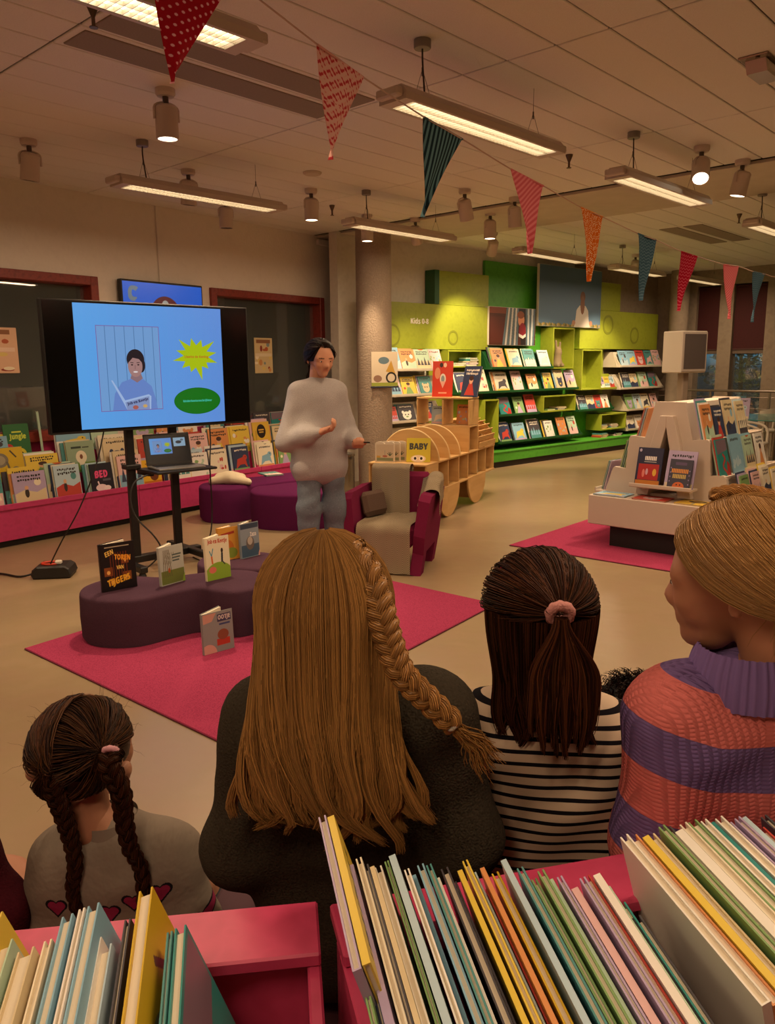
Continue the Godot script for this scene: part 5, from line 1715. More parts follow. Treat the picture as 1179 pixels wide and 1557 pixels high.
func build_train() -> void:
	var fr := heading(0.619, -7.977, 25.0)          # x away along the engine, z out of its right side
	var ply := tmat("plywood", paint(256, 256, func(x, y):
		var w: float = sin(y * 0.09 + sin(x * 0.018) * 2.2 + sin(y * 0.31) * 0.6)
		return Color("c49a5e").lerp(Color("d2ab70"), 0.5 + 0.3 * w + 0.2 * sin(x * 0.9 + y * 3.7) * 0.5)), 0.5)
	ply.uv1_triplanar = true
	ply.uv1_scale = Vector3.ONE * 1.4
	var edge := mat("e0c48c", 0.55)
	var t := thing("wooden_train", "plywood bookcase shaped like a steam engine with arches and wheels", "bookcase", fr)
	var th := 0.018
	var w := 0.62
	# base carcass
	put("top_board", MB.new().box(Vector3(2.17, th, w), Vector3(0.505, 0.596, -w * 0.5), 0.002), ply, t)
	put("bottom_board", MB.new().box(Vector3(2.17, th, w), Vector3(0.505, 0.31, -w * 0.5), 0.002), ply, t)
	for s in [-0.25, 0.044, 0.36, 0.653, 0.965, 1.27, 1.58]:
		put("divider", MB.new().box(Vector3(th, 0.266, w - 0.02), Vector3(s, 0.453, -w * 0.5), 0.002), ply, t)
	put("spine_board", MB.new().box(Vector3(1.8, 0.266, 0.012), Vector3(0.68, 0.453, -w * 0.5)), ply, t)
	put("side_board", MB.new().box(Vector3(0.31, 0.266, th), Vector3(-0.415, 0.453, -0.01), 0.002), ply, t)
	put("side_board", MB.new().box(Vector3(0.31, 0.266, th), Vector3(-0.415, 0.453, -w + 0.01), 0.002), ply, t)
	put("divider", MB.new().box(Vector3(0.31, 0.266, th), Vector3(-0.415, 0.453, -w * 0.5 - 0.02), 0.002), ply, t)
	# boiler arches across the engine
	var out := Transform3D(Basis(Vector3(0, 0, 1), Vector3(0, 1, 0), Vector3(-1, 0, 0)), Vector3.ZERO)   # local x -> z
	var arch := PackedVector2Array()
	for k in 25:
		var a := PI * k / 24.0
		arch.append(Vector2(-w * 0.5 + cos(a) * w * 0.5, 0.605 + sin(a) * 0.305))
	for s in [-0.25, 0.044, 0.36]:
		var mb := MB.new()
		mb.xf = Transform3D(out.basis, Vector3(s, 0, 0))
		mb.prism(arch, -th * 0.5, th * 0.5)
		put("boiler_arch", mb, ply, t)
		var rim := PackedVector3Array()
		for p in arch:
			rim.append(Vector3(s, p.y + 0.0008, p.x))
		put("arch_edge", MB.new().tube(rim, PackedFloat32Array([0.0095]), 6, false), edge, t)
	# cab
	var c0 := 0.653
	var c1 := 0.965
	for y in [0.885, 1.19]:
		put("cab_board", MB.new().box(Vector3(c1 - c0, th, w), Vector3((c0 + c1) * 0.5, y - th * 0.5, -w * 0.5), 0.002), ply, t)
	for z in [-th * 0.5, -w * 0.5, -w + th * 0.5]:
		put("cab_side", MB.new().box(Vector3(c1 - c0, 0.27, th), Vector3((c0 + c1) * 0.5, 1.028, z), 0.002), ply, t)
	put("cab_front", MB.new().box(Vector3(th, 0.262, w), Vector3(c0 + th * 0.5, 0.736, -w * 0.5), 0.002), ply, t)
	put("cab_back", MB.new().box(Vector3(th, 0.262, w), Vector3(c1 - th * 0.5, 0.736, -w * 0.5), 0.002), ply, t)
	for s in [1.2, 1.575]:
		var mb := MB.new()
		mb.xf = Transform3D(out.basis, Vector3(s, 0, 0))
		mb.prism(arch, -th * 0.5, th * 0.5)
		put("tender_arch", mb, ply, t)
	for k in 14:
		var a := PI * (k + 0.5) / 14.0
		put("tender_slat", MB.new().box(Vector3(0.6, 0.008, 0.058)), ply, t, Transform3D(Basis(Vector3.RIGHT, -(PI * 0.5 - a) + PI), Vector3(1.28, 0.61 + sin(a) * 0.311, -w * 0.5 + cos(a) * (w * 0.5 + 0.006))))
	# half-round wheels
	for s in [0.055, 0.94]:
		var half := PackedVector2Array()
		for k in 21:
			var a := PI + PI * k / 20.0
			half.append(Vector2(s + cos(a) * 0.305, 0.301 + sin(a) * 0.30))
		for z in [-th, -w]:
			put("wheel", MB.new().prism(half, z, z + th), ply, t)
		put("axle_board", MB.new().box(Vector3(th, 0.25, w - 2 * th), Vector3(s, 0.176, -w * 0.5)), ply, t)
	# things on it
	var gt := "books displayed on the wooden train"
	for k in 3:
		var b := thing("board_book", "beige board book with a wavy top, %s of three on the train" % ["front", "middle", "back"][k], "book", fr * at(Vector3(-0.5 + k * 0.06, 0.606, -0.47 + k * 0.035), -82), "board books on the train front")
		var pl := PackedVector2Array([Vector2(-0.1, 0.0), Vector2(0.1, 0.0), Vector2(0.1, 0.17)])
		for q in 9:
			var a := PI * q / 8.0
			pl.append(Vector2(0.052 + cos(a) * 0.046, 0.18 + sin(a) * 0.02))
		for q in 9:
			var a := PI * q / 8.0
			pl.append(Vector2(-0.052 + cos(a) * 0.046, 0.18 + sin(a) * 0.02))
		pl.append(Vector2(-0.1, 0.17))
		put("boards", MB.new().prism(pl, -0.008, 0.008, 0.002), mat("d9cdb8", 0.5), b)
		var pr := MB.new()
		pr.quad(Vector3(-0.088, 0.008, 0.0085), Vector3(0.088, 0.008, 0.0085), Vector3(0.088, 0.172, 0.0085), Vector3(-0.088, 0.172, 0.0085), cell_uv(15, 0, 1), cell_uv(15, 1, 0))
		put("print", pr, cover_mat, b)
	book(fr * at(Vector3(-0.40, 0.606, -0.16), -90 + 14, -12), 0.235, 0.235, 0.018, 6, "standing on the wooden train", gt)
	book(fr * at(Vector3(0.79, 1.19, -0.37), -90 + 4, -6), 0.23, 0.39, 0.02, 7, "standing on the train cab", gt)
	book(fr * at(Vector3(0.80, 1.19, -0.06), -90 - 22, -14), 0.24, 0.34, 0.015, 47, "leaning on the train cab", gt)
	book(fr * at(Vector3(0.84, 0.885, -0.42), -90 + 10, -8), 0.18, 0.2, 0.02, 34, "inside the left cab box of the train", gt)
	book(fr * at(Vector3(0.86, 0.885, -0.14), -90 - 10, -8), 0.18, 0.22, 0.02, 44, "inside the right cab box of the train", gt)
	for k in 3:
		book(fr * at(Vector3(1.02 + k * 0.05, 0.32, -0.14), 84, -7), 0.17, 0.2 + 0.01 * k, 0.014, 40 + k * 3, "upright in the train base", gt)


func build_display_stand() -> void:
	var fr := heading(1.897, -6.56, 132.7)     # x along the front, z out of the front
	var m := tri_mat("stand white", noise_tex(0.05, ["c8b8a8", "cabaaa"], 128, 91, 3), 1.0, 0.5)
	var cx := 0.37
	var t := thing("display_stand", "white A-shaped stepped book display stand on a black plinth", "display stand", fr)
	put("plinth", MB.new().box(Vector3(0.82, 0.19, 1.2), Vector3(cx + 0.02, 0.095, -0.62), 0.004), mat("0f0c0b", 0.6), t)
	put("base_tray", MB.new().box(Vector3(1.16, 0.25, 1.5), Vector3(cx + 0.01, 0.315, -0.71), 0.006), m, t)
	# stepped body: profile across the stand
	# profile of the right half, outside from the top down, then round a real triangular tunnel
	var tunnel := PackedVector2Array([Vector2(0, 0.44), Vector2(0, 0.47), Vector2(0.125, 0.47), Vector2(0, 1.03)])
	var outer := PackedVector2Array([Vector2(0, 1.22), Vector2(0.1, 1.22), Vector2(0.18, 0.91), Vector2(0.32, 0.90), Vector2(0.34, 0.63), Vector2(0.47, 0.62), Vector2(0.5, 0.44)])
	var rim := PackedVector2Array([Vector2(0, 1.23), Vector2(0.12, 1.23), Vector2(0.2, 0.93), Vector2(0.32, 0.94), Vector2(0.34, 0.92), Vector2(0.36, 0.655), Vector2(0.46, 0.665), Vector2(0.48, 0.645), Vector2(0.54, 0.44)])
	var fp := PackedVector2Array()
	for q in [["body", outer, -1.42, -0.24], ["front_panel", rim, -0.24, -0.2]]:
		var halves := MB.new()
		for s in [-1.0, 1.0]:
			var poly := PackedVector2Array()
			for p in q[1] + tunnel:
				poly.append(Vector2(cx + s * p.x, p.y))
			halves.prism(poly, q[2], q[3])
		put(q[0], halves, m, t)
	for p in rim:
		fp.append(p)
	for k in range(rim.size() - 1, 0, -1):
		fp.append(Vector2(-rim[k].x, rim[k].y))
	var mb := MB.new()
	mb = MB.new()
	mb.xf = at(Vector3(cx, 0, 0))
	mb.prism(fp, -1.46, -1.42)
	put("end_panel", mb, m, t)
	# raised letter A round the open triangle
	mb = MB.new()
	mb.xf = at(Vector3(cx, 0, -0.2))
	mb.prism(PackedVector2Array([Vector2(-0.055, 1.12), Vector2(-0.24, 0.46), Vector2(-0.128, 0.46), Vector2(-0.0, 1.03), Vector2(0.0, 1.12)]), 0, 0.06, 0.003)
	mb.prism(PackedVector2Array([Vector2(0.055, 1.12), Vector2(0.0, 1.12), Vector2(0.0, 1.03), Vector2(0.128, 0.46), Vector2(0.24, 0.46)]), 0, 0.06, 0.003)
	put("letter_a", mb, m, t)
	# front shelf
	put("front_shelf", MB.new().box(Vector3(0.52, 0.02, 0.13), Vector3(cx + 0.03, 0.545, -0.075), 0.003), m, t)
	put("front_shelf_lip", MB.new().box(Vector3(0.52, 0.03, 0.012), Vector3(cx + 0.03, 0.555, -0.008), 0.003), m, t)
	# side shelves with lips
	for q in [[0.91, 0.22, 0.33], [0.63, 0.37, 0.47], [0.44, 0.5, 0.64]]:
		for s in [-1.0, 1.0]:
			put("side_shelf", MB.new().box(Vector3(q[2] - q[1], 0.018, 1.24), Vector3(cx + s * (q[1] + q[2]) * 0.5, q[0] - 0.006, -0.83), 0.002), m, t)
			put("shelf_lip", MB.new().box(Vector3(0.012, 0.035, 1.24), Vector3(cx + s * q[2], q[0] + 0.01, -0.83), 0.002), m, t)
	var g := "books on the white display stand"
	book(fr * at(Vector3(0.275, 0.556, -0.045), 3, -14), 0.21, 0.31, 0.012, 12, "on the front of the white stand", g)
	book(fr * at(Vector3(0.535, 0.556, -0.05), -3, -14), 0.24, 0.3, 0.012, 40, "behind another on the white stand", g)
	book(fr * at(Vector3(0.545, 0.556, -0.022), -3, -14), 0.185, 0.235, 0.012, 13, "on the front of the white stand", g)
	var flat := [[-0.02, 28], [0.33, 30], [0.68, 14]]
	for q in flat:
		book(fr * at(Vector3(q[0], 0.4465, 0.03), rng.randf_range(-4, 4), -90), 0.28, 0.2, 0.012, q[1], "lying flat on the stand tray", g)
	# right flank: face-out books leaning on the steps
	var n := 0
	for row in [[0.92, 0.30, [[-0.32, 0.2, 0.30, 4], [-0.55, 0.2, 0.27, 2], [-0.80, 0.22, 0.32, 2], [-1.08, 0.2, 0.30, 2]]], [0.64, 0.44, [[-0.32, 0.22, 0.31, 3], [-0.62, 0.24, 0.33, 1], [-0.92, 0.22, 0.30, 2], [-1.2, 0.2, 0.3, 1]]], [0.45, 0.61, [[-0.36, 0.18, 0.22, 3], [-0.62, 0.17, 0.22, 4], [-0.86, 0.17, 0.24, 3], [-1.1, 0.18, 0.2, 2]]]]:
		for q in row[2]:
			for k in q[3]:
				book(fr * at(Vector3(cx + row[1] - k * 0.016, row[0] - 0.001, q[0] - k * 0.012), 90, -14), q[1], q[2] * (1.0 + 0.05 * k), 0.012, 16 + (n * 7 + 3) % 48, "on the stand's right side", g)
				n += 1
	for row in [[0.92, 0.30, 3], [0.64, 0.44, 3], [0.45, 0.60, 2]]:
		for k in row[2]:
			book(fr * at(Vector3(cx - row[1] + k * 0.017, row[0] - 0.001, -0.36), -90, -13), 0.2, 0.26, 0.012, 16 + (n * 7 + 3) % 48, "on the stand's left side", g)
			n += 1


func soft_block(mb: MB, outline: PackedVector2Array, h: float, r: float) -> void:
	# an upholstered slab: closed smooth outline in x, z, rounded over at the top
	var m := outline.size()
	var area := 0.0
	for k in m:
		area += outline[k].cross(outline[(k + 1) % m])
	var sg := 1.0 if area > 0.0 else -1.0
	var nrm := PackedVector2Array()
	for k in m:
		var d := (outline[(k + 1) % m] - outline[(k + m - 1) % m]).normalized()
		nrm.append(Vector2(d.y, -d.x) * sg)
	var rings := [[0.02, 0.0, 0.0], [0.0, 0.03, 0.0], [-0.004, h * 0.5, 0.0], [0.0, h - r, 0.15]]
	for k in range(1, 6):
		var a := PI * 0.5 * k / 5.0
		rings.append([r - cos(a) * r, h - r + sin(a) * r, sin(a)])
	rings.append([r + 0.03, h + 0.004, 1.0])
	var base := mb.v.size()
	for q in rings:
		for k in m:
			var p: Vector2 = outline[k] - nrm[k] * q[0]
			mb.vert(Vector3(p.x, q[1], p.y), Vector3(nrm[k].x * (1.0 - q[2]), q[2] + 0.001, nrm[k].y * (1.0 - q[2])))
	for q in rings.size() - 1:
		for k in m:
			var a := base + q * m + k
			var b := base + q * m + (k + 1) % m
			if sg > 0.0:
				mb.face(a, a + m, b); mb.face(b, a + m, b + m)
			else:
				mb.face(a, b, a + m); mb.face(b, b + m, a + m)
	var top := PackedVector2Array()
	for k in m:
		top.append(outline[k] - nrm[k] * (r + 0.03))
	var idx := Geometry2D.triangulate_polygon(top)
	var k0 := mb.v.size()
	for p in top:
		mb.vert(Vector3(p.x, h + 0.004, p.y), Vector3.UP)
	for k in range(0, idx.size(), 3):
		if (top[idx[k + 1]] - top[idx[k]]).cross(top[idx[k + 2]] - top[idx[k]]) < 0.0:
			mb.face(k0 + idx[k], k0 + idx[k + 1], k0 + idx[k + 2])
		else:
			mb.face(k0 + idx[k], k0 + idx[k + 2], k0 + idx[k + 1])


func closed_curve(p: Array, per := 6) -> PackedVector2Array:
	var out := PackedVector2Array()
	var m := p.size()
	for k in m:
		for j in per:
			out.append((p[k] as Vector2).cubic_interpolate(p[(k + 1) % m], p[(k + m - 1) % m], p[(k + 2) % m], float(j) / per))
	return out


func cloth_mat(key: String, tones: Array, seed_: int) -> StandardMaterial3D:
	return tri_mat(key, noise_tex(0.25, tones, 256, seed_, 3), 2.0, 0.95, noise_tex(0.6, [], 256, seed_ + 1, 2, true, 5.0), 0.4, 0.2)


func build_seats() -> void:
	var plum := cloth_mat("plum cloth", ["4a3240", "4f3745", "462e3b"], 101)
	var violet := cloth_mat("violet cloth", ["541a44", "5b1e4a", "4d173e"], 103)
	var p1 := closed_curve([Vector2(-1.78, -4.42), Vector2(-1.71, -4.25), Vector2(-1.56, -4.17), Vector2(-1.38, -4.19), Vector2(-1.23, -4.33), Vector2(-1.10, -4.42), Vector2(-0.98, -4.36), Vector2(-0.86, -4.33), Vector2(-0.75, -4.42), Vector2(-0.71, -4.57), Vector2(-0.80, -4.74), Vector2(-0.98, -4.80), Vector2(-1.18, -4.72), Vector2(-1.36, -4.64), Vector2(-1.54, -4.66), Vector2(-1.70, -4.60)])
	var mb := MB.new()
	soft_block(mb, p1, 0.30, 0.035)
	var o := thing("kidney_pouf", "dark plum kidney-shaped pouf with books standing on it", "pouf")
	put("upholstery", mb, plum, o)
	o = thing("round_pouf", "dark plum pouf behind the kidney pouf, holding two books", "pouf")
	mb = MB.new()
	soft_block(mb, closed_curve([Vector2(-1.25, -5.02), Vector2(-1.15, -4.88), Vector2(-0.98, -4.87), Vector2(-0.82, -4.83), Vector2(-0.71, -4.93), Vector2(-0.71, -5.12), Vector2(-0.84, -5.26), Vector2(-1.08, -5.28), Vector2(-1.22, -5.18)]), 0.30, 0.035)
	put("upholstery", mb, plum, o)
	o = thing("violet_pouf", "violet kidney pouf with a white bag, against the pink bookcase", "pouf", Transform3D(), "violet poufs by the bookcase")
	mb = MB.new()
	soft_block(mb, closed_curve([Vector2(-1.92, -8.1), Vector2(-1.86, -7.82), Vector2(-1.66, -7.72), Vector2(-1.45, -7.84), Vector2(-1.28, -8.1), Vector2(-0.98, -8.35), Vector2(-0.62, -8.5), Vector2(-0.5, -8.75), Vector2(-0.7, -8.98), Vector2(-1.05, -8.92), Vector2(-1.35, -8.62), Vector2(-1.62, -8.42)]), 0.36, 0.04)
	put("upholstery", mb, violet, o)
	o = thing("violet_pouf", "violet round pouf in front, beside the standing woman", "pouf", Transform3D(), "violet poufs by the bookcase")
	mb = MB.new()
	soft_block(mb, closed_curve([Vector2(-1.34, -7.62), Vector2(-1.22, -7.42), Vector2(-0.95, -7.33), Vector2(-0.68, -7.38), Vector2(-0.5, -7.58), Vector2(-0.48, -7.85), Vector2(-0.66, -8.06), Vector2(-0.95, -8.12), Vector2(-1.18, -7.95), Vector2(-1.33, -7.84)]), 0.36, 0.04)
	put("upholstery", mb, violet, o)
	# white bag
	o = thing("folded_bag", "crumpled off-white cloth bag lying on the violet pouf", "bag", at(Vector3(-1.62, 0.362, -7.98)))
	mb = MB.new()
	blob(mb, [[Vector3(-0.16, 0.035, 0.02), Vector3(0.02, 0.06, 0), 0.04, 0.05], [Vector3(0.02, 0.055, 0.01), Vector3(0.2, 0.03, 0.03), 0.05, 0.03], [Vector3(-0.02, 0.09, -0.03), Vector3(0.09, 0.075, 0.0), 0.035, 0.04], [Vector3(-0.1, 0.06, -0.05), Vector3(0.12, 0.05, -0.06), 0.05, 0.05], [Vector3(0.05, 0.05, 0.05), Vector3(0.22, 0.025, 0.06), 0.03, 0.022]], 0.012, 60.0)
	put("cloth", mb, cloth_mat("bag cloth", ["cdbfa2", "d6c9ae", "c6b899"], 105), o)
	# books set up on the poufs and floor
	var set := [[-1.60, 0.305, -4.27, 50, 0.20, 0.27, 0, "standing on the plum pouf"], [-1.30, 0.305, -4.38, 36, 0.17, 0.225, 1, "standing on the plum pouf"], [-1.06, 0.305, -4.48, 44, 0.165, 0.255, 2, "standing on the plum pouf"], [-1.09, 0.305, -4.96, 50, 0.15, 0.215, 3, "on the pouf behind the kidney pouf"], [-0.955, 0.305, -5.02, 40, 0.155, 0.23, 4, "on the pouf behind the kidney pouf"], [-0.995, 0.012, -4.05, 48, 0.185, 0.225, 5, "standing on the pink rug"], [-0.70, 0.012, -4.22, 40, 0.18, 0.26, 28, "on the rug beside the kidney pouf"]]
	for q in set:
		open_book(heading(q[0], q[2], q[3]) * at(Vector3(0, q[1], 0), 0, -3), q[4], q[5], 0.016, q[6], q[7], 27.0)
	build_armchair()


func herringbone() -> StandardMaterial3D:
	var c := paint(128, 128, func(x, y):
		var col_ := int(x / 32)
		var d: int = (y + (x % 32) * (1 if col_ % 2 == 0 else -1) + 64) % 8
		return Color("6a5b46") if d < 3 else (Color("b0a186") if d < 6 else Color("a09178")))
	var m := tmat("herringbone throw", c, 0.95, Vector3(1, 1, 1), 0.2)
	m.heightmap_enabled = false
	var nim := Image.create(128, 128, false, Image.FORMAT_RGBA8)
	for y in 128:
		for x in 128:
			var col_ := int(x / 32)
			var d: int = (y + (x % 32) * (1 if col_ % 2 == 0 else -1) + 64) % 8
			var g := 0.15 if d < 3 else 0.85
			nim.set_pixel(x, y, Color(g, g, g))
	nim.bump_map_to_normal_map(2.0)
	m.normal_enabled = true
	m.normal_texture = ImageTexture.create_from_image(nim)
	m.normal_scale = 0.6
	return m


func build_armchair() -> void:
	var fr := heading(0.0, -6.18, 104.0)     # x to its left arm as seen, z out of the seat
	fr = Transform3D(fr.basis * Basis.from_scale(Vector3(0.78, 1.0, 0.92)), Vector3(0.045, 0, -6.04))
	var m := cloth_mat("magenta cloth", ["72203f", "7a2446", "6b1d3b"], 107)
	var t := thing("armchair", "magenta upholstered armchair under a beige herringbone throw", "armchair", fr)
	put("seat", MB.new().box(Vector3(0.56, 0.16, 0.6), Vector3(0, 0.285, 0.02), 0.03), m, t)
	# arms: slanted slabs that run down to the floor as legs
	for s in [-1.0, 1.0]:
		var side := PackedVector2Array([Vector2(0.34, 0.0), Vector2(0.30, 0.16), Vector2(0.34, 0.30), Vector2(0.30, 0.56), Vector2(0.22, 0.60), Vector2(-0.36, 0.60), Vector2(-0.36, 0.2), Vector2(-0.28, 0.0), Vector2(-0.16, 0.0), Vector2(-0.2, 0.17), Vector2(0.18, 0.17), Vector2(0.21, 0.0)])
		var mb := MB.new()
		var bb := Basis(Vector3(0, 0, 1), Vector3(0, 1, 0), Vector3(-1, 0, 0))
		mb.xf = Transform3D(Basis(Vector3.BACK, -s * 0.15) * bb, Vector3(s * 0.30, 0, 0))
		mb.prism(side, -0.055, 0.055, 0.012)
		put("arm", mb, m, t)
	put("backrest", MB.new().box(Vector3(0.6, 0.52, 0.13), Vector3(0, 0.46, -0.3), 0.035), m, t, at(Vector3.ZERO, 0, -4))
	# throw in three draped lengths
	var hb := herringbone()
	var th := thing("throw_blanket", "beige herringbone throw draped over the magenta armchair", "blanket", fr)
	var wob := func(u: float, w: float, a: float) -> float: return a * (sin(u * 17.0 + w * 5.0) + 0.6 * sin(w * 13.0 - u * 7.0))
	put("seat_length", MB.new().grid(28, 40, func(u, w):
		var x: float = -0.27 + 0.53 * u
		var s: float = w * 0.92
		var p: Vector3
		if s < 0.52:
			p = Vector3(x, 0.378, -0.24 + s)
		elif s < 0.62:
			var a: float = (s - 0.52) / 0.10 * PI * 0.5
			p = Vector3(x, 0.378 - 0.065 + cos(a) * 0.065, 0.28 + sin(a) * 0.065 + 0.012)
		else:
			p = Vector3(x, 0.313 - (s - 0.62), 0.357 + 0.02 * sin(u * 9.0) * (s - 0.62))
		return p + Vector3(0, 1, 0.6) * wob.call(u, w, 0.005), Vector2(2.6, 3.6)), hb, th)
	put("back_length", MB.new().grid(24, 40, func(u, w):
		var x: float = -0.29 + 0.4 * u
		var s: float = w * 0.85
		var p: Vector3
		if s < 0.3:
			p = Vector3(x, 0.43 + s, -0.388)
		elif s < 0.48:
			var a: float = (s - 0.3) / 0.18 * PI
			p = Vector3(x, 0.728 + sin(a) * 0.035, -0.32 - cos(a) * 0.082)
		else:
			p = Vector3(x, 0.728 - (s - 0.48), -0.235 + (s - 0.48) * 0.06)
		return p + Vector3(0, 0.3, 1) * wob.call(u, w, 0.005), Vector2(2.0, 3.4)), hb, th)
	put("arm_length", MB.new().grid(24, 36, func(u, w):
		# over the right-hand arm and back corner
		var z: float = -0.33 + 0.42 * u
		var s: float = w * 0.58
		var top: float = 0.70 - 0.09 * u * u
		var p: Vector3
		if s < 0.22:
			p = Vector3(0.27 - 0.10 * (1.0 - u) + 0.3 * s, top - 0.25 + s, z)
		elif s < 0.42:
			var a: float = (s - 0.22) / 0.2 * PI
			p = Vector3(0.405 - cos(a) * 0.075 - 0.04 * (1.0 - u), top - 0.03 + sin(a) * 0.035, z)
		else:
			p = Vector3(0.482 - 0.04 * (1.0 - u) + 0.006 * sin(u * 8.0), top - 0.03 - (s - 0.42), z)
		return p + Vector3(0.6, 0.5, 0.2) * wob.call(u, w, 0.006), Vector2(1.6, 2.6)), hb, th)
	var cu := thing("cushion", "small grey brown cushion in the corner of the armchair", "cushion", fr * at(Vector3(-0.18, 0.385, -0.02), 60, -20))
	put("cover", MB.new().box(Vector3(0.3, 0.2, 0.09), Vector3(0, 0.1, 0), 0.035), cloth_mat("brown cushion", ["5c4a40", "655247", "54433a"], 109), cu)


func build_rugs() -> void:
	var pile_m := tri_mat("rug pile", noise_tex(0.2, ["742440", "ac4260", "9a3a58", "842e4a"], 1024, 111, 2), 0.45, 1.0, null, 1.0, 0.1)
	var rim := mat("5c0c28", 0.9)
	var a := [Vector2(-2.033, -4.195), Vector2(-0.674, -3.035), Vector2(0.70, -4.98), Vector2(-0.66, -6.14)]
	a[2] = Vector2(0.70, -4.95)
	a[3] = Vector2(-0.66, -6.11)
	rug(a, pile_m, rim, "bright magenta rug under the plum poufs and children's view")
	var b := [Vector2(1.051, -6.643), Vector2(2.45, -5.45), Vector2(3.75, -6.95), Vector2(2.35, -8.14)]
	rug(b, pile_m, rim, "bright magenta rug under the white display stand")


func rug(c: Array, m: Material, rim: Material, label: String) -> void:
	var t := thing("rug", label, "rug", Transform3D(), "magenta rugs")
	var poly := PackedVector2Array()
	for q in c:
		poly.append(Vector2(q.x, -q.y))
	var mb := MB.new()
	mb.xf = Transform3D(Basis(Vector3.RIGHT, -PI * 0.5), Vector3.ZERO)
	mb.prism(poly, 0.0, 0.011, 0.003)
	put("pile", mb, m, t)
	for k in 4:
		var p := Vector3(c[k].x, 0.004, c[k].y)
		var q := Vector3(c[(k + 1) % 4].x, 0.004, c[(k + 1) % 4].y)
		put("edging", MB.new().bar(p, q, 0.004, 6), rim, t)


func build_bunting() -> void:
	var flags := [
		[[-0.597, 2.553, -2.348], [-0.459, 2.595, -2.552], [-0.607, 2.346, -2.45]],
		[[-0.219, 2.596, -2.864], [-0.072, 2.551, -3.036], [-0.189, 2.257, -2.95]],
		[[0.154, 2.485, -3.268], [0.319, 2.446, -3.432], [0.152, 2.133, -3.35]],
		[[0.575, 2.419, -3.819], [0.758, 2.378, -3.981], [0.685, 2.059, -3.9]],
		[[0.998, 2.329, -4.239], [1.146, 2.301, -4.361], [1.07, 1.969, -4.3]],
		[[1.42, 2.261, -4.645], [1.561, 2.24, -4.755], [1.474, 1.899, -4.7]],
		[[1.85, 2.229, -5.148], [1.991, 2.21, -5.252], [1.874, 1.869, -5.2]],
		[[2.289, 2.194, -5.549], [2.432, 2.192, -5.651], [2.372, 1.837, -5.6]],
		[[2.72, 2.2, -6.054], [2.851, 2.19, -6.146], [2.759, 1.838, -6.1]]]
	flags[0] = [[-0.63, 2.70, -2.33], [-0.44, 2.655, -2.54], [-0.607, 2.346, -2.45]]
	var dots := paint(128, 128, func(x, y):
		var gx: int = (x + (16 if int(y / 16) % 2 else 0)) % 32 - 16
		var gy: int = y % 16 - 8
		return Color("d89aa0") if gx * gx + gy * gy < 20 else Color("9c1220"))
	var floral := paint(128, 128, func(x, y):
		var v: float = sin(x * 0.29) * sin(y * 0.31) + 0.6 * sin(x * 0.11 + y * 0.17) + 0.5 * sin(x * 0.5 - y * 0.43)
		return Color("b83a40") if v > 0.55 else (Color("d88a80") if v > 0.2 else Color("d9a79a")))
	var stripe := paint(128, 8, func(x, _y): return Color("1f3138") if (x % 16) < 8 else Color("5f8288"))
	var pinks := paint(64, 64, func(x, y): return Color("d8646c") if (x + y) % 16 < 8 else Color("e88a90"))
	var orange := paint(128, 128, func(x, y):
		var v: float = sin(x * 0.45 + sin(y * 0.2) * 2.0) * sin(y * 0.42 + cos(x * 0.17) * 2.0)
		return Color("e8d2a8") if v > 0.45 else Color("d0661c"))
	var waves := paint(64, 64, func(x, y): return Color("3d5c6c") if (y + int(3.0 * sin(x * 0.4))) % 8 < 5 else Color("5f7c8a"))
	var redpat := paint(64, 64, func(x, y): return Color("a8142e") if (y + int(3.0 * sin(x * 0.5))) % 9 < 6 else Color("c8586a"))
	var tone := [dots, floral, stripe, pinks, orange, waves, redpat, pinks, waves]
	var said := ["red pennant with white dots", "pale pink pennant with red flowers", "blue striped pennant", "coral pink pennant with fine diagonals", "orange pennant with cream blossoms", "blue pennant with waves, beside the orange one", "red pennant with wavy print", "plain pink pennant beside the red wavy one", "grey blue pennant at the far end of the string"]
	var sc := [Vector3(2, 2, 1), Vector3(1.4, 1.4, 1), Vector3(1.4, 1, 1), Vector3(2.2, 2.2, 1), Vector3(1.4, 1.4, 1), Vector3(1.6, 1.6, 1), Vector3(1.6, 1.6, 1), Vector3(3, 3, 1), Vector3(2, 2, 1)]
	var cord := PackedVector3Array([Vector3(-1.6, 3.19, -1.3), Vector3(-1.1, 2.9, -1.85)])
	for k in flags.size():
		var l := Vector3(flags[k][0][0], flags[k][0][1], flags[k][0][2])
		var r := Vector3(flags[k][1][0], flags[k][1][1], flags[k][1][2])
		var tip := Vector3(flags[k][2][0], flags[k][2][1], flags[k][2][2])
		cord.append(l); cord.append(r)
		var m := tmat("pennant %d" % k, tone[k], 0.9, sc[k], 0.2)
		var side := (r - l).cross(tip - l).normalized()
		var mb := MB.new()
		for z in [0.0008, -0.0008]:
			mb.grid(12, 18, func(u, w):
				var a: Vector3 = l.lerp(r, u)
				var p: Vector3 = a.lerp(tip, w)
				return p + side * (0.02 * sin(u * 5.0 + w * 3.0 + k) * (1.0 - w * 0.5) * (0.3 + w) + z), Vector2.ONE)
		for e in mb.t.size():   # keep the print square on the triangle
			mb.t[e] = Vector2(0.5 + (mb.t[e].x - 0.5) * (1.0 - mb.t[e].y), mb.t[e].y * 1.6)
		var o := thing("pennant", said[k] + " hanging on the bunting cord", "pennant", Transform3D(), "pennants of the bunting")
		put("cloth", mb, m, o)
		put("hem", MB.new().bar(l, r, 0.004, 6), mat(["9c1220", "d0948a", "48646a", "d8787c", "d8883c", "4a6878", "a8142e", "d8787c", "5f7c8a"][k], 0.9), o)
	cord.append(Vector3(3.3, 2.23, -6.6))
	cord.append(Vector3(5.2, 2.6, -8.2))
	cord.append(Vector3(7.4, 3.19, -10.0))
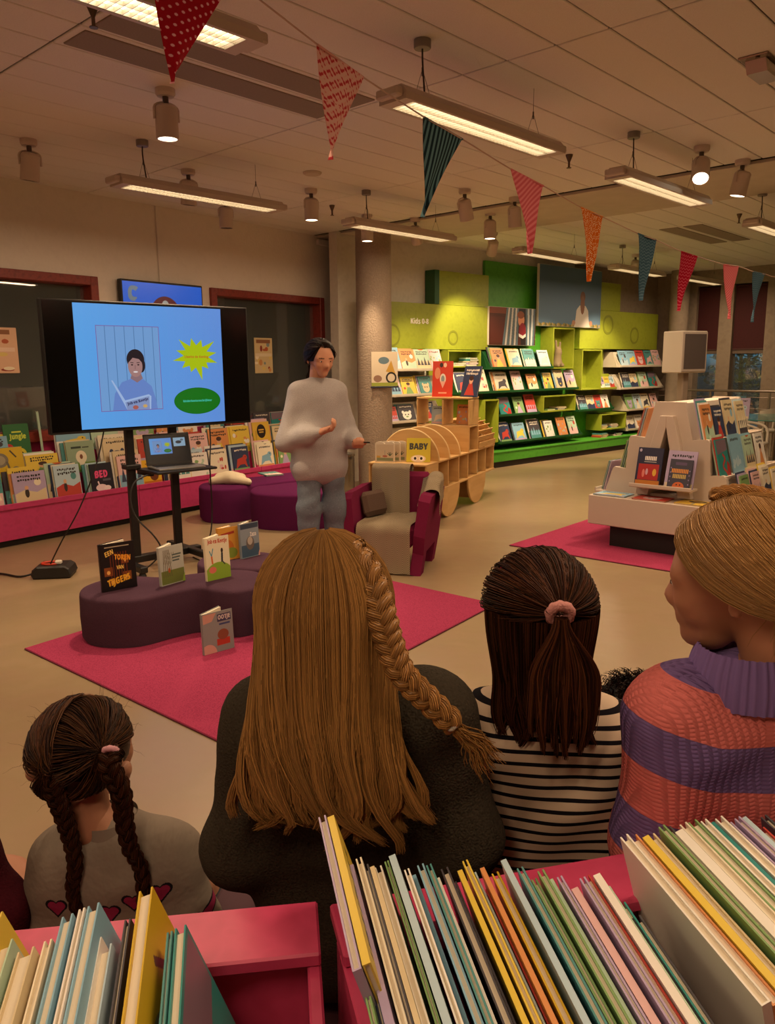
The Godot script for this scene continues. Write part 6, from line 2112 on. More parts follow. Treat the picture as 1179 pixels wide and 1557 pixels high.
	tag(put("bunting_cord", MB.new().tube(smooth_path(cord, 4), PackedFloat32Array([0.003]), 5), mat("b89a88", 0.8)), "thin twisted pale cord carrying the pennants across the room", "cord")


# ---------- people ----------
func hand_bones(w: Transform3D, side: float, curl: float) -> Array:
	# wrist frame: y along the fingers, z out of the back of the hand, side +1 puts the thumb towards +x
	var b := []
	for x in [-0.026, -0.009, 0.009, 0.026]:
		b.append([w * Vector3(x * 0.7, 0.0, 0), w * Vector3(x, 0.078, 0), 0.0155, 0.0125])
	var len_ := [0.066, 0.075, 0.07, 0.054]
	for k in 4:
		var x: float = side * (0.029 - 0.0195 * k)
		var p := Vector3(x, 0.08, 0)
		var a := 0.0
		for j in 3:
			a += curl
			var q: Vector3 = p + Vector3(side * (0.004 - 0.003 * k), cos(a), -sin(a)) * len_[k] * [0.45, 0.31, 0.24][j]
			b.append([w * p, w * q, 0.0088 - 0.0006 * j, 0.0084 - 0.0008 * j])
			p = q
	var t := Vector3(side * 0.024, 0.02, -0.004)
	var t1 := t + Vector3(side * 0.028, 0.03, -0.012)
	var t2 := t1 + Vector3(side * 0.008, 0.03, -0.012)
	b.append([w * t, w * t1, 0.013, 0.0105])
	b.append([w * t1, w * t2, 0.0105, 0.0085])
	return b


func head_shape(mb: MB, xf: Transform3D, base: Transform3D, skin: Color, cell := 0.006) -> void:
	# face towards -z in its own frame; about 0.21 m tall for scale 1
	mb.xf = base * xf
	var lip := skin.lerp(Color(0.38, 0.1, 0.09), 0.45)
	var bones := [
		[Vector3(0, 0.03, 0.022), Vector3(0, 0.034, -0.018), 0.080, 0.078, Vector3(1.08, 1.0, 1.0)],
		[Vector3(0, -0.01, -0.04), Vector3(0, -0.07, -0.052), 0.056, 0.034, Vector3(1.0, 1, 1)],
		[Vector3(0, -0.03, 0.03), Vector3(0, -0.13, 0.042), 0.048, 0.046],
		[Vector3(0, 0.004, -0.094), Vector3(0, -0.022, -0.107), 0.008, 0.011],
		[Vector3(-0.009, -0.027, -0.1), Vector3(0.009, -0.027, -0.1), 0.008, 0.008],
		[Vector3(-0.017, -0.053, -0.088), Vector3(0.017, -0.053, -0.088), 0.007, 0.007],
		[Vector3(-0.045, 0.02, -0.072), Vector3(0.045, 0.02, -0.072), 0.017, 0.017],
		[Vector3(0, -0.082, -0.08), Vector3(0, -0.078, -0.078), 0.016, 0.016],
		[Vector3(-0.036, -0.022, -0.066), Vector3(-0.03, -0.035, -0.06), 0.022, 0.022],
		[Vector3(0.036, -0.022, -0.066), Vector3(0.03, -0.035, -0.06), 0.022, 0.022]]
	for s in [-1.0, 1.0]:
		bones.append([Vector3(s * 0.078, -0.022, 0.012), Vector3(s * 0.087, 0.012, 0.024), 0.010, 0.014, Vector3(1.7, 1, 1)])
	blob(mb, bones, cell, 130.0, func(p, _n):
		if absf(p.x) < 0.021 and absf(p.y + 0.053) < 0.0075 and p.z < -0.085:
			return lip
		if absf(absf(p.x) - 0.032) < 0.017 and absf(p.y - 0.024) < 0.0045 and p.z < -0.07:
			return Color(0.02, 0.013, 0.01)
		return skin)
	mb.xf = base


func eyes(parent: Node, xf: Transform3D) -> void:
	for s in [-1.0, 1.0]:
		var o := put("eye", MB.new().lathe(PackedVector2Array([Vector2(0, -0.0095), Vector2(0.0067, -0.0067), Vector2(0.0095, 0), Vector2(0.0067, 0.0067), Vector2(0, 0.0095)]), 12), mat("d8cfc6", 0.3), parent, xf * at(Vector3(s * 0.032, 0.004, -0.0865)))
		put("iris", MB.new().lathe(PackedVector2Array([Vector2(0, 0), Vector2(0.0045, 0.0005), Vector2(0, 0.0015)]), 10), mat("22150e", 0.2), o, Transform3D(Basis(Vector3.RIGHT, -PI * 0.5), Vector3(0, 0, -0.0088)))


func child(c: Dictionary) -> Node3D:
	var base: Vector3 = c.base
	var t := thing("person", c.label, "person", at(base))
	var inv := Transform3D(Basis(), -base)
	var hx: Transform3D = Transform3D(Basis.from_euler(Vector3(deg_to_rad(c.get("nod", 0.0)), deg_to_rad(c.yaw), deg_to_rad(c.get("tilt", 0.0)))).scaled(Vector3.ONE * float(c.hs)), c.head)
	var skin: Color = lin(c.skin)
	var sl: Vector3 = c.shl
	var sr: Vector3 = c.shr
	var hip: Vector3 = c.hip
	var mid := (sl + sr) * 0.5
	var f: float = c.get("bulk", 1.0)
	var body := MB.new()
	head_shape(body, hx, inv, skin, 0.0062)
	var neck: Vector3 = hx * Vector3(0, -0.1, 0.036)
	var bones := [[neck, mid + Vector3(0, 0.02, 0), 0.042, 0.05], [sl, sr, 0.04, 0.04], [mid, hip, 0.075, 0.08]]
	var legs := []
	var clothes := []
	for s in [-1.0, 1.0]:
		var sh := sl if s < 0 else sr
		var el: Vector3 = c.ell if s < 0 else c.elr
		var ha := hip + Vector3(s * 0.07, 0.09, -0.22)
		bones.append([sh, el, 0.034, 0.03])
		bones.append([el, ha, 0.03, 0.024])
		var d := (hip + Vector3(s * 0.03, 0.06, -0.3) - ha).normalized()
		var xx := Vector3.UP.cross(d).normalized()
		bones.append_array(hand_bones(Transform3D(Basis(xx, d, xx.cross(d)), ha), -s, 0.35))
		var kn := hip + Vector3(s * 0.11, 0.02, -0.36 * f)
		var an := Vector3(kn.x, 0.08, kn.z - 0.02)
		bones.append([hip + Vector3(s * 0.06, 0, 0), kn, 0.06, 0.045])
		bones.append([kn, an, 0.045, 0.03])
		legs.append([hip + Vector3(s * 0.065, 0.0, 0), kn, 0.078 * f, 0.06 * f])
		legs.append([kn, an + Vector3(0, 0.02, 0), 0.058 * f, 0.05 * f])
		clothes.append([mid + Vector3((sh.x - mid.x) * 0.72, -0.02, sh.z - mid.z + 0.005), hip + Vector3(s * 0.07 * f, 0.0, 0.0), 0.068 * f, 0.098 * f])
		clothes.append([sh, el, 0.058 * f, 0.052 * f])
		clothes.append([el, el.lerp(ha, 0.86), 0.05 * f, 0.04 * f])
		var shoe := MB.new()
		shoe.xf = inv
		blob(shoe, [[an + Vector3(0, -0.035, 0.03), an + Vector3(0, -0.045, -0.11), 0.04, 0.034]], 0.012, 60.0)
		put("shoe", shoe, mat("3a3430", 0.6), t)
	clothes.append([sl.lerp(sr, 0.12), sr.lerp(sl, 0.12), 0.058 * f, 0.058 * f])
	clothes.append([mid + Vector3(0, 0.005, 0), mid + Vector3(0, 0.045, -0.005), 0.062 * f, 0.05 * f])
	clothes.append([mid + Vector3(0, -0.12, 0.0), hip + Vector3(0, 0.04, 0), 0.09 * f, 0.10 * f])
	body.col = skin
	blob(body, bones, 0.011, 70.0, func(_p, _n): return skin)
	put("body", body, vmat(0.55, 0.4), t)
	eyes(t, inv * hx)
	var cl := MB.new()
	cl.xf = inv
	blob(cl, clothes, 0.0105, 40.0, null, c.uvf, 0.007)
	put(c.top_name, cl, c.top, t)
	var lg := MB.new()
	lg.xf = inv
	blob(lg, legs, 0.014, 45.0)
	put("trousers", lg, c.get("trousers", mat("2a2c34", 0.9)), t)
	return t


func shade_of(dark: String, light: String) -> Color:
	return lin(dark).lerp(lin(light), pow(rng.randf(), 1.4))


func strand(mb: MB, pts: PackedVector3Array, r: float, col: Color, taper := 0.35) -> void:
	# a three-sided hair, written straight into the arrays
	var m := pts.size()
	var base := mb.v.size()
	var d := (pts[m - 1] - pts[0]).normalized()
	var x := d.cross(Vector3(0.31, 0.17, 0.93)).normalized()
	var y := x.cross(d)
	var o := [x, (y * 0.866 - x * 0.5), (-y * 0.866 - x * 0.5)]
	for k in m:
		var rr := r if k < m - 4 else r * lerpf(1.0, taper, (k - m + 5) / 4.0)
		var p := mb.xf * pts[k]
		for q in 3:
			mb.v.append(p + o[q] * rr)
			mb.n.append(o[q])
			mb.c.append(col)
			mb.t.append(Vector2.ZERO)
	for k in m - 1:
		var i0 := base + k * 3
		mb.i.append_array(PackedInt32Array([i0, i0 + 1, i0 + 3, i0 + 1, i0 + 4, i0 + 3, i0 + 1, i0 + 2, i0 + 4, i0 + 2, i0 + 5, i0 + 4, i0 + 2, i0, i0 + 5, i0, i0 + 3, i0 + 5]))


func on_head(hx: Transform3D, d: Vector3, lift: float) -> Vector3:
	# point over the skull in direction d (head frame, face towards -z)
	var n := d.normalized()
	return hx * (Vector3(0, 0.024, 0.008) + n * Vector3(0.083, 0.093, 0.104) + n * lift)


func swept(hx: Transform3D, a: Vector3, b: Vector3, lift: float, steps := 9) -> PackedVector3Array:
	var p := PackedVector3Array()
	var na := a.normalized()
	var nb := b.normalized()
	for k in steps:
		var t := float(k) / (steps - 1)
		p.append(on_head(hx, na.slerp(nb, t), lift * (0.6 + 0.6 * sin(t * PI))))
	return p


func scalp(mb: MB, hx: Transform3D, col: Color, lift: float, from_deg: float) -> void:
	# cap over the skull, open towards the face
	mb.col = col
	var keep := mb.xf
	mb.grid(24, 20, func(u, w):
		var ph: float = (u - 0.5) * deg_to_rad(2.0 * from_deg)
		var th: float = w * deg_to_rad(128.0) * (1.0 - 0.32 * pow(absf(u - 0.5) * 2.0, 3)) + 0.02
		var d := Vector3(sin(th) * sin(ph), cos(th), sin(th) * cos(ph)).rotated(Vector3.RIGHT, -0.5)
		return on_head(hx, d, lift))
	mb.xf = keep


func braid(mb: MB, path: PackedVector3Array, r0: float, r1: float, turns: float, dark: String, light: String) -> void:
	var p := smooth_path(path, 14)
	var m := p.size()
	var side := Vector3.RIGHT
	for s in 3:
		var core := PackedVector3Array()
		var rads := PackedFloat32Array()
		for k in m:
			var t := float(k) / (m - 1)
			var d := (p[mini(k + 1, m - 1)] - p[maxi(k - 1, 0)]).normalized()
			var x := d.cross(Vector3(0.1, 0.2, -1)).normalized()
			var z := x.cross(d)
			var r := lerpf(r0, r1, t)
			var a := t * turns * TAU + s * TAU / 3.0
			core.append(p[k] + x * sin(a) * r * 0.95 + z * sin(2.0 * a) * r * 0.5)
			rads.append(r * 0.62)
		mb.col = lin(dark).lerp(lin(light), 0.35)
		mb.tube(core, rads, 7, true)
		# fine hairs over each rope
		for q in 16:
			var a0 := TAU * q / 16.0
			var line := PackedVector3Array()
			for k in m:
				var d := (core[mini(k + 1, m - 1)] - core[maxi(k - 1, 0)]).normalized()
				var x := d.cross(Vector3(0.1, 0.2, -1)).normalized()
				var z := x.cross(d)
				var aa := a0 + float(k) / m * 3.0
				line.append(core[k] + (x * cos(aa) + z * sin(aa)) * rads[k] * 1.0)
			strand(mb, line, rads[0] * 0.12, shade_of(dark, light))


func hang(mb: MB, roots: Callable, n: int, clumps: int, r: float, dark: String, light: String) -> void:
	# n strands gathered into clumps; roots(a, t, layer, wave) gives points
	for k in n:
		var c := k % clumps
		var ac := -1.0 + 2.0 * (c + 0.5) / clumps
		var ph := float((c * 7919) % 628) / 100.0
		var da := rng.randfn(0, 1.1 / clumps)
		var layer := rng.randf()
		var stop := 0.86 + 0.14 * float((c * 37) % 10) / 9.0 - rng.randf() * 0.05
		var pts := PackedVector3Array()
		for j in 19:
			var t := stop * j / 18.0
			var gather := 1.0 - 0.55 * smoothstep(0.5, 1.0, t)
			pts.append(roots.call(clampf(ac + da * gather, -1.05, 1.05), t, layer, ph))
		strand(mb, pts, r * rng.randf_range(0.8, 1.25), shade_of(dark, light))


func scrunchie(parent: Node, inv: Transform3D, c: Vector3, axis: Vector3, R: float, r: float, m: Material, called := "hair_tie") -> void:
	var x := axis.normalized().cross(Vector3(0.3, 1, 0.2)).normalized()
	var y := axis.normalized().cross(x)
	var p := PackedVector3Array()
	var rads := PackedFloat32Array()
	for k in 33:
		var a := TAU * k / 32.0
		p.append(inv * (c + (x * cos(a) + y * sin(a)) * R))
		rads.append(r * (1.0 + 0.12 * sin(a * 9.0)))
	put(called, MB.new().tube(p, rads, 8, false), m, parent)


func hair_mat(gloss := 0.42) -> StandardMaterial3D:
	return vmat(0.38 if gloss > 0.3 else 0.5, gloss)


func build_people() -> void:
	build_woman()
	# things to sit on, behind the book bins
	var bn := thing("low_bench", "low dark bench the children sit on behind the book bins", "bench", at(Vector3(0.2, 0, -1.37), -10))
	put("seat", MB.new().box(Vector3(1.25, 0.05, 0.36), Vector3(0, 0.355, 0), 0.012), mat("4a2a34", 0.8), bn)
	for x in [-0.55, 0.55]:
		put("leg", MB.new().box(Vector3(0.06, 0.33, 0.3), Vector3(x, 0.165, 0), 0.006), mat("2a1a20", 0.7), bn)
	for q in [[-0.52, -1.50, "the braided small girl sits on"], [-0.95, -1.42, "of the child in maroon"]]:
		var st := thing("floor_cushion", "low round dark cushion " + q[2], "cushion", at(Vector3(q[0], 0, q[1])))
		put("cover", MB.new().lathe(PackedVector2Array([Vector2(0, 0), Vector2(0.19, 0.0), Vector2(0.205, 0.03), Vector2(0.205, 0.13), Vector2(0.19, 0.155), Vector2(0, 0.16)]), 32), cloth_mat("floor cushion", ["3a2030", "402535"], 121), st)
	girl_long_hair()
	girl_stripes()
	girl_knit()
	girl_braids()
	child_curly()
	child_maroon()


func girl_long_hair() -> void:
	var wool := cloth_mat("jacket cloth", ["332e27", "3f392f", "38322a", "2c271f"], 123)
	var hc := Vector3(-0.107, 1.135, -1.27)
	var c := {"label": "seated girl with very long dark blond hair and a charcoal jacket", "base": Vector3(-0.08, 0, -1.32), "head": hc, "hs": 1.06, "yaw": 4.0, "skin": "b58a6c", "shl": Vector3(-0.225, 0.945, -1.285), "shr": Vector3(0.085, 0.955, -1.27), "ell": Vector3(-0.262, 0.72, -1.26), "elr": Vector3(0.128, 0.73, -1.25), "hip": Vector3(-0.07, 0.47, -1.33), "top": wool, "top_name": "jacket", "uvf": null, "bulk": 1.04}
	var t := child(c)
	var inv := Transform3D(Basis(), -c.base)
	var hx := Transform3D(Basis.from_euler(Vector3(0, deg_to_rad(4), 0)).scaled(Vector3.ONE * 1.06), hc)
	var dark := "7d5a32"
	var light := "ae8048"
	var fall := func(a: float, t: float, layer: float, ph: float) -> Vector3:
		var phi := a * deg_to_rad(118.0)
		var lift := 0.008 + 0.020 * layer
		if t < 0.34:
			var th := lerpf(0.10, deg_to_rad(100.0), t / 0.34)
			return on_head(hx, Vector3(sin(th) * sin(phi), cos(th), sin(th) * cos(phi)), lift)
		var e := on_head(hx, Vector3(sin(deg_to_rad(100.0)) * sin(phi), cos(deg_to_rad(100.0)), sin(deg_to_rad(100.0)) * cos(phi)), lift)
		var s := (t - 0.34) / 0.66
		var y := lerpf(e.y, 0.765, s)
		var wide := -0.087 + a * 0.158
		var curl := smoothstep(0.62, 1.0, s)
		var way := 1.0 if sin(ph * 3.0) > -0.35 or a < -0.45 else -1.0
		y += curl * curl * (0.034 + 0.022 * sin(ph * 5.0))
		var x := lerpf(e.x, wide, smoothstep(0.1, 0.95, s)) + sin(s * 6.5 + ph) * 0.02 * smoothstep(0.15, 0.8, s) + way * (0.045 + 0.02 * sin(ph * 7.0)) * pow(curl, 1.6)
		var back := -1.145 + 0.03 * sin(s * PI) - 0.02 * absf(a) + 0.02 * layer
		var z := lerpf(e.z, back, smoothstep(0.0, 0.45, s)) + cos(s * 6.0 + ph) * 0.007 * s
		return Vector3(x, y, z)
	var hair := MB.new()
	hair.xf = inv
	hair.col = lin("6a4a26")
	hair.grid(40, 36, func(u, w): return fall.call(u * 2.0 - 1.0, w * 0.8, -0.15, 1.5))
	hang(hair, fall, 6600, 26, 0.0009, dark, light)
	put("hair", hair, hair_mat(), t)
	var br := MB.new()
	br.xf = inv
	var path := PackedVector3Array([Vector3(-0.06, 1.256, -1.25), Vector3(-0.030, 1.226, -1.195), Vector3(-0.012, 1.178, -1.160), Vector3(0.001, 1.134, -1.145), Vector3(0.020, 1.090, -1.130), Vector3(0.058, 1.050, -1.125), Vector3(0.100, 1.008, -1.125)])
	braid(br, path, 0.017, 0.013, 5.5, dark, "b8854a")
	for k in 150:
		var e := Vector3(0.147 + rng.randfn(0, 0.012), 0.948 + rng.randfn(0, 0.014), -1.125 + rng.randfn(0, 0.008))
		var s := Vector3(0.1 + rng.randfn(0, 0.004), 1.008 + rng.randfn(0, 0.004), -1.125 + rng.randfn(0, 0.004))
		strand(br, PackedVector3Array([s, s.lerp(e, 0.3), s.lerp(e, 0.6) + Vector3(0.006, 0.004, 0.004), e.lerp(s, 0.15), e]), 0.0015, shade_of(dark, light))
	put("braid", br, hair_mat(), t)
	scrunchie(t, inv, Vector3(0.099, 1.009, -1.125), Vector3(1, -1, 0), 0.011, 0.003, mat("b8b4ac", 0.4))


func girl_stripes() -> void:
	var st := paint(8, 128, func(_x, y): return Color("17151a") if y % 128 < 42 else Color("c4b09a"))
	var m := tmat("striped jersey", st, 0.92, Vector3(1, 1, 1), 0.2)
	m.normal_enabled = true
	m.normal_texture = noise_tex(0.2, [], 256, 131, 3, true, 3.0)
	m.normal_scale = 0.15
	var hc := Vector3(0.272, 1.085, -1.41)
	var c := {"label": "seated girl in a black and cream striped shirt with dark ponytail", "base": Vector3(0.29, 0, -1.42), "head": hc, "hs": 1.0, "yaw": 22.0, "skin": "b08468", "shl": Vector3(0.175, 0.865, -1.40), "shr": Vector3(0.415, 0.855, -1.39), "ell": Vector3(0.155, 0.665, -1.40), "elr": Vector3(0.44, 0.66, -1.38), "hip": Vector3(0.295, 0.46, -1.43), "top": m, "top_name": "striped_shirt", "bulk": 1.0,
		"uvf": func(p): return Vector2((p.x - p.z) * 6.0, (p.y + 0.06 * (p.x - 0.29) - 0.25 * (p.x - 0.29) * (p.x - 0.29)) / 0.0215)}
	var t := child(c)
	var inv := Transform3D(Basis(), -c.base)
	var hx := Transform3D(Basis.from_euler(Vector3(0, deg_to_rad(22), 0)), hc)
	var dark := "1c100b"
	var light := "4e2d1c"
	var hair := MB.new()
	hair.xf = inv
	scalp(hair, hx, lin("160d09"), 0.006, 130.0)
	var tie := Vector3(0.291, 1.128, -1.292)
	var td := (hx.affine_inverse() * tie - Vector3(0, 0.024, 0.008)).normalized()
	for k in 1500:
		var a := deg_to_rad(rng.randf_range(-150, 150))
		var el := rng.randf_range(-0.1, 1.2)
		var d := Vector3(sin(a) * cos(el), sin(el), cos(a) * cos(el)) if absf(a) > 1.2 else Vector3(sin(a), 0.55 + rng.randf() * 0.9, -0.55 + rng.randf() * 0.3)
		strand(hair, swept(hx, d, td, 0.012 + rng.randf() * 0.008), 0.0012, shade_of(dark, light))
	# tail from the tie
	var tail := func(a: float, t: float, layer: float, ph: float) -> Vector3:
		var s := t
		var w := 0.010 + 0.045 * smoothstep(0.0, 0.5, s) - 0.012 * smoothstep(0.75, 1.0, s)
		var x := lerpf(tie.x, 0.292, s) + a * w + sin(s * 5.0 + ph) * 0.006 * s
		var y := lerpf(tie.y, 0.888, s) + 0.02 * sin(s * PI)
		var z := tie.z + 0.012 + 0.022 * sin(minf(s * 2.2, PI)) + layer * 0.02 + 0.012 * s
		return Vector3(x, y, z)
	hang(hair, tail, 1300, 14, 0.0011, dark, "5a3420")
	# loose hair below
	var loose := func(a: float, t: float, layer: float, ph: float) -> Vector3:
		var phi := a * deg_to_rad(84.0) - 0.12
		var e := on_head(hx, Vector3(sin(phi), 0.05 - 0.55 * smoothstep(0.0, 0.45, t), cos(phi)), 0.010 + layer * 0.012)
		var s := smoothstep(0.0, 1.0, t)
		var y := lerpf(e.y, 0.915 - 0.03 * absf(a) + 0.02 * sin(ph * 4.0), s)
		var x := lerpf(e.x, 0.285 + a * 0.088, s) + sin(s * 7.0 + ph) * 0.014 * s * s
		var z := lerpf(e.z, -1.292 - 0.035 * absf(a) + layer * 0.015, s) + cos(s * 7.0 + ph) * 0.006 * s
		return Vector3(x, y, z)
	hair.col = lin("160d09")
	hair.grid(30, 14, func(u, w): return loose.call(u * 2.0 - 1.0, w * 0.8, -0.2, 1.0))
	hang(hair, loose, 1700, 20, 0.0011, dark, light)
	put("hair", hair, hair_mat(0.22), t)
	var br := MB.new()
	br.xf = inv
	braid(br, PackedVector3Array([Vector3(0.215, 1.182, -1.405), Vector3(0.245, 1.19, -1.37), Vector3(0.275, 1.182, -1.335), Vector3(0.30, 1.165, -1.315)]), 0.010, 0.008, 3.0, "2a180f", "5f3a22")
	put("braid", br, hair_mat(0.22), t)
	scrunchie(t, inv, tie + Vector3(0, 0.004, 0.01), Vector3(0, -0.4, 1), 0.017, 0.0095, cloth_mat("pink scrunchie", ["b8807c", "c48c88"], 133))
	scrunchie(t, inv, Vector3(0.212, 1.181, -1.40), Vector3(1, 0.2, 0.6), 0.008, 0.003, mat("d8264a", 0.5), "red_hair_tie")


func girl_knit() -> void:
	var tint := func(y: int) -> Color: return Color("826aa6") if (y / 256) % 2 == 0 else Color("ea807e")
	var alb := paint(64, 512, func(x, y): return tint.call(y).darkened(0.12 * absf(sin(x * 1.7 + y * 2.3))))
	var him := Image.create(64, 512, false, Image.FORMAT_RGBA8)
	for y in 512:
		for x in 64:
			var lx := x % 16
			var slope := absf(lx - 7.5)
			var row := fposmod(y + slope * 1.2, 21.3) / 21.3
			var h := sin(row * PI) * 0.55 + 0.45 * sin(lx / 15.0 * PI)
			him.set_pixel(x, y, Color(h, h, h))
	him.bump_map_to_normal_map(5.0)
	var m := tmat("chunky knit", alb, 0.95, Vector3(1, 1, 1), 0.2)
	m.normal_enabled = true
	m.normal_texture = ImageTexture.create_from_image(him)
	m.normal_scale = 1.0
	var hc := Vector3(0.562, 1.205, -1.20)
	var yaw := 48.0
	var cx := 0.575
	var c := {"label": "seated blond girl in a chunky coral and purple striped sweater", "base": Vector3(0.58, 0, -1.24), "head": hc, "hs": 1.08, "yaw": yaw, "nod": -6.0, "skin": "b07a60", "shl": Vector3(0.46, 0.985, -1.20), "shr": Vector3(0.715, 0.985, -1.20), "ell": Vector3(0.438, 0.77, -1.175), "elr": Vector3(0.75, 0.77, -1.19), "hip": Vector3(0.58, 0.47, -1.36), "top": m, "top_name": "knit_sweater", "bulk": 1.08,
		"uvf": func(p): return Vector2((p.x + (p.z + 1.2) * (0.8 if p.x > 0.575 else -0.8)) / 0.05, (p.y - 0.25 * maxf(0.0, 0.5 - p.x)) / 0.15)}
	var t := child(c)
	var inv := Transform3D(Basis(), -c.base)
	var col := MB.new()
	col.xf = inv
	# ribbed roll collar
	col.grid(96, 10, func(u, w):
		var a: float = u * TAU
		var r: float = 0.086 - 0.014 * w + 0.0024 * sin(a * 40.0) + 0.006 * sin(w * PI)
		return Vector3(0.572 + cos(a) * r * 1.05, 1.025 + 0.082 * w, -1.19 - sin(a) * r))
	put("collar", col, mat("826aa6", 0.95, 0.0, 0.2), t)
	var hx := Transform3D(Basis.from_euler(Vector3(deg_to_rad(-6), deg_to_rad(yaw), 0)).scaled(Vector3.ONE * 1.08), hc)
	var dark := "8c663c"
	var light := "b08550"
	var hair := MB.new()
	hair.xf = inv
	scalp(hair, hx, lin("6a4520"), 0.007, 104.0)
	# parted on top, swept down and round to a knot at the nape
	for k in 5000:
		var f := rng.randf()
		var s := -1.0 if k % 5 < 3 else 1.0
		var j := Vector3(rng.randfn(0, 0.025), rng.randfn(0, 0.025), rng.randfn(0, 0.025))
		var d := Vector3(s * 0.04 - 0.06, 1.0, lerpf(-0.95, 0.5, f)) + j
		var via := Vector3(s * (1.0 - 0.25 * f), lerpf(0.02, 0.5, f), lerpf(-0.5, 0.6, f)) + j
		var e := Vector3(0.15 + s * lerpf(0.55, 0.1, f), lerpf(-0.62, -0.3, f), 0.9) + j
		var lift := 0.012 + rng.randf() * 0.009
		var p := PackedVector3Array()
		var dn := d.normalized(); var vn := via.normalized(); var en := e.normalized()
		for q in 12:
			var tt := q / 11.0
			p.append(on_head(hx, dn.slerp(vn, tt).slerp(vn.slerp(en, tt), tt), lift * (0.7 + 0.5 * sin(tt * PI))))
		strand(hair, p, 0.0009, shade_of(dark, light))
	# a few loose hairs at the neck
	for k in 26:
		var s := on_head(hx, Vector3(-0.9 + rng.randf() * 0.6, -0.25, 0.35 + rng.randf() * 0.4), 0.006)
		var e := s + Vector3(rng.randfn(0, 0.02), -0.05 - rng.randf() * 0.05, rng.randfn(0, 0.01))
		strand(hair, PackedVector3Array([s, s.lerp(e, 0.4) + Vector3(0.006, 0, 0.004), s.lerp(e, 0.75), e.lerp(s, 0.1), e]), 0.0007, shade_of(dark, light))
	put("hair", hair, hair_mat(), t)
	var br := MB.new()
	br.xf = inv
	var bp := PackedVector3Array()
	for k in 6:
		bp.append(on_head(hx, Vector3(0.05, 1.0, -0.45).normalized().slerp(Vector3(0.75, 0.45, 0.45).normalized(), k / 5.0), 0.018))
	braid(br, bp, 0.011, 0.012, 4.0, dark, "c08c50")
	put("braid", br, hair_mat(), t)


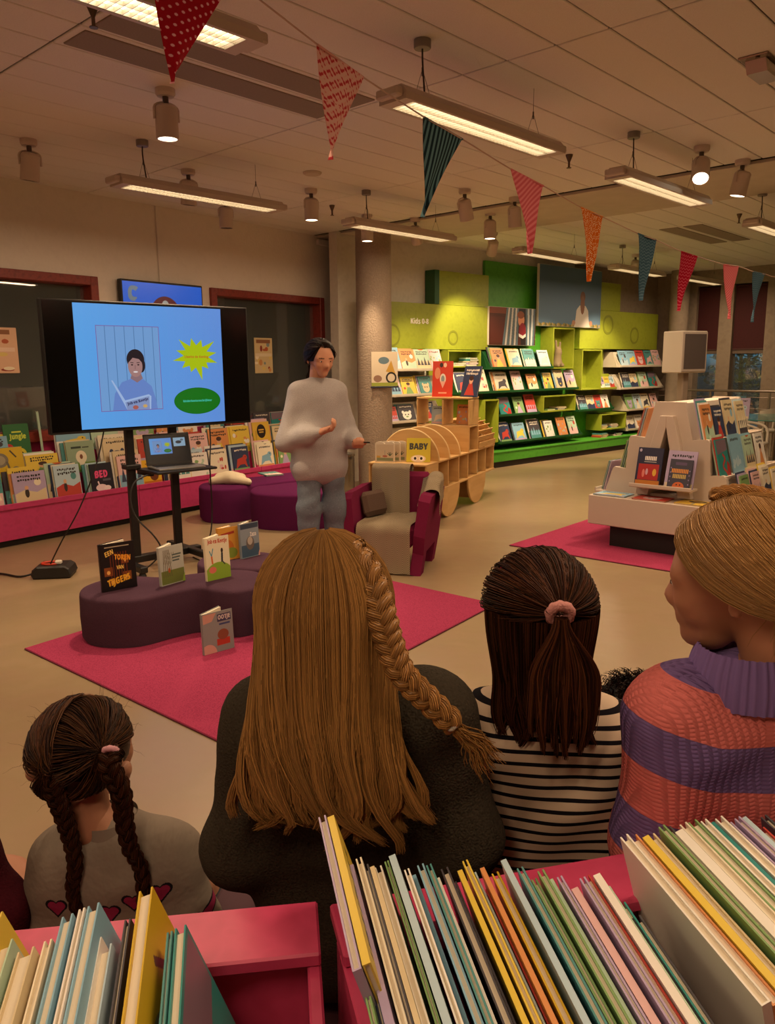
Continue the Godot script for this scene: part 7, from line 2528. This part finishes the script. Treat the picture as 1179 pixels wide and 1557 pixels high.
func girl_braids() -> void:
	var im := img(512, 512, Color("857a6e"))
	var r := RandomNumberGenerator.new()
	r.seed = 5
	for q in [[350, 158], [118, 192], [236, 205], [290, 178], [60, 300], [180, 320], [330, 300], [430, 250]]:
		for e in [[24, Color("1d1a20")], [19, Color("8e2a4c")]]:
			var s: float = e[0]
			disc(im, q[0] - s * 0.48, q[1] - s * 0.3, s * 0.56, s * 0.56, e[1])
			disc(im, q[0] + s * 0.48, q[1] - s * 0.3, s * 0.56, s * 0.56, e[1])
			fillpoly(im, PackedVector2Array([Vector2(q[0] - s * 1.0, q[1] - s * 0.1), Vector2(q[0] + s * 1.0, q[1] - s * 0.1), Vector2(q[0], q[1] + s * 1.1)]), e[1])
	var m := tmat("heart shirt", ImageTexture.create_from_image(im), 0.95, Vector3.ONE, 0.2)
	m.normal_enabled = true
	m.normal_texture = noise_tex(0.1, [], 256, 141, 3, true, 3.0)
	m.normal_scale = 0.2
	var hc := Vector3(-0.605, 0.782, -1.46)
	var tilt := 8.0
	var c := {"label": "small seated girl with two dark braids and grey shirt with hearts", "base": Vector3(-0.53, 0, -1.49), "head": hc, "hs": 0.98, "yaw": -12.0, "tilt": tilt, "skin": "a5745a", "shl": Vector3(-0.655, 0.575, -1.43), "shr": Vector3(-0.445, 0.585, -1.43), "ell": Vector3(-0.685, 0.42, -1.41), "elr": Vector3(-0.405, 0.425, -1.41), "hip": Vector3(-0.535, 0.235, -1.48), "top": m, "top_name": "heart_shirt", "bulk": 0.95,
		"uvf": func(p): return Vector2((p.x + 0.74) / 0.44, (0.70 - p.y) / 0.44)}
	var t := child(c)
	var inv := Transform3D(Basis(), -c.base)
	var hx := Transform3D(Basis.from_euler(Vector3(0, deg_to_rad(-12), deg_to_rad(tilt))).scaled(Vector3.ONE * 0.98), hc)
	var col := MB.new()
	col.xf = inv
	col.grid(40, 6, func(u, w):
		var a: float = u * TAU
		var rr: float = 0.066 - 0.009 * w
		return Vector3(-0.562 + cos(a) * rr, 0.622 + 0.052 * w + 0.004 * cos(a), -1.435 - sin(a) * rr))
	put("collar", col, mat("857a6e", 0.95), t)
	var dark := "1c110c"
	var light := "55351f"
	var hair := MB.new()
	hair.xf = inv
	scalp(hair, hx, lin("2e1c12"), 0.004, 130.0)
	for s in [-1.0, 1.0]:
		var tie := Vector3(-0.626, 0.812, -1.372) if s < 0 else Vector3(-0.520, 0.842, -1.376)
		var td := (hx.affine_inverse() * tie - Vector3(0, 0.024, 0.008)).normalized()
		for k in 620:
			# roots along the middle parting and round the hairline
			var f := rng.randf()
			var d: Vector3
			if k % 3 == 0:
				var th := lerpf(-1.1, 1.9, f)
				d = Vector3(s * 0.05, cos(th), sin(th))
			elif k % 3 == 1:
				d = Vector3(s * lerpf(0.1, 1.0, f), lerpf(0.9, 0.0, f), -0.75)
			else:
				d = Vector3(s * lerpf(0.05, 1.0, f), -0.55 - 0.15 * rng.randf(), lerpf(0.9, 0.1, f))
			strand(hair, swept(hx, d, td + Vector3(rng.randfn(0, 0.05), rng.randfn(0, 0.05), 0), 0.010 + rng.randf() * 0.006), 0.0015, shade_of(dark, light))
		scrunchie(t, inv, tie + Vector3(0, -0.002, 0.008), Vector3(0, -0.5, 1), 0.014, 0.006, mat("c08a94", 0.7))
		var path := PackedVector3Array([tie, tie + Vector3(0.0, -0.02, 0.022), Vector3(-0.618, 0.745, -1.352), Vector3(-0.606, 0.69, -1.352), Vector3(-0.596, 0.63, -1.345), Vector3(-0.603, 0.575, -1.338), Vector3(-0.592, 0.52, -1.332)])
		if s > 0:
			path = PackedVector3Array([tie, tie + Vector3(0.0, -0.02, 0.022), Vector3(-0.502, 0.772, -1.352), Vector3(-0.500, 0.715, -1.352), Vector3(-0.490, 0.66, -1.345), Vector3(-0.470, 0.62, -1.338), Vector3(-0.468, 0.56, -1.332), Vector3(-0.470, 0.50, -1.330)])
		var br := MB.new()
		br.xf = inv
		braid(br, path, 0.0155, 0.007, 6.0, "20130c", "4e2c1c")
		put("braid", br, hair_mat(0.25), t)
	var part := PackedVector3Array()
	for k in 12:
		var th := lerpf(-0.7, 1.75, k / 11.0)
		part.append(on_head(hx, Vector3(0.03 * sin(k * 1.9), cos(th), sin(th)), 0.0125))
	var pm := MB.new()
	pm.xf = inv
	pm.tube(part, PackedFloat32Array([0.0028]), 6)
	put("hair_parting", pm, mat("8a684e", 0.7), t)
	for s in [-1.0, 1.0]:
		var em := MB.new()
		em.xf = inv * hx
		blob(em, [[Vector3(s * 0.088, -0.04, 0.02), Vector3(s * 0.106, -0.01, 0.034), 0.012, 0.017, Vector3(1.5, 1, 1)]], 0.005, 120.0)
		put("ear", em, mat("a5745a", 0.55), t)
	# flyaway hairs
	for k in 80:
		var d := Vector3(rng.randfn(0, 0.7), rng.randf_range(-0.2, 1.0), rng.randfn(0, 0.7))
		var p := on_head(hx, d, 0.012)
		var o := (p - hc).normalized()
		var q := p + o * rng.randf_range(0.01, 0.035) + Vector3(rng.randfn(0, 0.012), rng.randfn(0, 0.012), rng.randfn(0, 0.012))
		strand(hair, PackedVector3Array([p, p.lerp(q, 0.3), p.lerp(q, 0.6) + Vector3(0, 0.003, 0), q.lerp(p, 0.15), q]), 0.0003, lin("3a2416"))
	put("hair", hair, hair_mat(0.25), t)


func child_curly() -> void:
	var hc := Vector3(0.597, 0.672, -1.83)
	var m := cloth_mat("pale top", ["a2988a", "aca294", "9a9083"], 151)
	var c := {"label": "child with short curly black hair and pale top, on the floor", "base": Vector3(0.6, 0, -1.80), "head": hc, "hs": 0.92, "yaw": -5.0, "skin": "6a4634", "shl": Vector3(0.50, 0.46, -1.80), "shr": Vector3(0.70, 0.46, -1.80), "ell": Vector3(0.47, 0.30, -1.78), "elr": Vector3(0.73, 0.30, -1.78), "hip": Vector3(0.6, 0.11, -1.80), "top": m, "top_name": "pale_top", "uvf": null, "bulk": 0.95}
	var t := child(c)
	var inv := Transform3D(Basis(), -c.base)
	var hx := Transform3D(Basis.from_euler(Vector3(0, deg_to_rad(-5), 0)).scaled(Vector3.ONE * 0.92), hc)
	var hair := MB.new()
	hair.xf = inv
	scalp(hair, hx, lin("0b0808"), 0.010, 130.0)
	for k in 500:
		var a := rng.randf_range(-2.2, 2.2)
		var el := rng.randf_range(-0.7, 1.5)
		var d := Vector3(sin(a) * cos(el), sin(el), cos(a) * cos(el))
		var p := on_head(hx, d, 0.01)
		var o := (p - hc).normalized()
		var x := o.cross(Vector3(0.2, 1, 0.4)).normalized()
		var y := o.cross(x)
		var pts := PackedVector3Array()
		var ph := rng.randf() * TAU
		for j in 9:
			var w := ph + j * 1.1
			pts.append(p + o * 0.0032 * j + (x * cos(w) + y * sin(w)) * 0.007)
		strand(hair, pts, 0.0017, shade_of("0a0707", "2a1a14"))
	put("hair", hair, hair_mat(0.25), t)
	# a pale coat lying behind the child
	var ct := thing("folded_coat", "pale grey coat heaped between the striped girl and knit sweater", "coat", at(Vector3(0.52, 0.38, -1.42)))
	var mb := MB.new()
	blob(mb, [[Vector3(-0.03, 0.03, 0.02), Vector3(0.0, 0.22, 0.0), 0.05, 0.04], [Vector3(0.03, 0.04, 0.02), Vector3(0.04, 0.17, -0.02), 0.05, 0.035], [Vector3(0, 0.05, -0.05), Vector3(0.02, 0.2, -0.05), 0.05, 0.03]], 0.011, 60.0)
	put("cloth", mb, m, ct)


func child_maroon() -> void:
	var m := cloth_mat("maroon jersey", ["3a0f18", "44131d", "330d15"], 153)
	var hc := Vector3(-0.98, 0.80, -1.42)
	var c := {"label": "child in a maroon sweater at the edge, beside the braided girl", "base": Vector3(-0.95, 0, -1.42), "head": hc, "hs": 0.96, "yaw": 0.0, "skin": "a5745a", "shl": Vector3(-1.06, 0.60, -1.40), "shr": Vector3(-0.85, 0.60, -1.40), "ell": Vector3(-1.10, 0.44, -1.38), "elr": Vector3(-0.765, 0.50, -1.36), "hip": Vector3(-0.96, 0.24, -1.42), "top": m, "top_name": "maroon_sweater", "uvf": null, "bulk": 1.0}
	var t := child(c)
	var inv := Transform3D(Basis(), -c.base)
	var hx := Transform3D(Basis().scaled(Vector3.ONE * 0.96), hc)
	var hair := MB.new()
	hair.xf = inv
	scalp(hair, hx, lin("1c110a"), 0.008, 130.0)
	for k in 500:
		var a := rng.randf_range(-2.1, 2.1)
		strand(hair, swept(hx, Vector3(0.05, 1, -0.1), Vector3(sin(a), -0.4, cos(a)), 0.012 + rng.randf() * 0.008), 0.0018, shade_of("1c110a", "4a2e1c"))
	put("hair", hair, hair_mat(0.25), t)


func build_woman() -> void:
	var base := Vector3(-0.50, 0, -5.80)
	var t := thing("person", "standing woman in a light grey sweater and jeans, speaking", "person", at(base, 32))
	var skin := lin("c08a6c")
	# local frame: faces +z; head_shape faces -z, so it is turned
	var hx := Transform3D(Basis.from_euler(Vector3(deg_to_rad(-12), PI + deg_to_rad(-4), 0)).scaled(Vector3.ONE * 1.1), Vector3(0.0, 1.59, 0.05))
	var body := MB.new()
	head_shape(body, hx, Transform3D(), skin, 0.006)
	body.xf = Transform3D()
	var handr := Transform3D(Basis(), Vector3(-0.075, 1.105, 0.275))
	var el_r := Vector3(-0.262, 1.0, -0.04)
	var wr_r := Vector3(-0.10, 1.09, 0.235)
	var el_l := Vector3(0.265, 1.03, 0.0)
	var wr_l := Vector3(0.20, 0.985, 0.205)
	var bones := [[Vector3(0, 1.5, 0.0), Vector3(0, 1.40, -0.01), 0.052, 0.06], [Vector3(-0.15, 1.37, 0), Vector3(0.15, 1.37, 0), 0.05, 0.05], [Vector3(0, 1.3, 0), Vector3(0, 0.95, 0), 0.08, 0.09]]
	for s in [-1.0, 1.0]:
		var sh := Vector3(s * 0.17, 1.365, -0.005)
		var el := el_r if s < 0 else el_l
		var wr := wr_r if s < 0 else wr_l
		bones.append([sh, el, 0.042, 0.036])
		bones.append([el, wr, 0.035, 0.026])
		bones.append([Vector3(s * 0.09, 0.93, 0), Vector3(s * 0.10, 0.5, 0.02), 0.075, 0.05])
		bones.append([Vector3(s * 0.10, 0.5, 0.02), Vector3(s * 0.105, 0.09, 0), 0.05, 0.036])
	blob(body, bones, 0.012, 60.0, func(_p, _n): return skin)
	var dr := (Vector3(-0.02, 1.125, 0.30) - wr_r).normalized()
	var xr := Vector3(0, 1, 0.35).cross(dr).normalized()
	blob(body, hand_bones(Transform3D(Basis(xr, dr, xr.cross(dr)), wr_r), -1.0, 0.62), 0.0042, 160.0, func(_p, _n): return skin)
	var dl := (Vector3(0.16, 0.975, 0.30) - wr_l).normalized()
	var xl := Vector3(0, 1, 0.2).cross(dl).normalized()
	var hl := Transform3D(Basis(xl, dl, xl.cross(dl)), wr_l)
	blob(body, hand_bones(hl, 1.0, 0.7), 0.0042, 160.0, func(_p, _n): return skin)
	put("body", body, vmat(0.55, 0.4), t)
	eyes(t, hx)
	# sweater
	var sw := MB.new()
	var cl := []
	for s in [-1.0, 1.0]:
		var sh := Vector3(s * 0.165, 1.362, -0.005)
		var el := el_r if s < 0 else el_l
		var wr := wr_r if s < 0 else wr_l
		cl.append([sh, el, 0.06, 0.056])
		cl.append([el, el.lerp(wr, 0.62), 0.054, 0.05])
		cl.append([el.lerp(wr, 0.62), el.lerp(wr, 0.93), 0.056, 0.036])
		cl.append([Vector3(s * 0.085, 1.33, 0), Vector3(s * 0.10, 0.86, 0.005), 0.105, 0.115, Vector3(1, 1, 1.05)])
	cl.append([Vector3(-0.14, 1.36, -0.005), Vector3(0.14, 1.36, -0.005), 0.056, 0.056])
	cl.append([Vector3(0, 1.3, 0.01), Vector3(0, 0.85, 0.015), 0.115, 0.125])
	cl.append([Vector3(0, 1.38, -0.005), Vector3(0, 1.425, 0), 0.066, 0.052])
	cl.append([Vector3(-0.1, 0.79, 0.0), Vector3(0.1, 0.79, 0.0), 0.112, 0.112])
	blob(sw, cl, 0.0115, 42.0, null, null, 0.005)
	put("sweater", sw, tri_mat("marled wool", noise_tex(0.12, ["9a9492", "b0aaa8", "a49e9c", "bcb6b4"], 512, 161, 5), 1.6, 0.98, noise_tex(0.22, [], 512, 162, 4, true, 8.0), 0.6, 0.15), t)
	var jn := MB.new()
	var jb := []
	for s in [-1.0, 1.0]:
		jb.append([Vector3(s * 0.092, 0.9, 0), Vector3(s * 0.108, 0.5, 0.02), 0.102, 0.078])
		jb.append([Vector3(s * 0.108, 0.5, 0.02), Vector3(s * 0.115, 0.09, 0.0), 0.077, 0.075])
	jb.append([Vector3(-0.07, 0.88, 0), Vector3(0.07, 0.88, 0), 0.1, 0.1])
	blob(jn, jb, 0.0135, 48.0, null, null, 0.008)
	put("jeans", jn, tri_mat("denim", noise_tex(0.08, ["5c646e", "707882", "666e78", "7c848e"], 256, 163, 4), 2.2, 0.95, noise_tex(0.5, [], 256, 164, 2, true, 5.0), 0.4, 0.2), t)
	for s in [-1.0, 1.0]:
		var sb := MB.new()
		blob(sb, [[Vector3(s * 0.11, 0.045, -0.02), Vector3(s * 0.12, 0.035, 0.13), 0.045, 0.036], [Vector3(s * 0.11, 0.05, -0.02), Vector3(s * 0.11, 0.1, -0.01), 0.042, 0.04]], 0.01, 70.0)
		put("shoe", sb, mat("2a2622", 0.6), t)
	# dark hair tied at the nape
	var hair := MB.new()
	scalp(hair, hx, lin("1a110d"), 0.005, 128.0)
	var knot := Vector3(0, -0.5, 0.9)
	for k in 1400:
		var f := rng.randf()
		var d := Vector3(rng.randf_range(-0.25, 0.1), 0.8, -0.95 + 0.6 * rng.randf()) if k % 2 == 0 else Vector3((1.0 if k % 4 == 1 else -1.0) * lerpf(0.3, 1.0, f), lerpf(0.68, -0.1, f), -0.62 + 0.25 * f)
		strand(hair, swept(hx, d, knot + Vector3(rng.randfn(0, 0.1), rng.randfn(0, 0.1), 0), 0.010 + rng.randf() * 0.008), 0.0022, shade_of("140d0a", "3a261a"))
	var kn := hx * Vector3(0, -0.045, 0.105)
	for k in 160:
		var e := kn + Vector3(rng.randfn(0, 0.02) - 0.02, -0.15 - rng.randf() * 0.05, -0.03 + rng.randfn(0, 0.015))
		strand(hair, PackedVector3Array([kn, kn + Vector3(rng.randfn(0, 0.012), -0.02, -0.03), kn.lerp(e, 0.5) + Vector3(rng.randfn(0, 0.008), 0, -0.02), e.lerp(kn, 0.2), e]), 0.0025, shade_of("140d0a", "3a261a"))
	put("hair", hair, hair_mat(0.25), t)
	var pn := thing("presenter", "thin dark pen held in the woman's hand", "pen", at(base, 32) * Transform3D(Basis(), hl * Vector3(0.0, 0.085, -0.028)))
	put("barrel", MB.new().bar(Vector3(-0.03, 0.004, -0.03), Vector3(0.05, 0.0, 0.08), 0.0055, 8), mat("1a1716", 0.4), pn)


func build_bins() -> void:
	var pink := tri_mat("bin lacquer", noise_tex(0.05, ["bc3c62", "c44168", "b8395e"], 256, 171, 3), 1.0, 0.4)
	# two bins stand side by side, long sides towards the children
	bin(heading(-0.27, -0.94, 82.5), -0.62, 0.172, pink, "left pink book bin, half empty, behind the braided girl", 0.80)
	bin(heading(0.36, -1.065, 76.0), -0.45, 0.55, pink, "right pink book bin packed with upright picture books", 0.80)
	fill_bins()


func bin(fr: Transform3D, x0: float, x1: float, m: Material, label: String, top: float) -> void:
	# z runs towards the camera from the far rim
	var t := thing("book_bin", label, "book bin", fr, "pink book bins")
	var w := x1 - x0
	var cx := (x0 + x1) * 0.5
	put("far_ledge", MB.new().box(Vector3(w, 0.02, 0.105), Vector3(cx, top - 0.01, 0.01), 0.003), m, t)
	put("far_wall", MB.new().box(Vector3(w, 0.34, 0.018), Vector3(cx, top - 0.19, 0.02)), m, t)
	put("near_ledge", MB.new().box(Vector3(w, 0.02, 0.05), Vector3(cx, top - 0.01, 0.54), 0.003), m, t)
	put("near_wall", MB.new().box(Vector3(w, 0.34, 0.018), Vector3(cx, top - 0.19, 0.53)), m, t)
	put("floor_board", MB.new().box(Vector3(w, 0.018, 0.5), Vector3(cx, top - 0.36, 0.28)), m, t)
	put("carcass", MB.new().box(Vector3(w - 0.02, top - 0.46, 0.46), Vector3(cx, (top - 0.46) * 0.5 + 0.07, 0.28), 0.006), m, t)
	put("plinth", MB.new().box(Vector3(w - 0.08, 0.07, 0.38), Vector3(cx, 0.035, 0.28)), mat("1c1415", 0.6), t)
	for x in [x0 + 0.009, cx + 0.10, x1 - 0.009]:
		put("divider", MB.new().box(Vector3(0.018, 0.34, 0.51), Vector3(x, top - 0.19, 0.285), 0.003), m, t)


func bin_book(p: Vector3, yaw: float, dive: float, lean: float, w: float, h: float, t: float, cell: int, where: String, up: String) -> void:
	# p: far upper corner of the book; its top edge runs from there towards the camera
	var b := Basis(Vector3.UP, deg_to_rad(yaw)) * Basis(Vector3.RIGHT, deg_to_rad(dive)) * Basis(Vector3.BACK, deg_to_rad(lean))
	# book frame: x along its width (away from the camera), y up, z through its thickness (towards the right)
	var q := b * Basis(Vector3(0, 0, -1), Vector3(0, 1, 0), Vector3(1, 0, 0))
	var o := Transform3D(q, Vector3.ZERO)
	o.origin = p - q * Vector3(w * 0.5, h, 0)
	book(o, w, h, t, cell, where, "picture books in the pink bins", up)


func tone_cell(tone: int, n: int) -> int:
	# a printed cover by ground tone, numbered as in cover_print()
	var g := 1 + n % 3
	return 16 * g + posmod(7 * (tone - g), 16)


func fill_bins() -> void:
	# left bin: x of the far upper corner, height there, depth, thickness, cover
	var left := [[-0.515, 0.88, -0.85, 0.014, tone_cell(7, 0)], [-0.492, 0.885, -0.865, 0.012, tone_cell(13, 1)], [-0.470, 0.89, -0.87, 0.014, tone_cell(2, 1)], [-0.447, 0.875, -0.84, 0.018, tone_cell(4, 2)], [-0.418, 0.872, -0.83, 0.02, tone_cell(14, 0)], [-0.398, 0.872, -0.845, 0.01, tone_cell(1, 2)], [-0.384, 0.885, -0.872, 0.014, tone_cell(5, 0)], [-0.369, 0.888, -0.88, 0.008, tone_cell(7, 2)], [-0.356, 0.89, -0.885, 0.015, tone_cell(5, 1)], [-0.340, 0.87, -0.85, 0.01, tone_cell(7, 1)], [-0.327, 0.868, -0.84, 0.016, tone_cell(0, 1)], [-0.309, 0.88, -0.87, 0.008, tone_cell(13, 2)], [-0.294, 0.90, -0.90, 0.018, 18], [-0.250, 0.882, -0.845, 0.007, tone_cell(9, 2)], [-0.238, 0.885, -0.85, 0.014, 41]]
	for q in left:
		bin_book(Vector3(q[0] - 0.018, q[1] - 0.004, q[2]), 11, 7, 17, 0.25, 0.29, q[3], q[4], "in the left bin", "spine_left")
	# middle of the right bin: a long row, thin books
	var r := RandomNumberGenerator.new()
	r.seed = 404
	var x := -0.098
	var k := 0
	var order := [10, 2, 8, 11, 10, 15, 13, 14, 7, 8, 0, 4, 7, 5, 5, 9, 7, 13, 13, 2, 2, 0, 6, 3, 15, 0, 5, 9, 7, 8, 8, 4, 10, 1, 12, 10, 3, 7, 4, 4, 0, 11, 11, 1, 14]
	while x < 0.275 and k < order.size():
		var t := r.randf_range(0.006, 0.0105)
		var f := (x + 0.098) / 0.38
		var top: float = 0.893 + [0.012, -0.004, 0.006, -0.01, 0.0][k % 5] + r.randf_range(-0.006, 0.006)
		var far := lerpf(-0.955, -0.905, f) + r.randf_range(-0.018, 0.012)
		if k < 2:
			top = 0.94; far = -0.99
		bin_book(Vector3(x + 0.004, top, far), 13, 7, 17, 0.24 + r.randf() * 0.03, 0.27 + r.randf() * 0.03, t, tone_cell(order[k], k), "in the packed bin", "spine_top" if k % 3 == 1 else "spine_left")
		x += t / cos(deg_to_rad(17)) + 0.0011
		k += 1
	# right end: taller books above the divider
	var right := [7, 6, 2, 14, 8, 13, 7, 15, 8, 7, 1, 7, 10, 10, 0, 5, 3, 13, 13, 1, 2, 7, 7, 2, 9, 6, 9, 2, 3]
	x = 0.28
	for q in 3:
		bin_book(Vector3(x + 0.006, 0.862 - 0.004 * q, -0.935 + 0.02 * q), 13, 7, 18, 0.25, 0.27, 0.012, tone_cell([14, 1, 13][q], q), "in front of the bin divider", "spine_left")
		x += 0.0135
	x = 0.322
	k = 0
	while x < 0.66 and k < right.size():
		var t := r.randf_range(0.009, 0.0135)
		var top := 0.912 + r.randf_range(-0.008, 0.01) - 0.02 * maxf(0.0, x - 0.5)
		bin_book(Vector3(x, top, -0.985 - (x - 0.33) * 0.16 + r.randf_range(-0.012, 0.012)), 17, 7, 19, 0.27, 0.29, t, tone_cell(right[k], k), "at the packed bin end", "spine_top" if k % 4 == 2 else "spine_left")
		x += t / cos(deg_to_rad(19)) + 0.001
		k += 1
